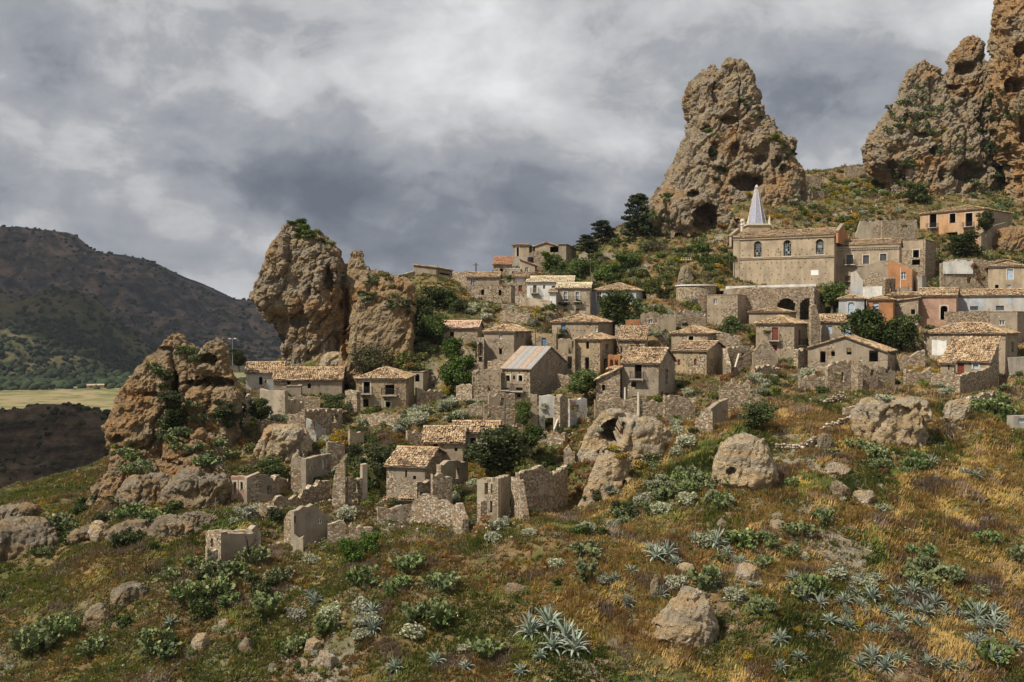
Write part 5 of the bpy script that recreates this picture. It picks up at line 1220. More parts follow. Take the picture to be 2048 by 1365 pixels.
free_wall('lower drystone terrace beside the spire crag', 1608, 408, 1648, 404, [(1608,380),(1648,383)], 'rubble', D0=250, D1=252, jag=.3, name='terrace_wall', group='terraces under the crags')
ruin('castle ruin on the saddle between the crags', [(1690,355,1745,350,[(1690,336),(1700,332),(1722,334),(1735,328),(1745,330)],{'mat':'rubble','D0':272,'D1':272,'jag':.6})], 'roofless ruins of the upper village')
free_wall('thin broken wall climbing the right flank of the spire crag', 1541, 310, 1550, 312, [(1541,258),(1550,255)], 'stone', D0=236, D1=236, jag=.5, name='ruined_wall', deep=1)

panel(rh, 1864, 680, 1893, 712, 'white'); panel(rh, 1858, 712, 1900, 735, 'pale'); panel(HOUSES['tall roofless tower house with stripped masonry beside the palazzo'], 1803, 482, 1846, 500, 'tan')
rwl = [o for o in COL.objects if o.get('label', '').startswith('ruined wall with white plaster')][0]
free_wall(None, 1886, 548, 1946, 546, [(1886,524),(1915,520),(1946,521)], 'white', T=.06, jag=.5, D0=189.85, D1=190.3, root=rwl, deep=0, part='plaster_patch')
# ------------------------------------------------------------------ lower village, left
H('long white-grey house with a tiled roof, left half', 492, 566, 568, 746, 780, 'blue', 'gL', 'old', .42, Rw=7, D=150, L=[(518,754,525,770,'oa'), (530,760,533,766,'oa')])
H('long white-grey house with a tiled roof, right half', 546, 684, 690, 760, 800, 'grey', 'gL', 'old', .42, Rw=7, D=147, L=[(547,758,551,764,'o'), (560,758,568,768,'w'), (574,760,581,770,'o'), (615,767,622,777,'oa')], profL=None)
H('plain low annex in front of the long white-grey house', 572, 602, 604, 773, 790, 'grey', 'flat', Rw=3, D=142)
H('yellowed house with broken balcony and four dark doorways', 712, 812, 828, 758, 824, 'ochre', 'hip', 'old', .38, Rw=8, L=[(727,764,740,787,'osB'), (770,770,789,790,'oB'), (726,799,737,815,'o'), (771,804,781,820,'os')], D=136)
H('small flat-roofed ruin behind the yellowed house', 790, 846, 858, 745, 785, 'pale', 'flat', Rw=5, D=147, jag=.2, L=[(830,748,839,764,'oa'), (796,750,804,756,'o')], name='ruined_house', cat='ruin', group='roofless ruins on the lower slope')
ruin('white-stained broken walls right of the yellowed house', [(834,810,884,806,[(834,776),(846,778),(868,777),(884,780)],{'mat':'ruin','D0':139,'D1':141})])
ruin('roofless house with streaked white walls under the long house', [(520,835,570,838,[(520,778),(545,780),(570,782)],{'mat':'pale','D0':135,'D1':133,'jag':.2}), (570,838,608,820,[(570,800),(590,798),(608,805)],{'mat':'pale','D0':133,'D1':138,'jag':.4})])
free_wall('lone leaning slab of wall beside the dark ivy', 487, 852, 502, 846, [(487,792),(502,788)], 'pale', D0=131, D1=132, jag=.5)
ruin('ruin with rubble front and a bright white inner wall', [(575,885,610,882,[(575,828),(590,822),(606,822),(610,818)],{'mat':'ruin','D0':118,'D1':118}), (612,880,685,850,[(612,818),(640,817),(685,818)],{'mat':'stone','D0':120,'D1':128,'ops':[(664,832,676,845,'o')]}),
    (612,890,632,884,[(612,838),(622,842),(632,872)],{'mat':'chalk','D0':117,'D1':117,'jag':.5}), (630,868,652,862,[(630,846),(640,848),(652,858)],{'mat':'chalk','D0':121,'D1':122,'jag':.4})])
ruin('stump of a brick-and-render wall among grey shrubs', [(700,890,728,886,[(700,858),(706,852),(716,860),(728,868)],{'mat':'ochre','D0':115,'D1':116})])
ruin('ruin with one slit window and a sloping side wall', [(582,965,608,962,[(582,918),(595,912),(608,915)],{'mat':'ruin','D0':107,'D1':107}), (612,968,662,940,[(612,918),(635,912),(662,907)],{'mat':'grey','D0':106,'D1':112,'jag':.1,'ops':[(645,920,650,938,'W')]})])
ruin('pinkish ruin with tall yellow-framed windows', [(462,1000,490,996,[(462,954),(478,952),(490,954)],{'mat':'pink','D0':102,'D1':102,'jag':.15,'ops':[(467,964,473,988,'os'),(481,964,486,980,'os')]}), (494,1004,546,996,[(494,956),(520,945),(534,950),(546,958)],{'mat':'grey','D0':101,'D1':103,'ops':[(534,973,543,988,'o')],'jag':.12}), (546,998,582,972,[(546,956),(560,948),(582,962)],{'mat':'stone','D0':103,'D1':110})])
ruin('tall jagged white-stained wall with a column beside it', [(664,1012,690,1008,[(664,985),(668,950),(675,928),(688,924),(694,940)],{'mat':'ruin','D0':99,'D1':99,'jag':.5,'T':.6}), (696,1012,734,1006,[(696,955),(715,957),(734,955)],{'mat':'ruin','D0':100,'D1':102,'jag':.2,'ops':[(706,965,720,986,'o'),(704,996,722,1008,'o')]}), (725,1005,735,1005,[(725,930),(735,928)],{'mat':'pale','D0':101.5,'D1':101.8,'jag':.4})])
ruin('gabled grey ruin with a ragged front on the lower slope', [(568,1085,590,1090,[(568,1040),(580,1010),(590,1022)],{'mat':'ruin','D0':92,'D1':91}), (588,1092,662,1066,[(588,1024),(606,1014),(626,1009),(645,1022),(662,1036)],{'mat':'grey','D0':90.5,'D1':93,'jag':.15,'ops':[(584,1033,592,1047,'o'),(636,1038,645,1048,'w')]}), (586,1100,606,1098,[(586,1072),(606,1074)],{'mat':'pale','D0':88,'D1':88}), (656,1075,744,1070,[(656,1050),(680,1042),(720,1050),(744,1056)],{'mat':'stone','D0':91,'D1':92,'ops':[(690,1058,698,1068,'o')]})])
ruin('low roofless walls behind the gabled grey ruin', [(548,1020,606,1010,[(548,1005),(556,990),(580,995),(606,985)],{'mat':'stone','D0':99,'D1':101}), (606,1010,660,1000,[(606,980),(640,960),(660,962)],{'mat':'rubble','D0':101,'D1':104})])
ruin('square roofless hut on its own at the bottom of the ruins', [(412,1108,442,1116,[(412,1062),(428,1061),(442,1066)],{'mat':'ruin','D0':86,'D1':84,'jag':.1,'ops':[(421,1076,426,1096,'o'),(433,1076,438,1083,'o')]}), (442,1118,508,1112,[(442,1066),(480,1068),(508,1066)],{'mat':'grey','D0':84,'D1':86,'jag':.12}), (504,1090,522,1085,[(504,1060),(512,1050),(522,1066)],{'mat':'pale','D0':87,'D1':88}), (414,1100,500,1092,[(414,1062),(500,1062)],{'mat':'ruin','D0':90,'D1':90,'jag':.1}), (415,1135,436,1128,[(415,1095),(436,1100)],{'mat':'rubble','D0':82.5,'D1':83})])
yh = HOUSES['yellowed house with broken balcony and four dark doorways']
panel(yh, 741, 764, 768, 786, 'ochre'); panel(yh, 745, 797, 768, 816, 'pale')
free_wall('jagged stub of wall in the middle of the lower ruins', 905, 1062, 925, 1066, [(905,1010),(915,1002),(925,1040)], 'rubble', D0=94, D1=92)
free_wall('broken knee-high wall below the pinkish ruin', 505, 1030, 560, 1034, [(505,1012),(530,1006),(560,1018)], 'ruin', D0=97, D1=96)
free_wall('tumbled wall left of the stump wall', 655, 905, 690, 900, [(655,885),(672,880),(690,888)], 'rubble', D0=113, D1=114)
free_wall('overgrown wall above the tiled cluster', 935, 835, 965, 832, [(935,812),(950,806),(965,815)], 'ruin', D0=127, D1=127)
free_wall('low stone wall in the silver shrubs', 815, 880, 850, 876, [(815,862),(832,858),(850,864)], 'rubble', D0=118, D1=119)
free_wall('ruined garden wall left of the roofless stone wing', 912, 800, 944, 806, [(912,772),(930,765),(944,772)], 'ruin', D0=136, D1=134)
# tiled cluster in the middle
H('stepped tiled house beside the great dark tree', 905, 996, 1000, 866, 905, 'pale', 'gL', 'old', .40, Rw=7, D=116, L=[(941,876,952,897,'o')], miss=.05)
H('tiled house with a side hatch above the slit-window house', 846, 926, 932, 886, 920, 'beige', 'gL', 'old', .36, Rw=7, D=112, L=[(866,888,876,908,'o'), (909,896,915,903,'o')], miss=.05)
H('house with bare rubble side, slit window and sloping golden roof', 772, 850, 895, 935, 1005, 'grey', 'gL', 'old', .34, Rw=8, D=105, L=[(810,941,814,955,'o'), (826,952,832,960,'o')], miss=.05, matR='stone')
free_wall('grey gabled wall with a dark opening beside the golden roof', 882, 975, 936, 962, [(882,930),(905,918),(936,925)], 'grey', ops=[(911,938,921,958,'o')], D0=104, D1=108, jag=.3)
ruin('collapsed roof of tiles and rotten beams in the lower ruins', [(756,1046,824,1040,[(756,1015),(780,1018),(824,1005)],{'mat':'ruin','D0':96,'D1':97,'jag':.1}), (824,1042,912,1052,[(824,1002),(850,985),(880,998),(912,1018)],{'mat':'rubble','D0':97,'D1':95,'jag':.5}), (834,1010,860,1005,[(834,965),(850,958),(860,960)],{'mat':'stone','D0':102,'D1':103,'ops':[(836,985,846,996,'o')]}), (866,1020,905,1015,[(866,950),(885,945),(905,955)],{'mat':'stone','D0':101,'D1':102,'jag':.5})])
ruin('tall slender ruin with empty window bays below the great dark tree', [(954,1030,996,1034,[(954,960),(975,956),(996,958)],{'mat':'pale','D0':97,'D1':96,'jag':.1,'ops':[(969,966,976,990,'o'),(982,968,988,988,'o'),(966,1002,972,1022,'o'),(980,1002,986,1026,'o')]}), (997,1036,1020,1028,[(997,958),(1008,952),(1020,950)],{'mat':'beige','D0':96,'D1':100,'jag':.2}), (954,1030,962,1036,[(954,1004),(962,1004)],{'mat':'ruin','D0':95,'D1':94}), (1022,1030,1046,1046,[(1022,955),(1035,960),(1046,1030)],{'mat':'rubble','D0':98,'D1':95,'jag':.4})])
free_wall('streaked grey wall joined to a rubble bank below the dark tree', 1040, 1025, 1105, 1015, [(1040,945),(1060,938),(1085,930),(1105,945)], 'ruin', D0=100, D1=104, jag=.3)
free_wall('low rubble bank wall below the cave rock', 1090, 1030, 1135, 1010, [(1090,950),(1110,945),(1135,930)], 'rubble', D0=103, D1=108, jag=.6)
H('house with rusty sheet-metal roof and broad grey gable', 1004, 1060, 1136, 738, 800, 'beige', 'gL', 'zinc', .40, Rw=13, D=133, matR='grey', L=[(1012,751,1020,763,'oas'), (1026,751,1030,760,'oa'), (1037,751,1045,763,'oas'), (1008,776,1019,780,'oB'), (1031,775,1045,782,'oB'), (1034,788,1041,795,'o')], holes=(7, 4), holesR=(5, 4))
H('roofless stone wing left of the metal-roofed house', 944, 1002, 1004, 742, 802, 'beige', 'monoR', 'none', .0, Rw=6, D=134, jag=.35, L=[(978,750,984,768,'o'), (975,770,982,782,'o')], holes=(6, 5), name='ruined_house', cat='ruin', group='roofless ruins of the upper village') if False else H('roofless stone wing left of the metal-roofed house', 944, 1002, 1004, 744, 802, 'beige', 'none', Rw=6, D=134, jag=.35, L=[(978,750,984,768,'o'), (975,770,982,782,'o')], holes=(6, 5), name='ruined_house', cat='ruin', group='roofless ruins of the upper village', profL=[(944,752),(970,744),(1002,736)])
ruin('roofless front with niches below the metal-roofed house', [(978,820,1030,816,[(978,788),(1000,786),(1030,788)],{'mat':'beige','D0':127,'D1':128,'ops':[(1000,796,1008,812,'o')]}), (968,848,1030,842,[(968,806),(985,812),(1030,820)],{'mat':'stone','D0':122,'D1':123,'ops':[(975,822,982,836,'oa')],'jag':.2})])
ruin('gutted house open to a white-plastered room', [(1061,862,1074,864,[(1061,788),(1074,790)],{'mat':'beige','D0':119,'D1':119,'jag':.1,'T':.8}), (1078,862,1118,860,[(1078,792),(1098,790),(1118,796)],{'mat':'chalk','D0':124,'D1':124,'jag':.1,'ops':[(1088,836,1112,862,'o')]}), (1120,858,1136,852,[(1120,796),(1128,786),(1136,795)],{'mat':'rubble','D0':119,'D1':121,'jag':.5,'T':.8}), (1078,864,1090,863,[(1078,830),(1090,832)],{'mat':'chalk','D0':119.5,'D1':119.8}), (1112,860,1120,859,[(1112,835),(1120,836)],{'mat':'chalk','D0':119.5,'D1':119.8})])
free_wall('bright white wall with a square window hole', 1140, 835, 1174, 830, [(1140,800),(1158,797),(1174,798)], 'chalk', ops=[(1143,810,1158,826,'o')], D0=122, D1=123, jag=.2, name='whitewashed_wall')
free_wall('rubble garden wall below the tall grey house', 1190, 830, 1330, 835, [(1190,800),(1230,795),(1300,796),(1330,812)], 'rubble', D0=121, D1=122, jag=.5, name='garden_wall', group='retaining walls of the village')
free_wall('rubble wall running right from the tall grey house', 1330, 838, 1390, 838, [(1330,790),(1360,792),(1390,802)], 'rubble', D0=119, D1=120, jag=.4, name='garden_wall', group='retaining walls of the village')
free_wall('leaning grey slab wall on a pile of stones', 1422, 850, 1456, 835, [(1422,818),(1440,804),(1456,797)], 'grey', D0=115, D1=118, jag=.1)
free_wall('rubble wall under the leaning grey slab', 1390, 860, 1425, 862, [(1390,835),(1408,818),(1425,822)], 'rubble', D0=113, D1=112, jag=.6)
free_wall('brick-edged terrace wall on the dry slope', 1440, 812, 1500, 812, [(1440,770),(1465,758),(1500,762)], 'rubble', D0=123, D1=123, jag=.8)
ruin('concrete shed cut by the right edge of the frame', [(2026,855,2060,852,[(2026,832),(2060,832)],{'mat':'concrete','D0':110,'D1':110,'jag':0,'ops':[(2036,837,2058,846,'b')]}), (2026,855,2030,846,[(2026,832),(2030,832)],{'mat':'concrete','D0':110.1,'D1':114,'jag':0})], 'sheds', 'concrete_shed', 'shed')
sh = H('tiled top of the concrete shed at the right edge', 2024, 2060, 2062, 831, 834, 'concrete', 'gL', 'old', .2, Rw=4, D=110, deep=.1, name='shed_roof', cat='roof') if False else None
free_wall('grey rendered wall at the right edge below the hip-roofed house', 2018, 748, 2052, 748, [(2018,716),(2052,714)], 'concrete', D0=138, D1=138, jag=0, name='parapet_wall', group='retaining walls of the village')
# terrace and yard walls between the houses
for lab, x0, b0, x1, b1, pr, mt in (
    ('rubble terrace below the bare stone house', 1000, 640, 1060, 645, [(1000,622),(1030,618),(1060,628)], 'rubble'), ('stony bank wall below the peach-roofed house', 890, 715, 950, 722, [(890,698),(920,692),(950,702)], 'rubble'),
    ('broken wall between the dotted house and the red-plant house', 1230, 672, 1262, 668, [(1230,650),(1245,655),(1262,648)], 'ruin'), ('stepped rubble wall under the dotted grey house', 1330, 728, 1372, 722, [(1330,705),(1350,700),(1372,708)], 'rubble'),
    ('rubble wall between the brown ruin and the gable', 1455, 712, 1508, 705, [(1455,690),(1480,686),(1508,692)], 'rubble'), ('tall rubble pier wall below the terrace arches', 1622, 700, 1640, 692, [(1622,612),(1632,606),(1640,640)], 'rubble'),
    ('tumbled wall between the red-door house and the blue-shuttered house', 1596, 735, 1636, 728, [(1596,700),(1612,695),(1636,708)], 'rubble'), ('garden wall right of the twin trees', 1800, 735, 1850, 728, [(1800,712),(1825,706),(1850,700)], 'rubble'),
    ('rubble retaining wall left of the broad hip-roofed house', 1812, 760, 1862, 755, [(1812,738),(1840,742),(1862,735)], 'rubble'), ('broken wall in front of the blank-sided house', 1780, 672, 1838, 668, [(1780,652),(1810,656),(1838,648)], 'ruin'),
    ('stone wall below the round bastion', 1350, 648, 1412, 652, [(1350,622),(1380,618),(1412,628)], 'stone'), ('low wall below the tall dotted house', 1415, 688, 1480, 690, [(1415,668),(1445,664),(1480,672)], 'stone'),
    ('rubble foot wall under the tall ruined house', 1115, 768, 1180, 770, [(1115,748),(1150,744),(1180,752)], 'rubble'), ('terrace wall below the grey hip-roofed house', 975, 742, 1060, 745, [(975,722),(1010,715),(1060,728)], 'rubble'),
    ('crumbling terrace left of the yellowed house', 690, 822, 714, 826, [(690,782),(700,776),(714,785)], 'ruin'), ('rubble terrace under the yellowed house', 720, 848, 800, 850, [(720,830),(760,826),(800,832)], 'rubble'),
    ('ragged wall below the long grey house', 1600, 775, 1650, 778, [(1600,752),(1625,745),(1650,757)], 'rubble'), ('short wall below the red cottage yard', 1930, 815, 1990, 800, [(1930,796),(1960,788),(1990,782)], 'rubble'),
    ('stone bank above the dry stone wall', 1690, 835, 1760, 830, [(1690,815),(1720,808),(1760,812)], 'rubble'), ('terrace wall below the broken gable', 1510, 752, 1560, 748, [(1510,732),(1535,728),(1560,735)], 'rubble'),
    ('brick-topped wall under the palazzo', 1690, 600, 1725, 600, [(1690,578),(1710,574),(1725,580)], 'stone'), ('rubble slope wall beside the white ruin', 1840, 605, 1884, 600, [(1840,580),(1860,575),(1884,578)], 'rubble'),
    ('low ruined wall left of the metal-roofed house', 915, 765, 945, 770, [(915,748),(930,740),(945,750)], 'ruin'), ('rubble wall under the long house', 560, 812, 640, 808, [(560,795),(600,790),(640,796)], 'rubble'), ('terrace wall beneath the streaked roofless house', 520, 868, 575, 862, [(520,845),(550,840),(575,848)], 'rubble'),
    ('tall rubble bank under the gutted room', 1050, 885, 1130, 880, [(1050,868),(1090,862),(1130,866)], 'rubble'), ('broken pier left of the cave outcrop', 1128, 925, 1150, 918, [(1128,902),(1138,890),(1150,905)], 'ruin'), ('rubble wall on the bank below the dark tree', 1000, 985, 1050, 980, [(1000,965),(1025,958),(1050,962)], 'rubble')):
    free_wall(lab, x0, b0, x1, b1, pr, mt, name='terrace_wall', group='terrace walls between the houses', jag=.7, T=.7)
# far farm buildings in the valley
for lab, x0, x1, y0, y1, D, mt, rf in (('pink farm building with a white roof far away in the valley', 172, 208, 771, 779, 1040, 'pink', 'gL'), ('tiny square farm hut far away in the valley', 117, 130, 768, 776, 1060, 'pink', 'flat')):
    H(lab, x0, x1, x1 + 1, y0, y1, mt, rf, 'new', .3, Rw=8, D=D, name='farm_building', cat='farm building', group='farm buildings in the valley', deep=8, L=[(x0 + 8, y0 + 2, x0 + 12, y0 + 5, 'o'), (x0 + 18, y0 + 2, x0 + 22, y0 + 5, 'o')] if x1 - x0 > 20 else [(x0 + 4, y0 + 2, x0 + 8, y0 + 5, 'o')])

# poles, lamp, antennas
def pole(label, px, py0, py1, D, r, mat, name='utility_pole', cat='pole', extra=None, group='poles'):
    b = at(px, py1, D); t_ = at(px, py0, D); h = t_.z - b.z
    root = link(name, None, loc=b); tag(root, label, cat, group)
    m = MB(); m.tube([(0, 0, -1.5), (0, 0, h)], [r, r * .75], 8); m.build('shaft', mat, root)
    if extra == 'cross':
        m = MB(); m.box((-.6, -.06, h - .5), (.6, .06, h - .4)); m.build('crossarm', mat, root)
    if extra == 'lamp':
        for s in (-1, 1):
            m = MB(); m.tube([(0, 0, h - .1), (s * .2, 0, h), (s * .4, 0, h + .02)], .03, 6); m.build('arm', mat, root)
            m = MB(); m.box((s * .4 - .16, -.12, h - .04), (s * .4 + .16, .12, h + .08)); m.build('lamp_head', M_whitep, root)
    if extra == 'antenna':
        for i in range(-2, 3):
            m = MB(); m.tube([(i * .45, 0, h - .1), (i * .45, 0, h + .45)], .03, 5); m.build('element', M_whitep, root)
        m = MB(); m.tube([(-1.1, 0, h), (1.1, 0, h)], .03, 5); m.build('boom', M_whitep, root)
    return root
pole('white double-headed street lamp behind the twin-peaked crag', 465, 678, 712, 142, .05, M_zinc, 'street_lamp', 'street lamp', 'lamp', 'street lamps')
pole('dark wooden pole leaning on the ridge', 952, 526, 548, 196, .14, M_dark, extra='cross')
pole('thin pole in front of the ridge ruin', 876, 530, 556, 192, .06, M_dark)
pole('television antenna on the rock pinnacle', 1372, 520, 536, 188, .05, M_zinc, 'antenna', 'antenna', 'antenna', 'antennas')
pole('tall rusty pole beside the grey hip-roofed house', 1071, 626, 690, 152, .07, M_iron)
pole('slim iron pole in front of the metal-roofed house', 1010, 786, 850, 121, .06, M_iron)
pole('drainpipe-like pole at the church corner', 1459, 500, 574, (ch.P + ch.a * ch.Lw).y - 1, .09, M_iron)
pole('crooked white pole leaning at the brick gable', 1801, 535, 560, 174, .05, M_whitep)
pole('black lamp post by the prickly pear on the ruined wall', 1888, 542, 575, 186, .05, M_iron, 'lamp_post', 'lamp post')
pole('bare wooden stake pole in the green thicket', 1181, 532, 560, 195, .08, M_wood)
pole('concrete fence post below the great dark doorway', 1250, 775, 800, 122.5, .16, M_trim, 'fence_post', 'post', None, 'fence posts'); pole('second concrete fence post below the great dark doorway', 1277, 785, 810, 121.5, .18, M_trim, 'fence_post', 'post', None, 'fence posts')
for lab, x0, y0, D0, x1, y1, D1 in (('power cable from the thicket stake towards the church', 1181, 533, 195, 1440, 512, 200), ('power cable from the thicket stake towards the ridge', 1181, 534, 195, 1000, 548, 195), ('slack cable beside the orange house', 1850, 500, 196, 1905, 512, 198)):
    A, B = at(x0, y0, D0), at(x1, y1, D1); m = MB(); m.tube([(B - A) * (i / 12) - Vector((0, 0, 1.3 * (1 - (i / 6 - 1) ** 2))) for i in range(13)], .022, 4); tag(m.build('power_cable', M_iron, loc=A), lab, 'cable', 'power cables')
tk = at(1061, 520, 210); m = MB(); m.tube([(0, 0, -.9), (0, 0, -.8), (0, 0, .5), (0, 0, .62)], [.55, .68, .68, .5], 14)
tag(m.build('water_tank', flat_material('black_plastic', (.012, .014, .018), .4), loc=tk), 'black plastic water tank below the hilltop house', 'tank')
# flower stalks of agaves, and two bare dead trees
for lab, x0, y0, x1, y1 in (('dead agave flower stalk standing upright above the foreground agaves', 1390, 1100, 1392, 1012), ('pale dead agave stalk leaning right above the foreground agaves', 1478, 1072, 1500, 1020), ('short agave flower stalk above the big agave cluster', 1105, 1250, 1106, 1192), ('thin dead stalk left of the big agave cluster', 1062, 1262, 1064, 1215)):
    D = hit(x0, y0); A, B = at(x0, y0, D), at(x1, y1, D); m = MB(); m.tube([(0, 0, -.3), (B - A) * .6, B - A], [.06, .045, .02], 6); tag(m.build('agave_stalk', M_wood, loc=A), lab, 'stalk', 'agave stalks')
def bare_tree(label, px, py, top):
    D = hit(px, py); b = at(px, py, D); h = at(px, top, D).z - b.z; rr = random.Random(px); root = link('dead_tree', None, loc=b); tag(root, label, 'tree', 'dead trees')
    m = MB(); m.tube([(0, 0, -.3), (.05, 0, h * .3), (-.1 * h, 0, h * .55)], [.16, .13, .09], 7); m.build('trunk', M_dark, root)
    for i in range(7):
        a_ = i * 2.2; m = MB(); z0 = h * rr.uniform(.3, .55); q_ = h * rr.uniform(.2, .4); m.tube([(-.05 * h, 0, z0), (q_ * .6 * math.cos(a_), q_ * .6 * math.sin(a_), z0 + h * .25), (q_ * math.cos(a_), q_ * math.sin(a_), h * rr.uniform(.8, 1.05))], [.07, .04, .015], 6); m.build('branch', M_dark, root)
bare_tree('blackened bare tree beside the square roofless hut', 500, 1128, 1066); bare_tree('small grey bare tree on the brown slope', 295, 1158, 1118)
# fallen beams
for lab, x0, y0, x1, y1, D in (('fallen white beam leaning in the rubble shell', 1470, 735, 1478, 708, 140), ('long beam propped across the rubble shell', 1472, 722, 1506, 702, 141), ('rotten beam in the collapsed roof', 764, 1022, 800, 1006, 97), ('second rotten beam lying in the collapsed roof', 790, 1026, 820, 1010, 97), ('white beam leaning in the gutted room', 1108, 860, 1118, 832, 118.5)):
    A, B = at(x0, y0, D), at(x1, y1, D + 1); m = MB(); m.tube([(0, 0, 0), B - A], .14, 6); tag(m.build('fallen_beam', M_trim if 'white' in lab else M_wood, loc=A), lab, 'beam', 'fallen roof beams')
# half-collapsed roof: slabs of tiles hanging over the void
rc = ruin('sagging tile patches over the collapsed roof', [(770,1035,815,1030,[(770,1022),(815,1018)],{'mat':'ruin','D0':97.5,'D1':98,'jag':.1})], name='collapsed_roof', cat='roof')
for i, (x0, y0, x1, y1, x2, y2, x3, y3) in enumerate(((758,1008,790,996,798,988,770,996), (795,1000,830,1000,826,988,800,990), (757,1024,790,1024,792,1015,762,1016))):
    q = [at(x0, y0, 96.5), at(x1, y1, 97), at(x2, y2, 100), at(x3, y3, 99.5)]; q = [p - rc.location for p in q]
    m = MB(); m.prism([p - Vector((0, 0, .02)) for p in q], (0, 0, -.1)); rf = m.build('roof', M_deck, rc); tile_field('roof_tiles', q[0], q[1], q[2], q[3], TILES_OLD, rf, 70 + i, miss=.12)
# ------------------------------------------------------------------ level the ground in front of every wall, then build the hillside
zz = ZG.ravel()
for P0, a_, b_, Lw_, Rw_ in CARVE:
    dx, dy = xf - P0.x, yf - P0.y; lx = dx * b_.x + dy * b_.y; ly = dx * a_.x + dy * a_.y
    d = np.maximum(np.maximum(-1.6 - lx, lx - Rw_), np.maximum(-.6 - ly, ly - Lw_ - .6))
    wgt = np.clip(1 - d / 2.2, 0, 1); wgt = wgt * wgt * (3 - 2 * wgt)
    zz = np.where(wgt > 0, zz + np.minimum(0, (P0.z - .05) - zz) * wgt, zz)
ZG[:] = zz.reshape(ZG.shape)
nx, ny = len(gx), len(gy)
idx = np.arange(nx * ny).reshape(ny, nx)
quads = np.stack([idx[:-1, :-1], idx[:-1, 1:], idx[1:, 1:], idx[1:, :-1]], -1).reshape(-1, 4)
ter = link('hillside_terrain', fast_mesh('hillside_terrain', np.stack([xf, yf, zz], 1), quads, smooth=True), M_soil)
tag(ter, 'brown and green scrubby hillside climbing to the village', kind='structure')

# fallen stones of the dry stone wall and heaps: real stones
def stone_mesh(seed, n=1):
    r = np.random.default_rng(seed); bm = bmesh.new(); bmesh.ops.create_icosphere(bm, subdivisions=1, radius=.5)
    V = np.array([v.co[:] for v in bm.verts]); Fc = np.array([[v.index for v in f.verts] for f in bm.faces]); bm.free()
    V = V * (1 + fbm(V * 1.7 + seed * 3.3, 2)[:, None] * .5) * np.array([1.15, .9, .75]); return V, Fc
STV = [stone_mesh(i) for i in range(6)]
M_stones = tint_material('loose_stones', [(0.0, (0.17, 0.13, 0.10)), (0.35, (0.33, 0.27, 0.20)), (0.6, (0.30, 0.17, 0.10)), (0.75, (0.46, 0.41, 0.33)), (1.0, (0.52, 0.47, 0.39))], extra=0.3)
def stones(name, pos, size, label=None, cat=None, parent=None, seed=0, kind='stuff', group=None):
    r = np.random.default_rng(seed); VV, FF, CC = [], [], []; o = 0
    for p, s in zip(pos, size):
        V, Fc = STV[r.integers(6)]; a = r.uniform(0, 6.28); ca, sa = math.cos(a), math.sin(a)
        W = V * s; W = np.stack([W[:, 0] * ca - W[:, 1] * sa, W[:, 0] * sa + W[:, 1] * ca, W[:, 2]], 1) + p
        VV.append(W); FF.append(Fc + o); o += len(V); CC.append(np.full((len(V), 3), r.random()))
    ob = link(name, fast_mesh(name, np.concatenate(VV), np.concatenate(FF), np.concatenate(CC)), M_stones, parent)
    tag(ob, label, cat, group, kind); return ob
def dry_wall(label, x0, b0, x1, b1, h, seed):
    A = at(x0, b0, hit(x0, b0)); B = at(x1, b1, hit(x1, b1)); d = B - A; Ln = math.hypot(d.x, d.y)
    r = np.random.default_rng(seed); pos, size = [], []
    root = link('dry_stone_wall', None, loc=A); tag(root, label, 'wall', 'dry stone walls on the slope')
    x = 0
    while x < Ln:
        z = -.2
        while z < h * (0.75 + .35 * math.sin(x * .9 + seed)):
            s = r.uniform(.28, .52); f = x / Ln; X_, Y_ = d.x * f, d.y * f + r.uniform(-.25, .25)
            pos.append((X_, Y_, float(hgt(A.x + X_, A.y + Y_)) - A.z + z + s * .3)); size.append(s); z += s * .62
        x += .36
    stones('stone', pos, size, parent=root, seed=seed)
dry_wall('dry stone wall between the giant boulder and the grey boulder', 1552, 905, 1636, 893, 1.0, 3)
dry_wall('short tumbled dry stone wall on the yellow slope', 1640, 862, 1716, 838, .7, 4)
dry_wall('short tumbled wall below the rubble ruin with a pillar', 1632, 812, 1690, 800, .8, 5)
def heap(n, spots, seed, label):
    r = np.random.default_rng(seed); pos, size = [], []
    for (px, py, rad, k) in spots:
        c = at(px, py, hit(px, py, 120.0))
        for i in range(k * 3 // 4):
            a, q = r.uniform(0, 6.28), rad * r.random() ** .6; X_, Y_ = c.x + q * math.cos(a), c.y + q * math.sin(a)
            s = r.uniform(.10, .34) ; pos.append((X_, Y_, float(hgt(X_, Y_)) + s * .2)); size.append(s)
    stones('rubble', pos, size, label, None, None, seed)
heap(1, [(660,1010,4,120),(560,1040,3,60),(830,1062,4,110),(930,1060,3,70),(720,1080,3,60),(620,1115,3,60),(490,1025,2.5,50),(870,1045,3,90),(1040,1060,3,60),(600,890,3,60),(640,930,3,50),(1100,870,4,80),(1060,1000,3,60),(1150,870,4,60),(1210,850,4,60),
    (1400,870,4,90),(1455,780,4,90),(1500,800,4,90),(1540,820,4,60),(1600,840,4,60),(1640,800,4,80),(1690,790,5,110),(1760,790,4,80),(1700,850,4,60),(1470,740,4,70),(1560,760,5,60),(1250,840,3,50),(1350,850,3,60),(1640,620,4,80),(1660,640,4,50),
    (1880,790,3,60),(1960,920,3,70),(1920,930,2.5,40),(960,760,3,40),(1440,840,3,60),(700,900,3,40),(745,1010,3,60),(1090,955,3,60),(1010,1060,3,60),(780,960,2,30),(850,830,3,40),(1255,650,4,40),(1320,700,4,50),(1300,1000,4,30)], 11, 'pale rubble stones strewn around the ruined walls')
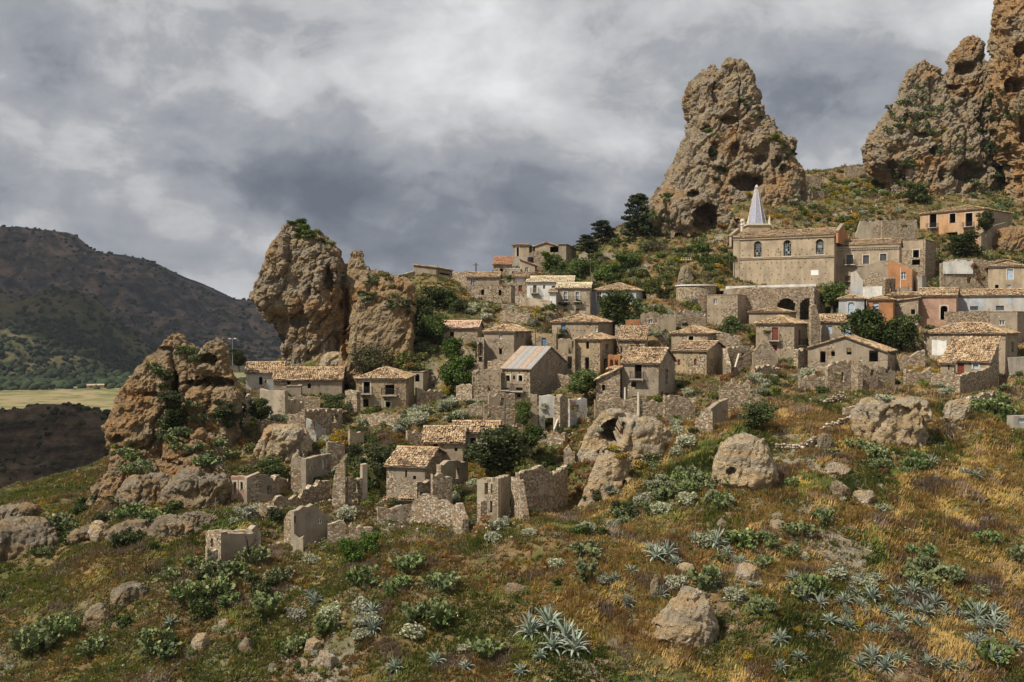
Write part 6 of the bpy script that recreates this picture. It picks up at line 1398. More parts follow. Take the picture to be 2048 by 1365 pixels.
# stones fallen from every ruined wall
r_ = np.random.default_rng(6); pos, size = [], []
for P0, a_, b_, Lw_, Rw_ in CARVE:
    for i in range(int(Lw_ * (7 if Rw_ == .5 else 1.2))):
        q = P0 + a_ * r_.uniform(-.5, Lw_ + .5) - b_ * abs(r_.normal(0, .9)); s = r_.uniform(.1, .42) * (1 if Rw_ == .5 else .7); pos.append((q.x, q.y, float(hgt(q.x, q.y)) + s * r_.uniform(0, .35))); size.append(s)
stones('fallen_rubble', pos, size, 'fallen stones lying along the foot of the walls', None, None, 21)
# scattered field stones
r_ = np.random.default_rng(5); pos, size = [], []
while len(pos) < 900:
    X_, Y_ = r_.uniform(-50, 90), r_.uniform(64, 150); pos.append((X_, Y_, float(hgt(X_, Y_)) + .03)); size.append(r_.uniform(.08, .3))
stones('field_stones', pos, size, 'small stones scattered through the grass', None, None, 8)

# ------------------------------------------------------------------ plants
M_leaf = leaf_material('leaf_green'); M_grass = leaf_material('grass_blade', 0.3, 0.0, 0.1, 0.8); M_succ = leaf_material('succulent_skin', 0.05, 0.18, 0.3, 0.5)
M_bark = flat_material('bark', (0.11, 0.085, 0.065), 0.95)

def leaf_quads(P_, N_, size, g_, flat=0.5, aspect=1.7):
    """a small pointed leaf (quad) at each point, facing roughly along N"""
    n = len(P_); T = g_.normal(size=(n, 3)); d = N_ * flat + g_.normal(size=(n, 3)) * (1 - flat); d /= np.linalg.norm(d, axis=1)[:, None] + 1e-9
    u = np.cross(d, T); u /= np.linalg.norm(u, axis=1)[:, None] + 1e-9; v_ = np.cross(d, u); s = (size * g_.uniform(.6, 1.35, n))[:, None]
    V = np.empty((n, 4, 3)); V[:, 0] = P_ - u * s * aspect * .5; V[:, 1] = P_ + v_ * s * .5; V[:, 2] = P_ + u * s * aspect * .5; V[:, 3] = P_ - v_ * s * .5
    return V.reshape(-1, 3), np.arange(n * 4).reshape(n, 4)
def blob_points(blobs, n, g_, shell=(.62, 1.05)):
    B = np.array(blobs); wgt = (B[:, 3] * B[:, 4] + B[:, 3] * B[:, 5] + B[:, 4] * B[:, 5]); k = g_.choice(len(B), n, p=wgt / wgt.sum())
    d = g_.normal(size=(n, 3)); d /= np.linalg.norm(d, axis=1)[:, None]; r = g_.uniform(*shell, n)[:, None]
    lump = 1 + .22 * fbm(d * 2.3 + k[:, None] * 3.7, 2)[:, None]
    return B[k, :3] + d * B[k, 3:] * r * lump, d, k
def colours(n, base, g_, dv=.25, warm=0.0, per=1):
    c = np.array(base)[None] * (1 + g_.normal(0, dv, (n, 1))) + np.array([1.0, .6, .0])[None] * np.clip(g_.normal(0, .5, (n, 1)), 0, 1) * warm
    return np.repeat(np.clip(c, .004, .9), per, 0)
def foliage_mesh(name, blobs, n, size, base, seed, dv=.28, warm=.0, flat=.5, aspect=1.7, shell=(.62, 1.05), zmin=None):
    g_ = np.random.default_rng(seed); Pn, d, k = blob_points(blobs, n, g_, shell)
    if zmin is not None:
        ok = Pn[:, 2] > zmin; Pn, d = Pn[ok], d[ok]
    V, Fq = leaf_quads(Pn, d, size, g_, flat, aspect)
    me = fast_mesh(name, V, Fq, colours(len(Pn), base, g_, dv, warm, 4)); me.materials.append(M_leaf); return me

def bush_blobs(seed, n=7, w_=.36, h_=.32):
    r = random.Random(seed); B = [(0, 0, .3, .42, .42, .34)]
    for i in range(n):
        a = 6.283 * i / n + r.uniform(-.4, .4); q = r.uniform(.15, .36)
        B.append((q * math.cos(a), q * math.sin(a), r.uniform(.18, .52), r.uniform(.14, .26), r.uniform(.14, .26), r.uniform(.14, .26)))
    return B
SPEC = {}
def species(key, base, n, size, cnt=4, **kw):
    SPEC[key] = [foliage_mesh('foliage', bush_blobs(hash(key) % 97 + i * 11 if False else len(key) * 31 + i * 11), n, size, base, i * 5 + len(key), zmin=-.03, **kw) for i in range(cnt)]
species('silver', (0.335, 0.335, 0.215), 700, .075, dv=.25, aspect=2.2, flat=.3)
species('green', (0.09, 0.118, 0.026), 560, .085, dv=.38, warm=.02)
species('dark_green', (0.05, 0.066, 0.017), 560, .085, dv=.4)
species('olive', (0.165, 0.155, 0.042), 600, .07, dv=.3, aspect=2.4, flat=.2)
species('golden', (0.33, 0.22, 0.035), 600, .06, dv=.3, aspect=2.0, flat=.2)
species('rusty', (0.235, 0.125, 0.045), 600, .065, dv=.3, aspect=2.4, flat=.2)
species('broom', (0.165, 0.175, 0.045), 620, .07, dv=.3, aspect=2.6, flat=.15)
species('laurel', (0.062, 0.082, 0.02), 560, .085, dv=.38)
# prickly pear: jointed pads
def pad(c, up, side, s):
    n = up.cross(side).normalized(); pts_ = []
    ring = [(.0, -1.0), (.5, -.7), (.86, -.1), (.88, .45), (.55, .9), (.0, 1.05), (-.55, .9), (-.88, .45), (-.86, -.1), (-.5, -.7)]
    for k in (-1, 1):
        pts_ += [c + side * (x * s * .62 * .8) + up * (y * s * .62 * .8) + n * (k * s * .045) for x, y in ring]
        pts_ += [c + side * (x * s * .62) + up * (y * s * .62) for x, y in ring] if k == -1 else []
    return pts_, [tuple(reversed(range(10)))] + [(i, (i + 1) % 10, 10 + (i + 1) % 10, 10 + i) for i in range(10)] + [(10 + i, 10 + (i + 1) % 10, 20 + (i + 1) % 10, 20 + i) for i in range(10)] + [tuple(range(20, 30))]
def pear_mesh(seed):
    r = random.Random(seed); V, Fc, C = [], [], []
    def grow(base, up, s, lev):
        side = up.orthogonal(); side = (Matrix.Rotation(r.uniform(0, 6.28), 3, up) @ side).normalized()
        c = base + up * s * .6; pv, pf = pad(c, up, side, s); o = len(V); V.extend([tuple(p) for p in pv]); Fc.extend([tuple(o + i for i in f) for f in pf])
        b_ = r.uniform(.75, 1.2); y = r.random() ** 2 * .10 * (lev > 1); C.extend([(.088 * b_ + y * 1.3, .125 * b_ + y, .05 * b_ + y * .25)] * len(pv))
        if lev < 5:
            for i in range(r.choice((1, 2, 2)) if lev else 3):
                nu = (up + side * r.uniform(-.9, .9) + Vector((r.uniform(-.5, .5), r.uniform(-.5, .5), r.uniform(.0, .5)))).normalized()
                if nu.z < -.1: nu.z = .2
                grow(base + up * s * 1.15 + side * r.uniform(-.3, .3) * s, nu, s * r.uniform(.8, 1.0), lev + 1)
    for i in range(5):
        a = 6.28 * i / 5 + r.random(); grow(Vector((.07 * math.cos(a), .07 * math.sin(a), -.05)), Vector((.75 * math.cos(a), .75 * math.sin(a), 1)).normalized(), .118, 0)
    V = np.array(V); hmax = V[:, 2].max(); V /= max(hmax, .6)
    me = bpy.data.meshes.new('pads'); me.from_pydata([tuple(v) for v in V], [], Fc)
    at_ = me.attributes.new('col', 'FLOAT_COLOR', 'POINT'); at_.data.foreach_set('color', np.concatenate([np.array(C), np.ones((len(C), 1))], 1).astype(np.float32).ravel())
    me.materials.append(M_succ); me.update(); return me
SPEC['pear'] = [pear_mesh(i + 3) for i in range(5)]
# agave: rosette of thick pointed leaves
def agave_leaf(bend, seed):
    V, Fc, C = [], [], []; r = random.Random(seed); n = 6
    for i in range(n + 1):
        t_ = i / n; wd = .092 * (1 - .25 * math.sin(t_ * 3)) * (1 - t_ ** 2.6) + .004; x = t_ * math.cos(bend * t_ * .6); z = .14 + t_ * math.sin(.9) - bend * t_ * t_ * .75; x = t_ * .78
        for y, dz in ((-wd, .03), (0, -.025), (wd, .03)):
            V.append((x, y, z + dz)); C.append((.285, .325, .25) if i else (.30, .33, .2))
        for y in (-1, 1): pass
    for i in range(n):
        for j in range(2):
            Fc.append((i * 3 + j, i * 3 + j + 1, i * 3 + j + 4, i * 3 + j + 3))
    V = np.array(V); k = len(V)
    U = V.copy(); U[:, 2] -= .022; V2 = np.concatenate([V, U]); F2 = Fc + [tuple(reversed([k + q for q in f])) for f in Fc]
    for i in range(n):
        F2 += [(i * 3, (i + 1) * 3, k + (i + 1) * 3, k + i * 3), (i * 3 + 2, k + i * 3 + 2, k + (i + 1) * 3 + 2, (i + 1) * 3 + 2)]
    C = np.array(C + C); me = bpy.data.meshes.new('leaf'); me.from_pydata([tuple(v) for v in V2], [], F2)
    a_ = me.attributes.new('col', 'FLOAT_COLOR', 'POINT'); a_.data.foreach_set('color', np.concatenate([C, np.ones((len(C), 1))], 1).astype(np.float32).ravel())
    me.materials.append(M_succ); me.update()
    for p in me.polygons: p.use_smooth = True
    return me
AG = [agave_leaf(b_, i) for i, b_ in enumerate((.0, .35, .75, 1.05))]
def agave_layout(seed, n=30):
    r = random.Random(seed); out = []
    for i in range(n):
        f = i / n; az = i * 2.39996 + r.uniform(-.2, .2); tilt = (1 - f) * .25 - f * .75 + r.uniform(-.1, .1)
        out.append((3 - int(f * 3.99), az, tilt, (.75 + .35 * math.sin(f * 3.1)) * r.uniform(.85, 1.12)))
    return out
def agave_joined(seed):
    VV, FF, CC = [], [], []; o = 0
    for k, az, tl_, s in agave_layout(seed):
        me = AG[k]; v = np.array([x.co[:] for x in me.vertices]); M3 = np.array(Euler((0, tl_, az)).to_matrix()) * s
        VV.append(v @ M3.T); FF += [tuple(o + i for i in p.vertices) for p in me.polygons]; o += len(v); CC.append(np.tile(np.array([.225, .265, .20]) * random.uniform(.8, 1.2), (len(v), 1)))
    C = np.concatenate(CC); me = bpy.data.meshes.new('rosette'); me.from_pydata([tuple(v) for v in np.concatenate(VV)], [], FF)
    a_ = me.attributes.new('col', 'FLOAT_COLOR', 'POINT'); a_.data.foreach_set('color', np.concatenate([C, np.ones((len(C), 1))], 1).astype(np.float32).ravel()); me.materials.append(M_succ); me.update(); return me
SPEC['agave'] = [agave_joined(i + 1) for i in range(4)]

# ---- trees
def tree_parts(seed, kind='broad'):
    r = random.Random(seed); tr = MB(); blobs = []
    if kind == 'broad':
        tr.tube([(0, 0, -.12), (.01, 0, .08), (.0, .02, .22)], [.045, .036, .03], 8)
        for i in range(6):
            a = 6.283 * i / 6 + r.uniform(-.4, .4); q = r.uniform(.18, .34); z = r.uniform(.42, .78)
            tr.tube([(0, .01, .18), (q * .5 * math.cos(a), q * .5 * math.sin(a), z * .65), (q * math.cos(a), q * math.sin(a), z)], [.022, .014, .005], 6)
        for i in range(22):
            a, q = r.uniform(0, 6.28), r.uniform(0, .36); z = r.uniform(.26, .86); q *= math.sqrt(max(.1, 1 - ((z - .55) / .5) ** 2))
            s = r.uniform(.10, .18); blobs.append((q * math.cos(a), q * math.sin(a), z, s, s, s * .85))
        blobs.append((0, 0, .52, .28, .28, .28))
    elif kind == 'pine':
        tr.tube([(0, 0, -.1), (.01, 0, .4), (.0, .01, .96)], [.032, .022, .006], 8)
        for i in range(26):
            z = .16 + .8 * i / 26; q = (.40 * (1 - z) ** .7 + .05) * r.uniform(.55, 1.1); a = i * 2.4 + r.uniform(-.4, .4); e = (q * math.cos(a), q * math.sin(a), z + .05)
            tr.tube([(0, 0, z - .02), e], [.009, .003], 5)
            for f in (.55, .85, 1.05):
                s = r.uniform(.045, .09) * (1.2 - f * .3); blobs.append((e[0] * f, e[1] * f, z + .03 * f + r.uniform(-.01, .02), s * 1.3, s * 1.3, s * .6))
    return tr, blobs
TREES = {}
for key, base, kind, n, sz in (('dark', (.046, .062, .014), 'broad', 5200, .033), ('fresh', (.075, .108, .022), 'broad', 4200, .034), ('olive', (.115, .115, .036), 'broad', 4200, .030), ('pine', (.036, .05, .017), 'pine', 6000, .022)):
    TREES[key] = []
    for i in range(3 if kind == 'broad' else 2):
        tr, bl_ = tree_parts(i * 17 + len(key), kind)
        TREES[key].append((tr.mesh('trunk', M_bark), foliage_mesh('crown', bl_, n, sz, base, i * 3 + len(key), dv=.4, warm=.012, shell=(.55, 1.08), aspect=2.4 if kind == 'pine' else 1.6)))
KT = [0]
def tree(label, px, py, top, wpx, key, D=None, group='trees among the houses', sink=0.0):
    D = D or hit(px, py, 200.0); b = at(px, py, D); h = (at(px, top, D).z - b.z); wd = wpx / F * D; KT[0] += 1
    tm, cm = TREES[key][KT[0] % len(TREES[key])]
    root = link('pine_tree' if key == 'pine' else 'tree', None, loc=b, rz=KT[0] * 1.7); tag(root, label, 'tree', group)
    for nm_, me in (('trunk', tm), ('crown', cm)):
        o = link(nm_, me, parent=root); o.scale = (wd / .82, wd / .82, h / .98)
    LAND.append((px, (py + top) / 2, label)); BLOCK.append((b.x, b.y, .4))
for a_ in [
 ('tall dark pine against the foot of the spire crag', 1275, 492, 390, 92, 'pine', 224), ('shorter dark pine left of the tall one', 1203, 505, 442, 74, 'pine', 226), ('small pine at the outer edge of the pine group', 1172, 512, 470, 56, 'pine', 224), ('dark spreading pine half behind the tall one', 1305, 495, 425, 70, 'pine', 228),
 ('dark round tree in front of the hip-roofed white house', 1232, 668, 578, 92, 'dark', 168), ('great dark tree spreading beside the stepped tiled house', 1005, 965, 850, 150, 'dark', 106), ('smaller crown at the side of the great dark tree', 1062, 905, 846, 56, 'dark', 113),
 ('dark evergreen on the bank right of the stepped crag', 878, 655, 570, 84, 'dark', 172), ('dark leaning tree below the evergreen on the bank', 848, 705, 610, 62, 'dark', 160), ('shady tree beside the peach-roofed house', 925, 655, 595, 56, 'dark', 170),
 ('olive-yellow rounded tree at the foot of the overhanging crag', 738, 765, 688, 88, 'olive', 150), ('low olive thicket right of the rounded olive tree', 815, 758, 700, 90, 'olive', 152), ('fresh green tree on the bank below the peach-roofed house', 918, 795, 705, 74, 'fresh', 143), ('second fresh green tree beside the bank', 905, 735, 672, 50, 'fresh', 150),
 ('spreading green tree between the metal roof and the lean-to', 1172, 798, 738, 96, 'fresh', 130), ('left tree of the dark pair in front of the pink house', 1742, 712, 612, 100, 'dark', 148), ('right tree of the dark pair in front of the pink house', 1806, 708, 628, 78, 'dark', 149),
 ('bright green tree beside the terrace arches', 1664, 622, 562, 62, 'fresh', 180), ('dense green bushy tree under the broad crag', 1832, 412, 362, 64, 'fresh', 238), ('dark tree below the balconies of the orange house', 1926, 518, 462, 76, 'dark', 204), ('dark tree at the corner of the orange house', 1972, 470, 420, 42, 'dark', 209), ('dark tree behind the low roofless pale ruin', 1722, 482, 440, 44, 'dark', 218),
 ('dark ivy-clad tree beside the lone wall slab', 466, 880, 765, 76, 'dark', 128), ('dark bushy tree between roofless walls', 522, 850, 795, 54, 'dark', 129), ('round green tree between the long house and the yellowed house', 668, 838, 786, 62, 'fresh', 131), ('green bushy tree below the slab of buff rock', 540, 960, 912, 66, 'fresh', 110),
 ('feathery green tree on the lower slope', 702, 1135, 1075, 56, 'fresh', 85), ('feathery green tree beside the first feathery one', 738, 1122, 1062, 50, 'fresh', 87), ('little tree beside the gutted white room', 1046, 860, 798, 40, 'fresh', 118), ('dark climbing tree against the slope behind the tall jagged wall', 760, 985, 890, 84, 'dark', 112), ('dark thicket tree uphill of the jagged wall', 715, 945, 880, 80, 'dark', 116),
 ('green tree at the foot of the spire crag', 1398, 545, 484, 70, 'fresh', 206), ('yellow-green tree between the pines and the pinnacle', 1300, 545, 478, 66, 'olive', 208), ('leafy green tree in the thicket below the pines', 1255, 560, 505, 70, 'fresh', 200), ('ivy-dark tree left of the thicket', 1108, 560, 505, 46, 'fresh', 207), ('broad green tree in the middle of the thicket', 1150, 566, 515, 60, 'fresh', 200),
 ('olive bush tree right of the thicket', 1340, 600, 525, 64, 'olive', 192), ('dark bush tree below the pinnacle', 1420, 560, 510, 60, 'fresh', 197), ('small dark tree left of the street lamp', 478, 740, 700, 40, 'dark', 148), ('green tree beside the tall dotted house', 1466, 690, 630, 66, 'fresh', 160), ('dark tree climbing the cleft of the twin-peaked crag', 345, 900, 780, 44, 'dark', 116), ('dark bank tree nearest the stepped crag', 842, 665, 590, 60, 'dark', 166), ('shadowy tree on the steep bank above the peach roof', 905, 650, 585, 64, 'dark', 172), ('leafy tree below the shadowy bank tree', 868, 690, 625, 60, 'fresh', 158), ('rounded green tree by the first gate pillar', 1180, 562, 520, 54, 'fresh', 202), ('rounded green tree by the second gate pillar', 1218, 578, 524, 58, 'fresh', 195), ('dark tree tucked beside the white house roof', 1132, 566, 524, 46, 'dark', 203), ('olive tree above the small rock pinnacle', 1335, 552, 500, 62, 'olive', 206), ('green tree just right of the rock pinnacle', 1378, 562, 505, 58, 'fresh', 203), ('dark tree under the cave of the spire crag', 1338, 500, 440, 50, 'dark', 222), ('spreading tree on the bank above the terrace', 1296, 612, 552, 58, 'olive', 186),
 ('dark tree at the top corner of the crag', 350, 815, 735, 34, 'dark', 121)]:
    tree(*a_)
tree('lone round shrub-tree on the dry golden terrace', 1520, 862, 802, 80, 'fresh')

# ---- shrubs, cacti and agaves placed in patches
def short(lb):
    ws = []
    for x in lb.split():
        if x in ('with', 'beside', 'under', 'above', 'below', 'behind', 'left', 'right', 'in', 'on', 'between', 'and', 'rising', 'half', 'among', 'at', 'against', 'that', 'running', 'standing', 'pierced', 'joined', 'from', 'far', 'open', 'along', 'growing', 'cut', 'to', 'of', 'next', 'near', 'over', 'sweeping', 'climbing', 'leaning', 'carrying', 'uphill', 'alone', 'tufted'):
            break
        ws.append(x)
    return ' '.join(ws[:6])
LM = None
NAMES = {'silver': ('silver_shrub', 'silvery grey-green shrub', 'shrub'), 'green': ('green_shrub', 'fresh green shrub', 'shrub'), 'dark_green': ('dark_shrub', 'dark green shrub', 'shrub'), 'olive': ('olive_shrub', 'olive-yellow shrub', 'shrub'), 'golden': ('golden_shrub', 'golden flowering shrub', 'shrub'), 'rusty': ('rusty_shrub', 'rust-brown dried shrub', 'shrub'), 'broom': ('broom_shrub', 'yellow-green broom bush', 'shrub'), 'laurel': ('laurel_shrub', 'deep green laurel-like bush', 'shrub'),
         'pear': ('prickly_pear', 'prickly pear clump', 'cactus'), 'agave': ('agave_plant', 'blue-grey agave rosette', 'agave')}
GRPS = {k: v[1] + ('es' if v[1].endswith('sh') else 's') + ' across the hillside' for k, v in NAMES.items()}
USED = {}
PLANTS = []; _BA = None
def blocked(x, y, pad_=0.0):
    global _BA
    if _BA is None or len(_BA) != len(BLOCK):
        _BA = np.array(BLOCK)
    return bool((((_BA[:, 0] - x) ** 2 + (_BA[:, 1] - y) ** 2) < (_BA[:, 2] + pad_) ** 2).any())
def plant(key, x, y, s, hz=.9, leaves=False, z=None, force=False):
    global LM, LMA
    if not force and blocked(x, y, -.15 * s):
        return None
    z = float(hgt(x, y)) if z is None else z; px, py = proj((x, y, z + s * .3))
    if not (-40 < px < 2090 and 60 < py < 1420):
        return None
    if LM is None:
        LM = [(a, b, short(c).rstrip(',')) for a, b, c in LAND]; LMA = np.array([q[:2] for q in LM])
    nm_, ph, cat = NAMES[key]
    a, b, lm = LM[int(np.argmin((LMA[:, 0] - px) ** 2 + ((LMA[:, 1] - py) * 1.3) ** 2))]
    rel = 'beside' if abs(a - px) > abs(b - py) else ('below' if py > b else 'above')
    sz = 'small ' if s < (.8 if key != 'pear' else 1.2) else ('large ' if s > (1.7 if key != 'pear' else 2.2) else '')
    lab = f'{sz}{ph} {rel} the {lm}'; r = random.Random(len(PLANTS) * 13 + 5)
    if key == 'agave' and leaves:
        o = link(nm_, None, loc=(x, y, z - .03), rz=r.uniform(0, 6.28)); o.scale = (s, s, s)
        for k, az, tl_, q in agave_layout(len(PLANTS), 26):
            lf = link('leaf', AG[k], parent=o); lf.rotation_euler = (0, tl_, az); lf.scale = (q, q, q)
    else:
        o = link(nm_, r.choice(SPEC[key]), loc=(x, y, z - .06 * s), rz=r.uniform(0, 6.28)); hs = hz * r.uniform(.8, 1.2); o.scale = (s, s * r.uniform(.85, 1.15), s * hs)
    tag(o, lab, cat, GRPS[key]); PLANTS.append((x, y, s, key)); return o
def patch(key, px, py, rad, n, s0=.8, s1=1.5, D=None, hz=.9):
    D = D or hit(px, py, None)
    if D is None:
        return
    c = at(px, py, D); r = random.Random(int(px * 7 + py * 13 + n))
    k = 0; tr = 0
    while k < n and tr < n * 8:
        tr += 1; a, q = r.uniform(0, 6.28), rad * math.sqrt(r.random())
        if plant(key, c.x + q * math.cos(a), c.y + q * math.sin(a), r.uniform(s0, s1), hz) is not None:
            k += 1
# agaves: the big rosettes in the foreground have every leaf as a part
for px, py, s in ((1060,1275,1.3),(1098,1262,1.45),(1132,1290,1.35),(1150,1310,1.3),(1105,1305,1.2),(1312,1122,1.2),(1335,1118,1.1),(1434,1100,1.3),(1955,1250,1.35),(1990,1265,1.2)):
    p = at(px, py, hit(px, py)); plant('agave', p.x, p.y, s * 1.25, leaves=True, force=True)
for px, py, s in ((1080,1320,1.0),(1390,1085,1.1),(1262,1150,1.0),(1655,1195,1.2),(1640,1215,1.0),(1610,1205,1.0),(1690,1210,1.2),(1720,1218,1.3),(1745,1205,1.1),(1770,1232,1.2),(1800,1250,1.3),(1835,1255,1.2),(1850,1235,1.1),(1790,1195,1.1),(1825,1190,1.0),(1720,1165,1.0),
    (1745,1325,1.2),(1770,1340,1.2),(1720,1335,1.1),(1800,1330,1.1),(1855,1335,1.0),(1940,1285,1.2),(1985,1235,1.1),(2010,1260,1.1),(1925,1240,1.0),(1862,932,1.2),(1952,958,1.2),(1930,950,1.0),(630,1212,1.1),(745,1228,1.1),(745,1268,1.1),(620,1198,.9),(340,1252,.9),(340,1298,1.0),(932,1340,1.0),(872,1330,.9),(1042,1350,.9),(1228,1165,.9),(1255,1215,.9),(1320,1200,.9),(1600,1320,1.0),(1560,1345,1.0),(660,1320,.9),(790,1345,1.0),(1560,1290,1.0),(1350,1130,1.0),(1300,1105,1.0),(1455,1110,1.0),(1480,1130,.9),(1585,1165,.9),(1870,1215,1.1),(1660,1250,1.0),(1700,1260,1.1),(1890,1340,1.1),(1985,1330,1.1),(2030,1300,1.0)):
    p = at(px, py, hit(px, py)); plant('agave', p.x, p.y, s * random.uniform(.7, 1.25), force=True)
for a_ in [(1370,960,4,10),(1390,995,4,8),(1330,985,3,5),(1300,1010,3,6),(1280,1040,3,6),(1240,1050,2,3),(1420,1010,2,3),(1500,1130,2.5,6),(1540,1110,2,4),(1490,1095,2.5,5),(1590,1085,1.5,1),(1560,1180,2,3),(1720,912,2,4),(1750,935,2.5,6),(1790,938,2.5,6),(1830,935,2,4),(1690,915,1.5,2),(1900,1190,3,7),(1930,1180,2.5,6),(1870,1175,2,4),
    (2030,1100,2.5,5),(2010,1110,2,3),(1672,1052,1.3,3),(1585,965,1.5,3),(430,1130,3,5),(470,1165,3,7),(500,1150,2.5,5),(420,1175,3,5),(360,1150,2,3),(550,1150,1.5,3),(860,1235,2,5),(840,1250,1.5,3),(780,1170,2.5,5),(830,1140,2,4),(740,1190,2,3),(800,1210,2,4),(1180,1150,2,3),(1150,1110,2,3),(860,1190,1.5,2),
    (100,1080,3,6),(240,1040,3,5),(320,1045,2,4),(60,1100,2,3),(230,990,3,5),(280,1000,2,4),(440,925,3,6),(330,985,2.5,5),(410,880,2.5,4),(120,1270,2,4),(60,1330,2,4),(200,1320,2,3),(280,1330,2,4),(90,1300,2,3),(830,690,3,4),(850,730,3,5),(890,690,3,5),(880,710,3,4),(840,660,3,4),(1960,820,3,6),(1990,830,3,6),(2010,800,3,4),(2020,440,5,8),(2000,410,4,5),(1980,400,4,4),(1890,575,2.5,4),(1290,620,3,5),(1320,635,3,4),(1280,650,2,3),(2040,430,3,4),(495,720,3,5),(510,728,2,3),(600,1300,2,4),(640,1260,2,4),(1540,1230,2,3),(1450,1180,2,3),(1660,1180,2,3),(2020,1340,2,3),(960,1350,2,2),(520,1240,2,3),(20,1200,2,3),(1830,1130,1.5,2),(1310,565,3,4),(1770,340,3,3),(1800,355,3,4)]:
    patch('pear', a_[0], a_[1], a_[2], max(1, int(a_[3] * .52)), s0=1.1, s1=2.2, hz=.85)
for a_ in [(600,850,3,8),(560,850,3,7),(640,895,3,6),(880,830,4,12),(930,820,4,10),(900,860,4,10),(830,850,4,8),(860,800,3,6),(780,850,4,6),(950,790,3,4),(1080,625,3,4),(1060,640,3,4),(1020,628,2.5,3),(1000,632,2.5,3),(1290,690,2.5,4),(1310,705,2,3),(1300,660,2.5,3),(1300,870,2.5,5),(1350,850,3,6),(1330,900,2.5,4),(1360,905,2.5,4),(1310,985,2.5,5),(1340,1010,2,4),(1400,1020,2,3),(1420,985,2,3),
    (1500,765,2.5,4),(1540,790,3,4),(1380,800,2.5,3),(1370,815,2,3),(1770,808,1.5,2),(1880,770,2,4),(1900,790,2,4),(1865,785,2,3),(1610,755,3,5),(1590,770,2,3),(1690,400,5,7),(1640,420,5,6),(1620,450,4,4),(1590,350,3,4),(1740,390,5,6),(1560,420,3,3),(500,1030,2.5,4),(450,1040,2.5,4),(620,1120,1.5,2),(780,1030,2,3),(890,1030,2,3),(920,985,2,4),(870,940,2,2),(1010,1070,2,4),(1050,1068,2,3),(1200,1060,2,3),(1160,1070,2,3),(700,1230,2,4),(760,1250,2,3),(620,1250,1.5,2),(820,1290,1.5,2),(730,1285,1.5,3),(1090,1150,1.5,2),(1220,1185,1.5,3),(1340,1175,1.5,2),(1690,1150,2,4),(1730,1160,2,4),(1760,1150,2,3),(1480,1020,1.5,2),(1750,1025,1,1),(1500,1220,2,3),(960,1310,1.5,2),(1260,1010,2,3),(690,1040,1.5,2),(1250,600,3,4),(1180,640,3,3),(1700,380,4,4),(1430,1090,2,3),(1250,930,2,3)]:
    patch('silver', a_[0], a_[1], a_[2], max(1, int(a_[3] * .66)), s0=1.1, s1=2.3)
for a_ in [(470,820,3,5),(430,850,3,5),(540,950,3,5),(700,930,4,8),(740,900,4,8),(690,960,3,6),(560,1080,2.5,4),(300,1070,3,5),(200,1060,3,5),(350,1020,3,5),(150,1020,3,5),(100,1060,2,4),(880,650,4,6),(900,620,4,6),(860,690,4,6),(930,640,3,4),(1150,560,5,8),(1200,560,5,8),(1250,560,5,8),(1290,540,5,8),(1330,530,5,7),(1130,575,4,5),(1360,545,4,5),(1440,545,4,4),(1340,570,4,5),(1460,690,3,5),(1440,680,3,4),(760,960,3,5),(900,1010,3,4),(950,930,2,3),(1110,900,3,4),(2000,830,3,4),(1960,480,4,6),(1900,495,3,4),(2010,380,5,6),(1960,370,5,6),(480,1190,3,6),(420,1200,3,5),(540,1180,2,4),(1250,1030,2,4),(1200,1070,2,4),(240,1240,2,3),(270,1230,2,3),(1650,440,4,5),(1850,400,4,4),(1500,640,3,3),(640,1050,2,2)]:
    patch('dark_green', a_[0], a_[1], a_[2], max(1, int(a_[3] * .6)), s0=1.1, s1=2.2, hz=1.0)
for a_ in [(1390,560,4,4),(640,880,2,3),(670,890,2,3),(700,870,2,2),(770,800,2,3),(880,790,2,3),(860,880,2,2),(840,860,2,2),(1290,520,3,3),(1280,560,3,3),(1240,530,3,2),(1340,560,3,3),(1700,440,4,5),(1660,410,4,4),(1760,400,4,4),(1720,410,4,4),(1880,470,2,2),(1830,740,2,4),(1850,745,2,3),(1240,780,2,2),(1220,785,2,2),(1020,695,1.5,2),(1090,855,2,2),(1110,870,2,3),(1260,930,2,2),(1235,905,1.5,2),(910,760,2,2),(1320,570,3,3)]:
    patch('golden', *a_, s0=.9, s1=1.7)
for a_ in [(1370,730,3,4),(1400,790,3,4),(1330,765,2,3),(1420,760,3,4),(1150,870,3,4),(1170,900,3,4),(1100,960,2,4),(1120,975,2,3),(1180,950,2,3),(960,1060,2,3),(800,880,3,4),(690,900,2,3),(1260,760,2,2),(1590,740,3,3),(1290,490,3,2),(1500,500,3,2),(1800,430,3,3),(1960,560,3,3),(250,930,3,4),(420,960,2,3),(460,890,2,3)]:
    patch('rusty', *a_, s0=.8, s1=1.5)
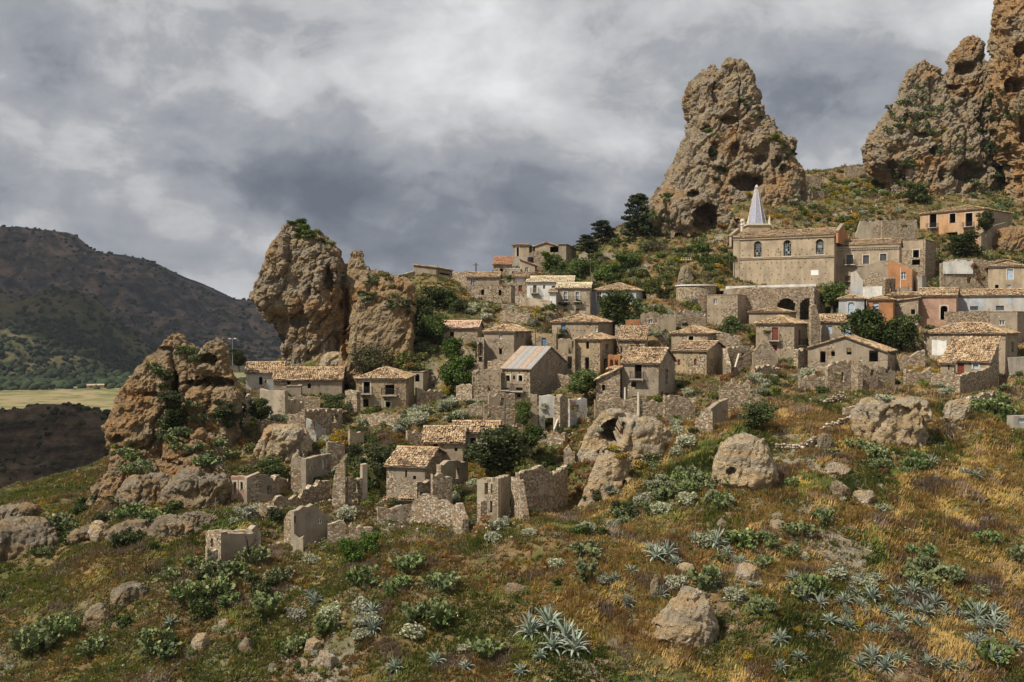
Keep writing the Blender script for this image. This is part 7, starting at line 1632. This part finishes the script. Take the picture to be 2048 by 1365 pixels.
# crag-side plants: they root on ledges of the rock
dg = bpy.context.evaluated_depsgraph_get(); dg.update()
def ledge(key, px, py, n, spread, s0, s1):
    r = random.Random(px * 3 + py)
    for i in range(n):
        a = ray(px + r.uniform(-spread, spread), py + r.uniform(-spread, spread)); ok, loc, nor, _, ob, _ = scene.ray_cast(dg, Vector((0, 0, 0)), a.normalized())
        if ok and loc.y < 320:
            plant(key, loc.x, loc.y + .1, r.uniform(s0, s1), .7, z=loc.z - .15, force=True)
for a_ in [('dark_green',590,452,5,12,1.6,2.6),('green',620,462,6,14,1.4,2.4),('olive',640,472,6,14,1.2,2.2),('silver',660,490,4,12,1.0,1.8),('pear',740,560,4,14,1.0,1.6),('dark_green',735,592,4,14,1.2,2.0),('silver',720,600,3,16,1.0,1.6),('pear',790,600,5,20,1.2,1.8),('dark_green',810,620,4,20,1.4,2.2),('olive',770,556,4,20,1.2,2.0),('silver',690,560,3,10,.9,1.4),
    ('dark_green',1490,205,3,10,1.4,2.4),('silver',1470,208,3,12,1.2,2.0),('dark_green',1432,305,3,10,2.0,3.0),('pear',1420,268,3,14,1.4,2.0),('green',1520,235,4,16,1.2,2.0),('olive',1560,290,6,18,1.8,2.8),('green',1575,310,5,14,1.6,2.6),('pear',1330,395,3,14,1.4,2.2),('rusty',1500,250,3,14,1.0,1.8),('golden',1500,385,3,12,1.4,2.0),('dark_green',1440,345,4,16,1.4,2.4),('green',1450,500,4,20,1.4,2.4),('golden',1440,530,4,20,1.6,2.4),('dark_green',1560,330,3,12,1.4,2.2),('silver',1545,275,3,10,1.2,1.8),('silver',1590,400,4,16,1.4,2.2),('rusty',1440,450,4,14,1.2,1.8),('pear',1320,450,8,22,1.6,2.4),
    ('pear',1800,220,7,24,1.6,2.4),('pear',1860,200,8,24,1.6,2.4),('pear',1850,250,8,22,1.6,2.4),('pear',1780,250,5,20,1.4,2.2),('golden',1880,270,4,18,1.4,2.0),('silver',1900,320,5,24,1.4,2.0),('pear',1900,290,6,24,1.4,2.2),('dark_green',1970,250,7,18,2.0,3.0),('dark_green',1985,300,8,14,2.0,3.0),('dark_green',1990,350,7,16,2.0,3.0),('green',1975,200,5,12,1.8,2.6),('pear',1950,310,6,20,1.4,2.0),('pear',2035,225,6,14,1.6,2.2),('olive',1820,270,5,24,1.4,2.2),('dark_green',1800,360,5,16,1.8,2.6),('pear',1805,340,6,16,1.6,2.4),('pear',1960,380,8,26,1.4,2.2),('silver',1840,160,3,14,1.2,1.8),('olive',1900,220,4,20,1.2,2.0),
    ('dark_green',340,810,9,20,1.6,2.6),('dark_green',350,860,9,20,1.6,2.6),('pear',380,830,7,22,1.2,1.8),('pear',385,715,5,12,1.2,1.8),('green',375,700,4,12,1.2,1.8),('silver',395,695,3,8,1.0,1.4),('pear',360,890,8,26,1.2,1.8),('dark_green',450,830,8,24,1.4,2.4),('pear',270,930,8,26,1.2,1.8),('rusty',430,870,5,18,1.0,1.6),('pear',420,910,7,22,1.2,1.8),('dark_green',330,760,5,14,1.2,2.0),('olive',240,900,5,20,1.0,1.6),('pear',300,740,3,20,.9,1.3),('dark_green',470,700,4,8,1.4,2.0),
    ('silver',1300,950,2,20,1.0,1.6),('dark_green',1240,910,3,16,.9,1.4),('golden',1240,905,3,12,1.2,1.8),('silver',1215,975,2,14,1.2,1.6),('pear',1295,930,5,16,1.0,1.5),('silver',1215,840,3,20,.9,1.3),('rusty',1190,940,4,16,1.0,1.5),('silver',1775,810,2,8,1.6,2.0),('dark_green',1180,990,3,14,1.0,1.6),('green',600,470,3,10,1.4,2.0),('rusty',1960,550,4,20,1.2,1.8)]:
    ledge(*a_)
# plants of single buildings: vines and balcony greenery
for key, px, py, n, sp_, s0, s1 in (('green',1127,606,3,6,1.2,1.8),('green',1155,606,2,5,1.0,1.4),('green',1122,668,3,5,1.2,1.6),('green',1535,665,2,4,.8,1.2),('rusty',1270,680,4,12,.7,1.1),('rusty',820,738,2,6,1.2,1.6),('golden',668,758,1,3,1.0,1.2),('rusty',1008,572,3,10,.7,1.0),('green',1100,520,6,12,1.6,2.4),('green',1110,545,6,14,1.6,2.4),('silver',1085,815,2,6,.8,1.2),('green',1190,515,5,10,1.4,2.0),('green',1205,520,4,10,1.4,2.0)):
    ledge(key, px, py, n, sp_, s0, s1)
# bushy banks: the thicket below the pines and the slope between the crags
for key, lst in (('green', [(1290,515,6,6),(1340,515,6,6),(1390,525,5,5),(1245,585,5,5),(1200,590,5,5),(1300,590,5,5),(1165,590,4,4),(1430,540,4,4),(1230,500,5,4),(1660,380,6,6),(1700,395,6,6),(1740,370,6,6),(1620,430,5,5),(1780,380,5,5),(1100,640,4,4),(1330,650,4,4),(1590,700,3,3),(2040,560,3,3),(1640,470,3,3),(1700,460,4,4),(2020,560,3,3)]),
                 ('olive', [(1310,535,5,6),(1360,560,5,6),(1270,600,5,5),(1330,600,5,5),(1410,560,4,4),(1300,570,5,5),(1620,380,5,6),(1660,370,5,6),(1720,365,5,6),(1600,440,4,4),(1750,430,5,5),(1680,430,5,5),(1800,400,4,4),(990,640,3,3),(1060,650,3,3),(1640,390,6,7),(1690,375,6,7),(1730,395,6,7),(1700,350,5,5),(1230,610,4,4),(1400,610,4,4),(1460,560,4,4),(1500,740,3,3)]),
                 ('silver', [(1330,640,4,5),(1360,640,3,4),(1260,640,3,3),(1400,640,3,3),(1650,395,5,5),(1720,430,5,5),(1600,410,4,4),(1780,420,4,4),(950,640,3,4),(980,650,3,4),(930,580,3,3),(1390,590,3,3)]),
                 ('golden', [(1370,530,3,3),(1410,590,3,3),(1640,440,4,4),(1560,440,3,3),(1740,450,4,4),(930,610,2,2),(1060,628,2,2),(1680,385,5,5),(1720,380,5,5),(1640,370,4,4),(1300,620,4,4)])):
    for a_ in lst:
        patch(key, *a_, s0=1.2, s1=2.6)
# weeds and shrubs that have grown up against the walls
r = random.Random(41)
for P0, a_, b_, Lw_, Rw_ in CARVE:
    for i in range(max(1, int(Lw_ / 2.6))):
        q = P0 + a_ * r.uniform(-.3, Lw_ + .3) - b_ * r.uniform(.3, 1.6)
        if r.random() < .62:
            plant(r.choice(['dark_green', 'green', 'olive', 'silver', 'rusty', 'golden', 'green', 'olive']), q.x, q.y, r.uniform(.5, 1.35), force=True)
# infill of the ground between the houses and ruins
r = random.Random(77); cnt = {'broom': 0, 'laurel': 0}; tr = 0
while min(cnt.values()) < 215 and tr < 6000:
    tr += 1; x_, y_ = r.uniform(480, 2040), r.uniform(480, 1030)
    if y_ > 800 + (x_ < 1130) * 230 or (x_ < 1000 and y_ < 640):
        continue
    D = hit(x_, y_)
    if D is None or D > 260:
        continue
    key = r.choice(('broom', 'laurel'))
    if cnt[key] < 215:
        p = at(x_, y_, D)
        if plant(key, p.x, p.y, r.uniform(.8, 2.0)) is not None:
            cnt[key] += 1
# weeds that hide the feet of the boulders
for bx, by, br_ in FEET:
    for i in range(4):
        an = r.uniform(3.4, 6.0); plant(r.choice(('laurel', 'olive', 'silver', 'rusty', 'broom')), bx + math.cos(an) * br_ * 1.02, by + math.sin(an) * br_ * .95, r.uniform(.4, .85), force=True)
# extra small agaves of the dense colony
for i in range(34):
    q_, w_ = r.uniform(1600, 2020), r.uniform(1185, 1350); p = at(q_, w_, hit(q_, w_)); plant('agave', p.x, p.y, r.uniform(.55, 1.0))
# thin scatter of low shrubs over the whole slope
r = random.Random(99); cnt = 0
while cnt < 250:
    D = 66 + 95 * r.random() ** 1.3; x = r.uniform(-.56, .56) * D; k = perlin(np.array([[x / 14, D / 14, 3.3]]))[0]
    key = r.choices(['green', 'olive', 'silver', 'rusty', 'dark_green', 'golden'], [3.0 if x < 15 else 1.6, 2.4, 1.2, 2.2, 1.6, 1.2])[0]
    if k + r.uniform(-.3, .3) > -.05 and plant(key, x, D, r.uniform(.45, 1.0), .8) is not None:
        cnt += 1

# ---- grass: one sheet of tufts, dry gold on the right, greener and browner to the left
def grass(name, n, dmin, dmax, hmin, hmax, blades, label, seed, power=1.0):
    g_ = np.random.default_rng(seed); D = dmin + (dmax - dmin) * g_.random(n) ** power; x = g_.uniform(-.57, .57, n) * D
    q = np.stack([x, D, 0 * x], 1)
    B = np.array(BLOCK); keep = np.ones(n, bool)
    for bx, by, br_ in B:
        keep &= (x - bx) ** 2 + (D - by) ** 2 > (br_ * .8) ** 2
    bare = fbm(q / 9.0 + 40, 3); keep &= (bare < .38) | (g_.random(n) < .25)
    x, D, q = x[keep], D[keep], q[keep]; n = len(x); z = hgt(x, D)
    f1 = fbm(q / 11.0, 4) * 1.15 + .13 * g_.normal(size=n); f2 = fbm(q / 4.0 + 20, 4) * 1.1 + .13 * g_.normal(size=n); f3 = fbm(q / 30.0 + 60, 2)
    left_ = np.clip(.25 - (x / D) * 2.0 + f3 * .4, 0, 1)[:, None]
    right = np.clip((x / D) * 2.2 + .05 + f3 * .5, -1, 1)
    pal = {'straw': (.42, .28, .115), 'gold': (.36, .245, .06), 'rust': (.30, .17, .065), 'umber': (.20, .145, .06), 'green': (.165, .17, .045), 'dkgreen': (.085, .105, .028), 'mauve': (.24, .175, .13), 'olive': (.19, .17, .05)}
    P_ = {k: np.array(v) for k, v in pal.items()}
    col = np.where((f1 > .0)[:, None], P_['green'], P_['rust'])
    col = np.where((f1 > .02)[:, None] & (left_ > .3), P_['green'] * .9 + P_['olive'] * .1, col); col = np.where((col == P_['rust']).all(1)[:, None], P_['rust'] * (1 - .7 * left_) + P_['umber'] * 1.1 * .7 * left_, col)
    col = np.where(((f1 > .5))[:, None], P_['dkgreen'], col)
    col = np.where(((f1 < -.05) & (f2 > .1))[:, None], P_['umber'], col); col = np.where(((f1 < .1) & (f2 < -.35))[:, None], P_['olive'], col)
    col = np.where(((right > .18) & (f1 < .12))[:, None], P_['straw'], col); col = np.where(((right > .3) & (f2 > .25) & (f1 < .35))[:, None], P_['rust'], col)
    col = np.where(((f2 > .42) & (f1 < .2))[:, None], P_['mauve'], col); col = np.where(((f2 < -.55))[:, None], P_['gold'], col)
    col = col * (1 + g_.normal(0, .16, (n, 1)))
    h = g_.uniform(hmin, hmax, n) * (1 + .45 * np.clip(f2, -.8, .8)) * (1 + .35 * np.clip(right, 0, 1))
    # blades
    k = blades; az = (fbm(q / 3.5 + 90, 2) * 2.6 - .9)[:, None] + g_.normal(0, .65, (n, k)); ln = (h[:, None] * g_.uniform(.6, 1.15, (n, k))); lean = g_.uniform(.15, .75, (n, k)); rad = g_.uniform(0, .75, (n, k)) * h[:, None]; az2 = g_.uniform(0, 6.283, (n, k))
    bx, by = x[:, None] + rad * np.cos(az2), D[:, None] + rad * np.sin(az2); bz = np.repeat(z[:, None] - .04, k, 1)
    wd = .035 * (1 + D[:, None] / 90) * g_.uniform(.7, 1.4, (n, k)); ca, sa = np.cos(az), np.sin(az)
    V = np.empty((n, k, 3, 3)); V[..., 0, 0] = bx - sa * wd; V[..., 0, 1] = by + ca * wd; V[..., 0, 2] = bz; V[..., 1, 0] = bx + sa * wd; V[..., 1, 1] = by - ca * wd; V[..., 1, 2] = bz
    V[..., 2, 0] = bx + ca * ln * lean; V[..., 2, 1] = by + sa * ln * lean; V[..., 2, 2] = bz + ln * (1 - lean * .35)
    C = np.repeat(np.clip(col, .01, .8), k * 3, 0)
    o = link(name, fast_mesh(name, V.reshape(-1, 3), np.arange(n * k * 3).reshape(-1, 3), C), M_grass); tag(o, label, kind='stuff')
grass('grass', 72000, 62, 120, .26, .55, 9, 'dry and green grass covering the lower slope', 1, .9)
grass('upper_grass', 40000, 112, 215, .3, .6, 7, 'dry grass between the houses of the village', 2, 1.0)
grass('crest_grass', 15000, 200, 285, .4, .8, 6, 'scrubby grass under the crags', 3, 1.0)
# low herbs: leafy tufts that break up the grass
def herbs(name, n, dmin, dmax, cols, label, seed, size, thr, dens=14):
    g_ = np.random.default_rng(seed); D = dmin + (dmax - dmin) * g_.random(n); x = g_.uniform(-.57, .57, n) * D; q = np.stack([x, D, 0 * x], 1)
    ok = fbm(q / 8.0 + seed * 7.7, 3) > thr; x, D = x[ok], D[ok]; m = len(x); z = hgt(x, D); s = g_.uniform(.25, .6, m)
    d = g_.normal(size=(m, dens, 3)); d /= np.linalg.norm(d, axis=2)[..., None]; d[..., 2] = np.abs(d[..., 2]) * .75
    Pn = np.stack([x, D, z], 1)[:, None] + d * s[:, None, None] * g_.uniform(.5, 1.0, (m, dens, 1)); C = np.array(cols)[g_.integers(len(cols), size=m)] * (1 + g_.normal(0, .2, (m, 1)))
    C = np.repeat(C, dens, 0) * (1 + g_.normal(0, .25, (m * dens, 1)))
    V, Fq = leaf_quads(Pn.reshape(-1, 3), d.reshape(-1, 3), size, g_, .4)
    o = link(name, fast_mesh(name, V, Fq, np.repeat(np.clip(C, .01, .8), 4, 0)), M_grass); tag(o, label, kind='stuff')
herbs('weeds', 16000, 62, 135, [(.10, .13, .03), (.07, .10, .025), (.15, .15, .05), (.20, .17, .05)], 'low green weeds in patches on the slope', 4, .085, .05, 16)
herbs('dry_weeds', 14000, 62, 140, [(.24, .135, .05), (.20, .12, .07), (.30, .19, .06), (.16, .10, .06)], 'low brown dried weeds on the slope', 5, .08, .0, 16)
herbs('village_weeds', 14000, 110, 260, [(.12, .14, .04), (.20, .18, .07), (.28, .19, .05), (.22, .22, .14)], 'weeds between the houses', 6, .12, -.1, 14)
herbs('yellow_flowers', 1500, 62, 150, [(.55, .38, .02), (.50, .30, .01)], 'tiny yellow flowers dotted over the slope', 7, .07, .1, 9)
herbs('white_flowers', 500, 62, 110, [(.75, .75, .68)], 'tiny white flowers dotted over the slope', 8, .05, .1, 6)
herbs('purple_flowers', 900, 62, 115, [(.34, .19, .36), (.28, .17, .30)], 'tiny purple flowers on the slope', 9, .05, .25, 10)
herbs('scrub', 15000, 175, 290, [(.09, .11, .03), (.15, .14, .05), (.20, .20, .12), (.24, .17, .045), (.07, .085, .03)], 'low scrub covering the steep ground under the crags', 10, .20, -.25, 34)
herbs('slope_scrub', 10500, 62, 150, [(.09, .11, .03), (.13, .13, .045), (.075, .095, .03), (.20, .15, .06), (.19, .20, .12)], 'low mixed scrub over the lower slope', 11, .11, -.12, 36)
# tell plants with the same words apart by their order across the slope
ORD = ['leftmost', 'second', 'third', 'fourth', 'fifth', 'sixth', 'seventh', 'eighth', 'ninth', 'tenth', 'eleventh', 'twelfth', 'thirteenth', 'fourteenth', 'fifteenth', 'sixteenth', 'seventeenth', 'eighteenth', 'nineteenth', 'twentieth'] + [f'twenty-{x}' for x in ('first', 'second', 'third', 'fourth', 'fifth', 'sixth', 'seventh', 'eighth', 'ninth')]
by = {}
for o in COL.objects:
    if o.parent is None and o.get('group') in GRPS.values():
        by.setdefault(o['label'], []).append(o)
for lb, os_ in by.items():
    if 1 < len(os_) <= 29:
        os_.sort(key=lambda o: proj(o.location)[0])
        for i, o in enumerate(os_):
            o['label'] = lb + (', leftmost one' if i == 0 else ', rightmost one' if i == len(os_) - 1 else f', {ORD[i]} from left')


# ------------------------------------------------------------------ thin haze in the air
q = MB(); q.box((-3200, -40, -140), (1500, 3500, 270)); hz = q.build('haze', None); tag(hz, 'thin blue haze in the air over the valley', kind='stuff')
m = bpy.data.materials.new('haze'); m.use_nodes = True; m.node_tree.nodes.clear(); t = NT(m.node_tree)
vp = t.n('ShaderNodeVolumePrincipled', {'Color': (0.80, 0.87, 1.0), 'Density': 0.000045, 'Anisotropy': 0.2}); t.n('ShaderNodeOutputMaterial', {'Volume': vp.outputs[0]}); hz.data.materials.append(m)
scene.cycles.volume_bounces = 0
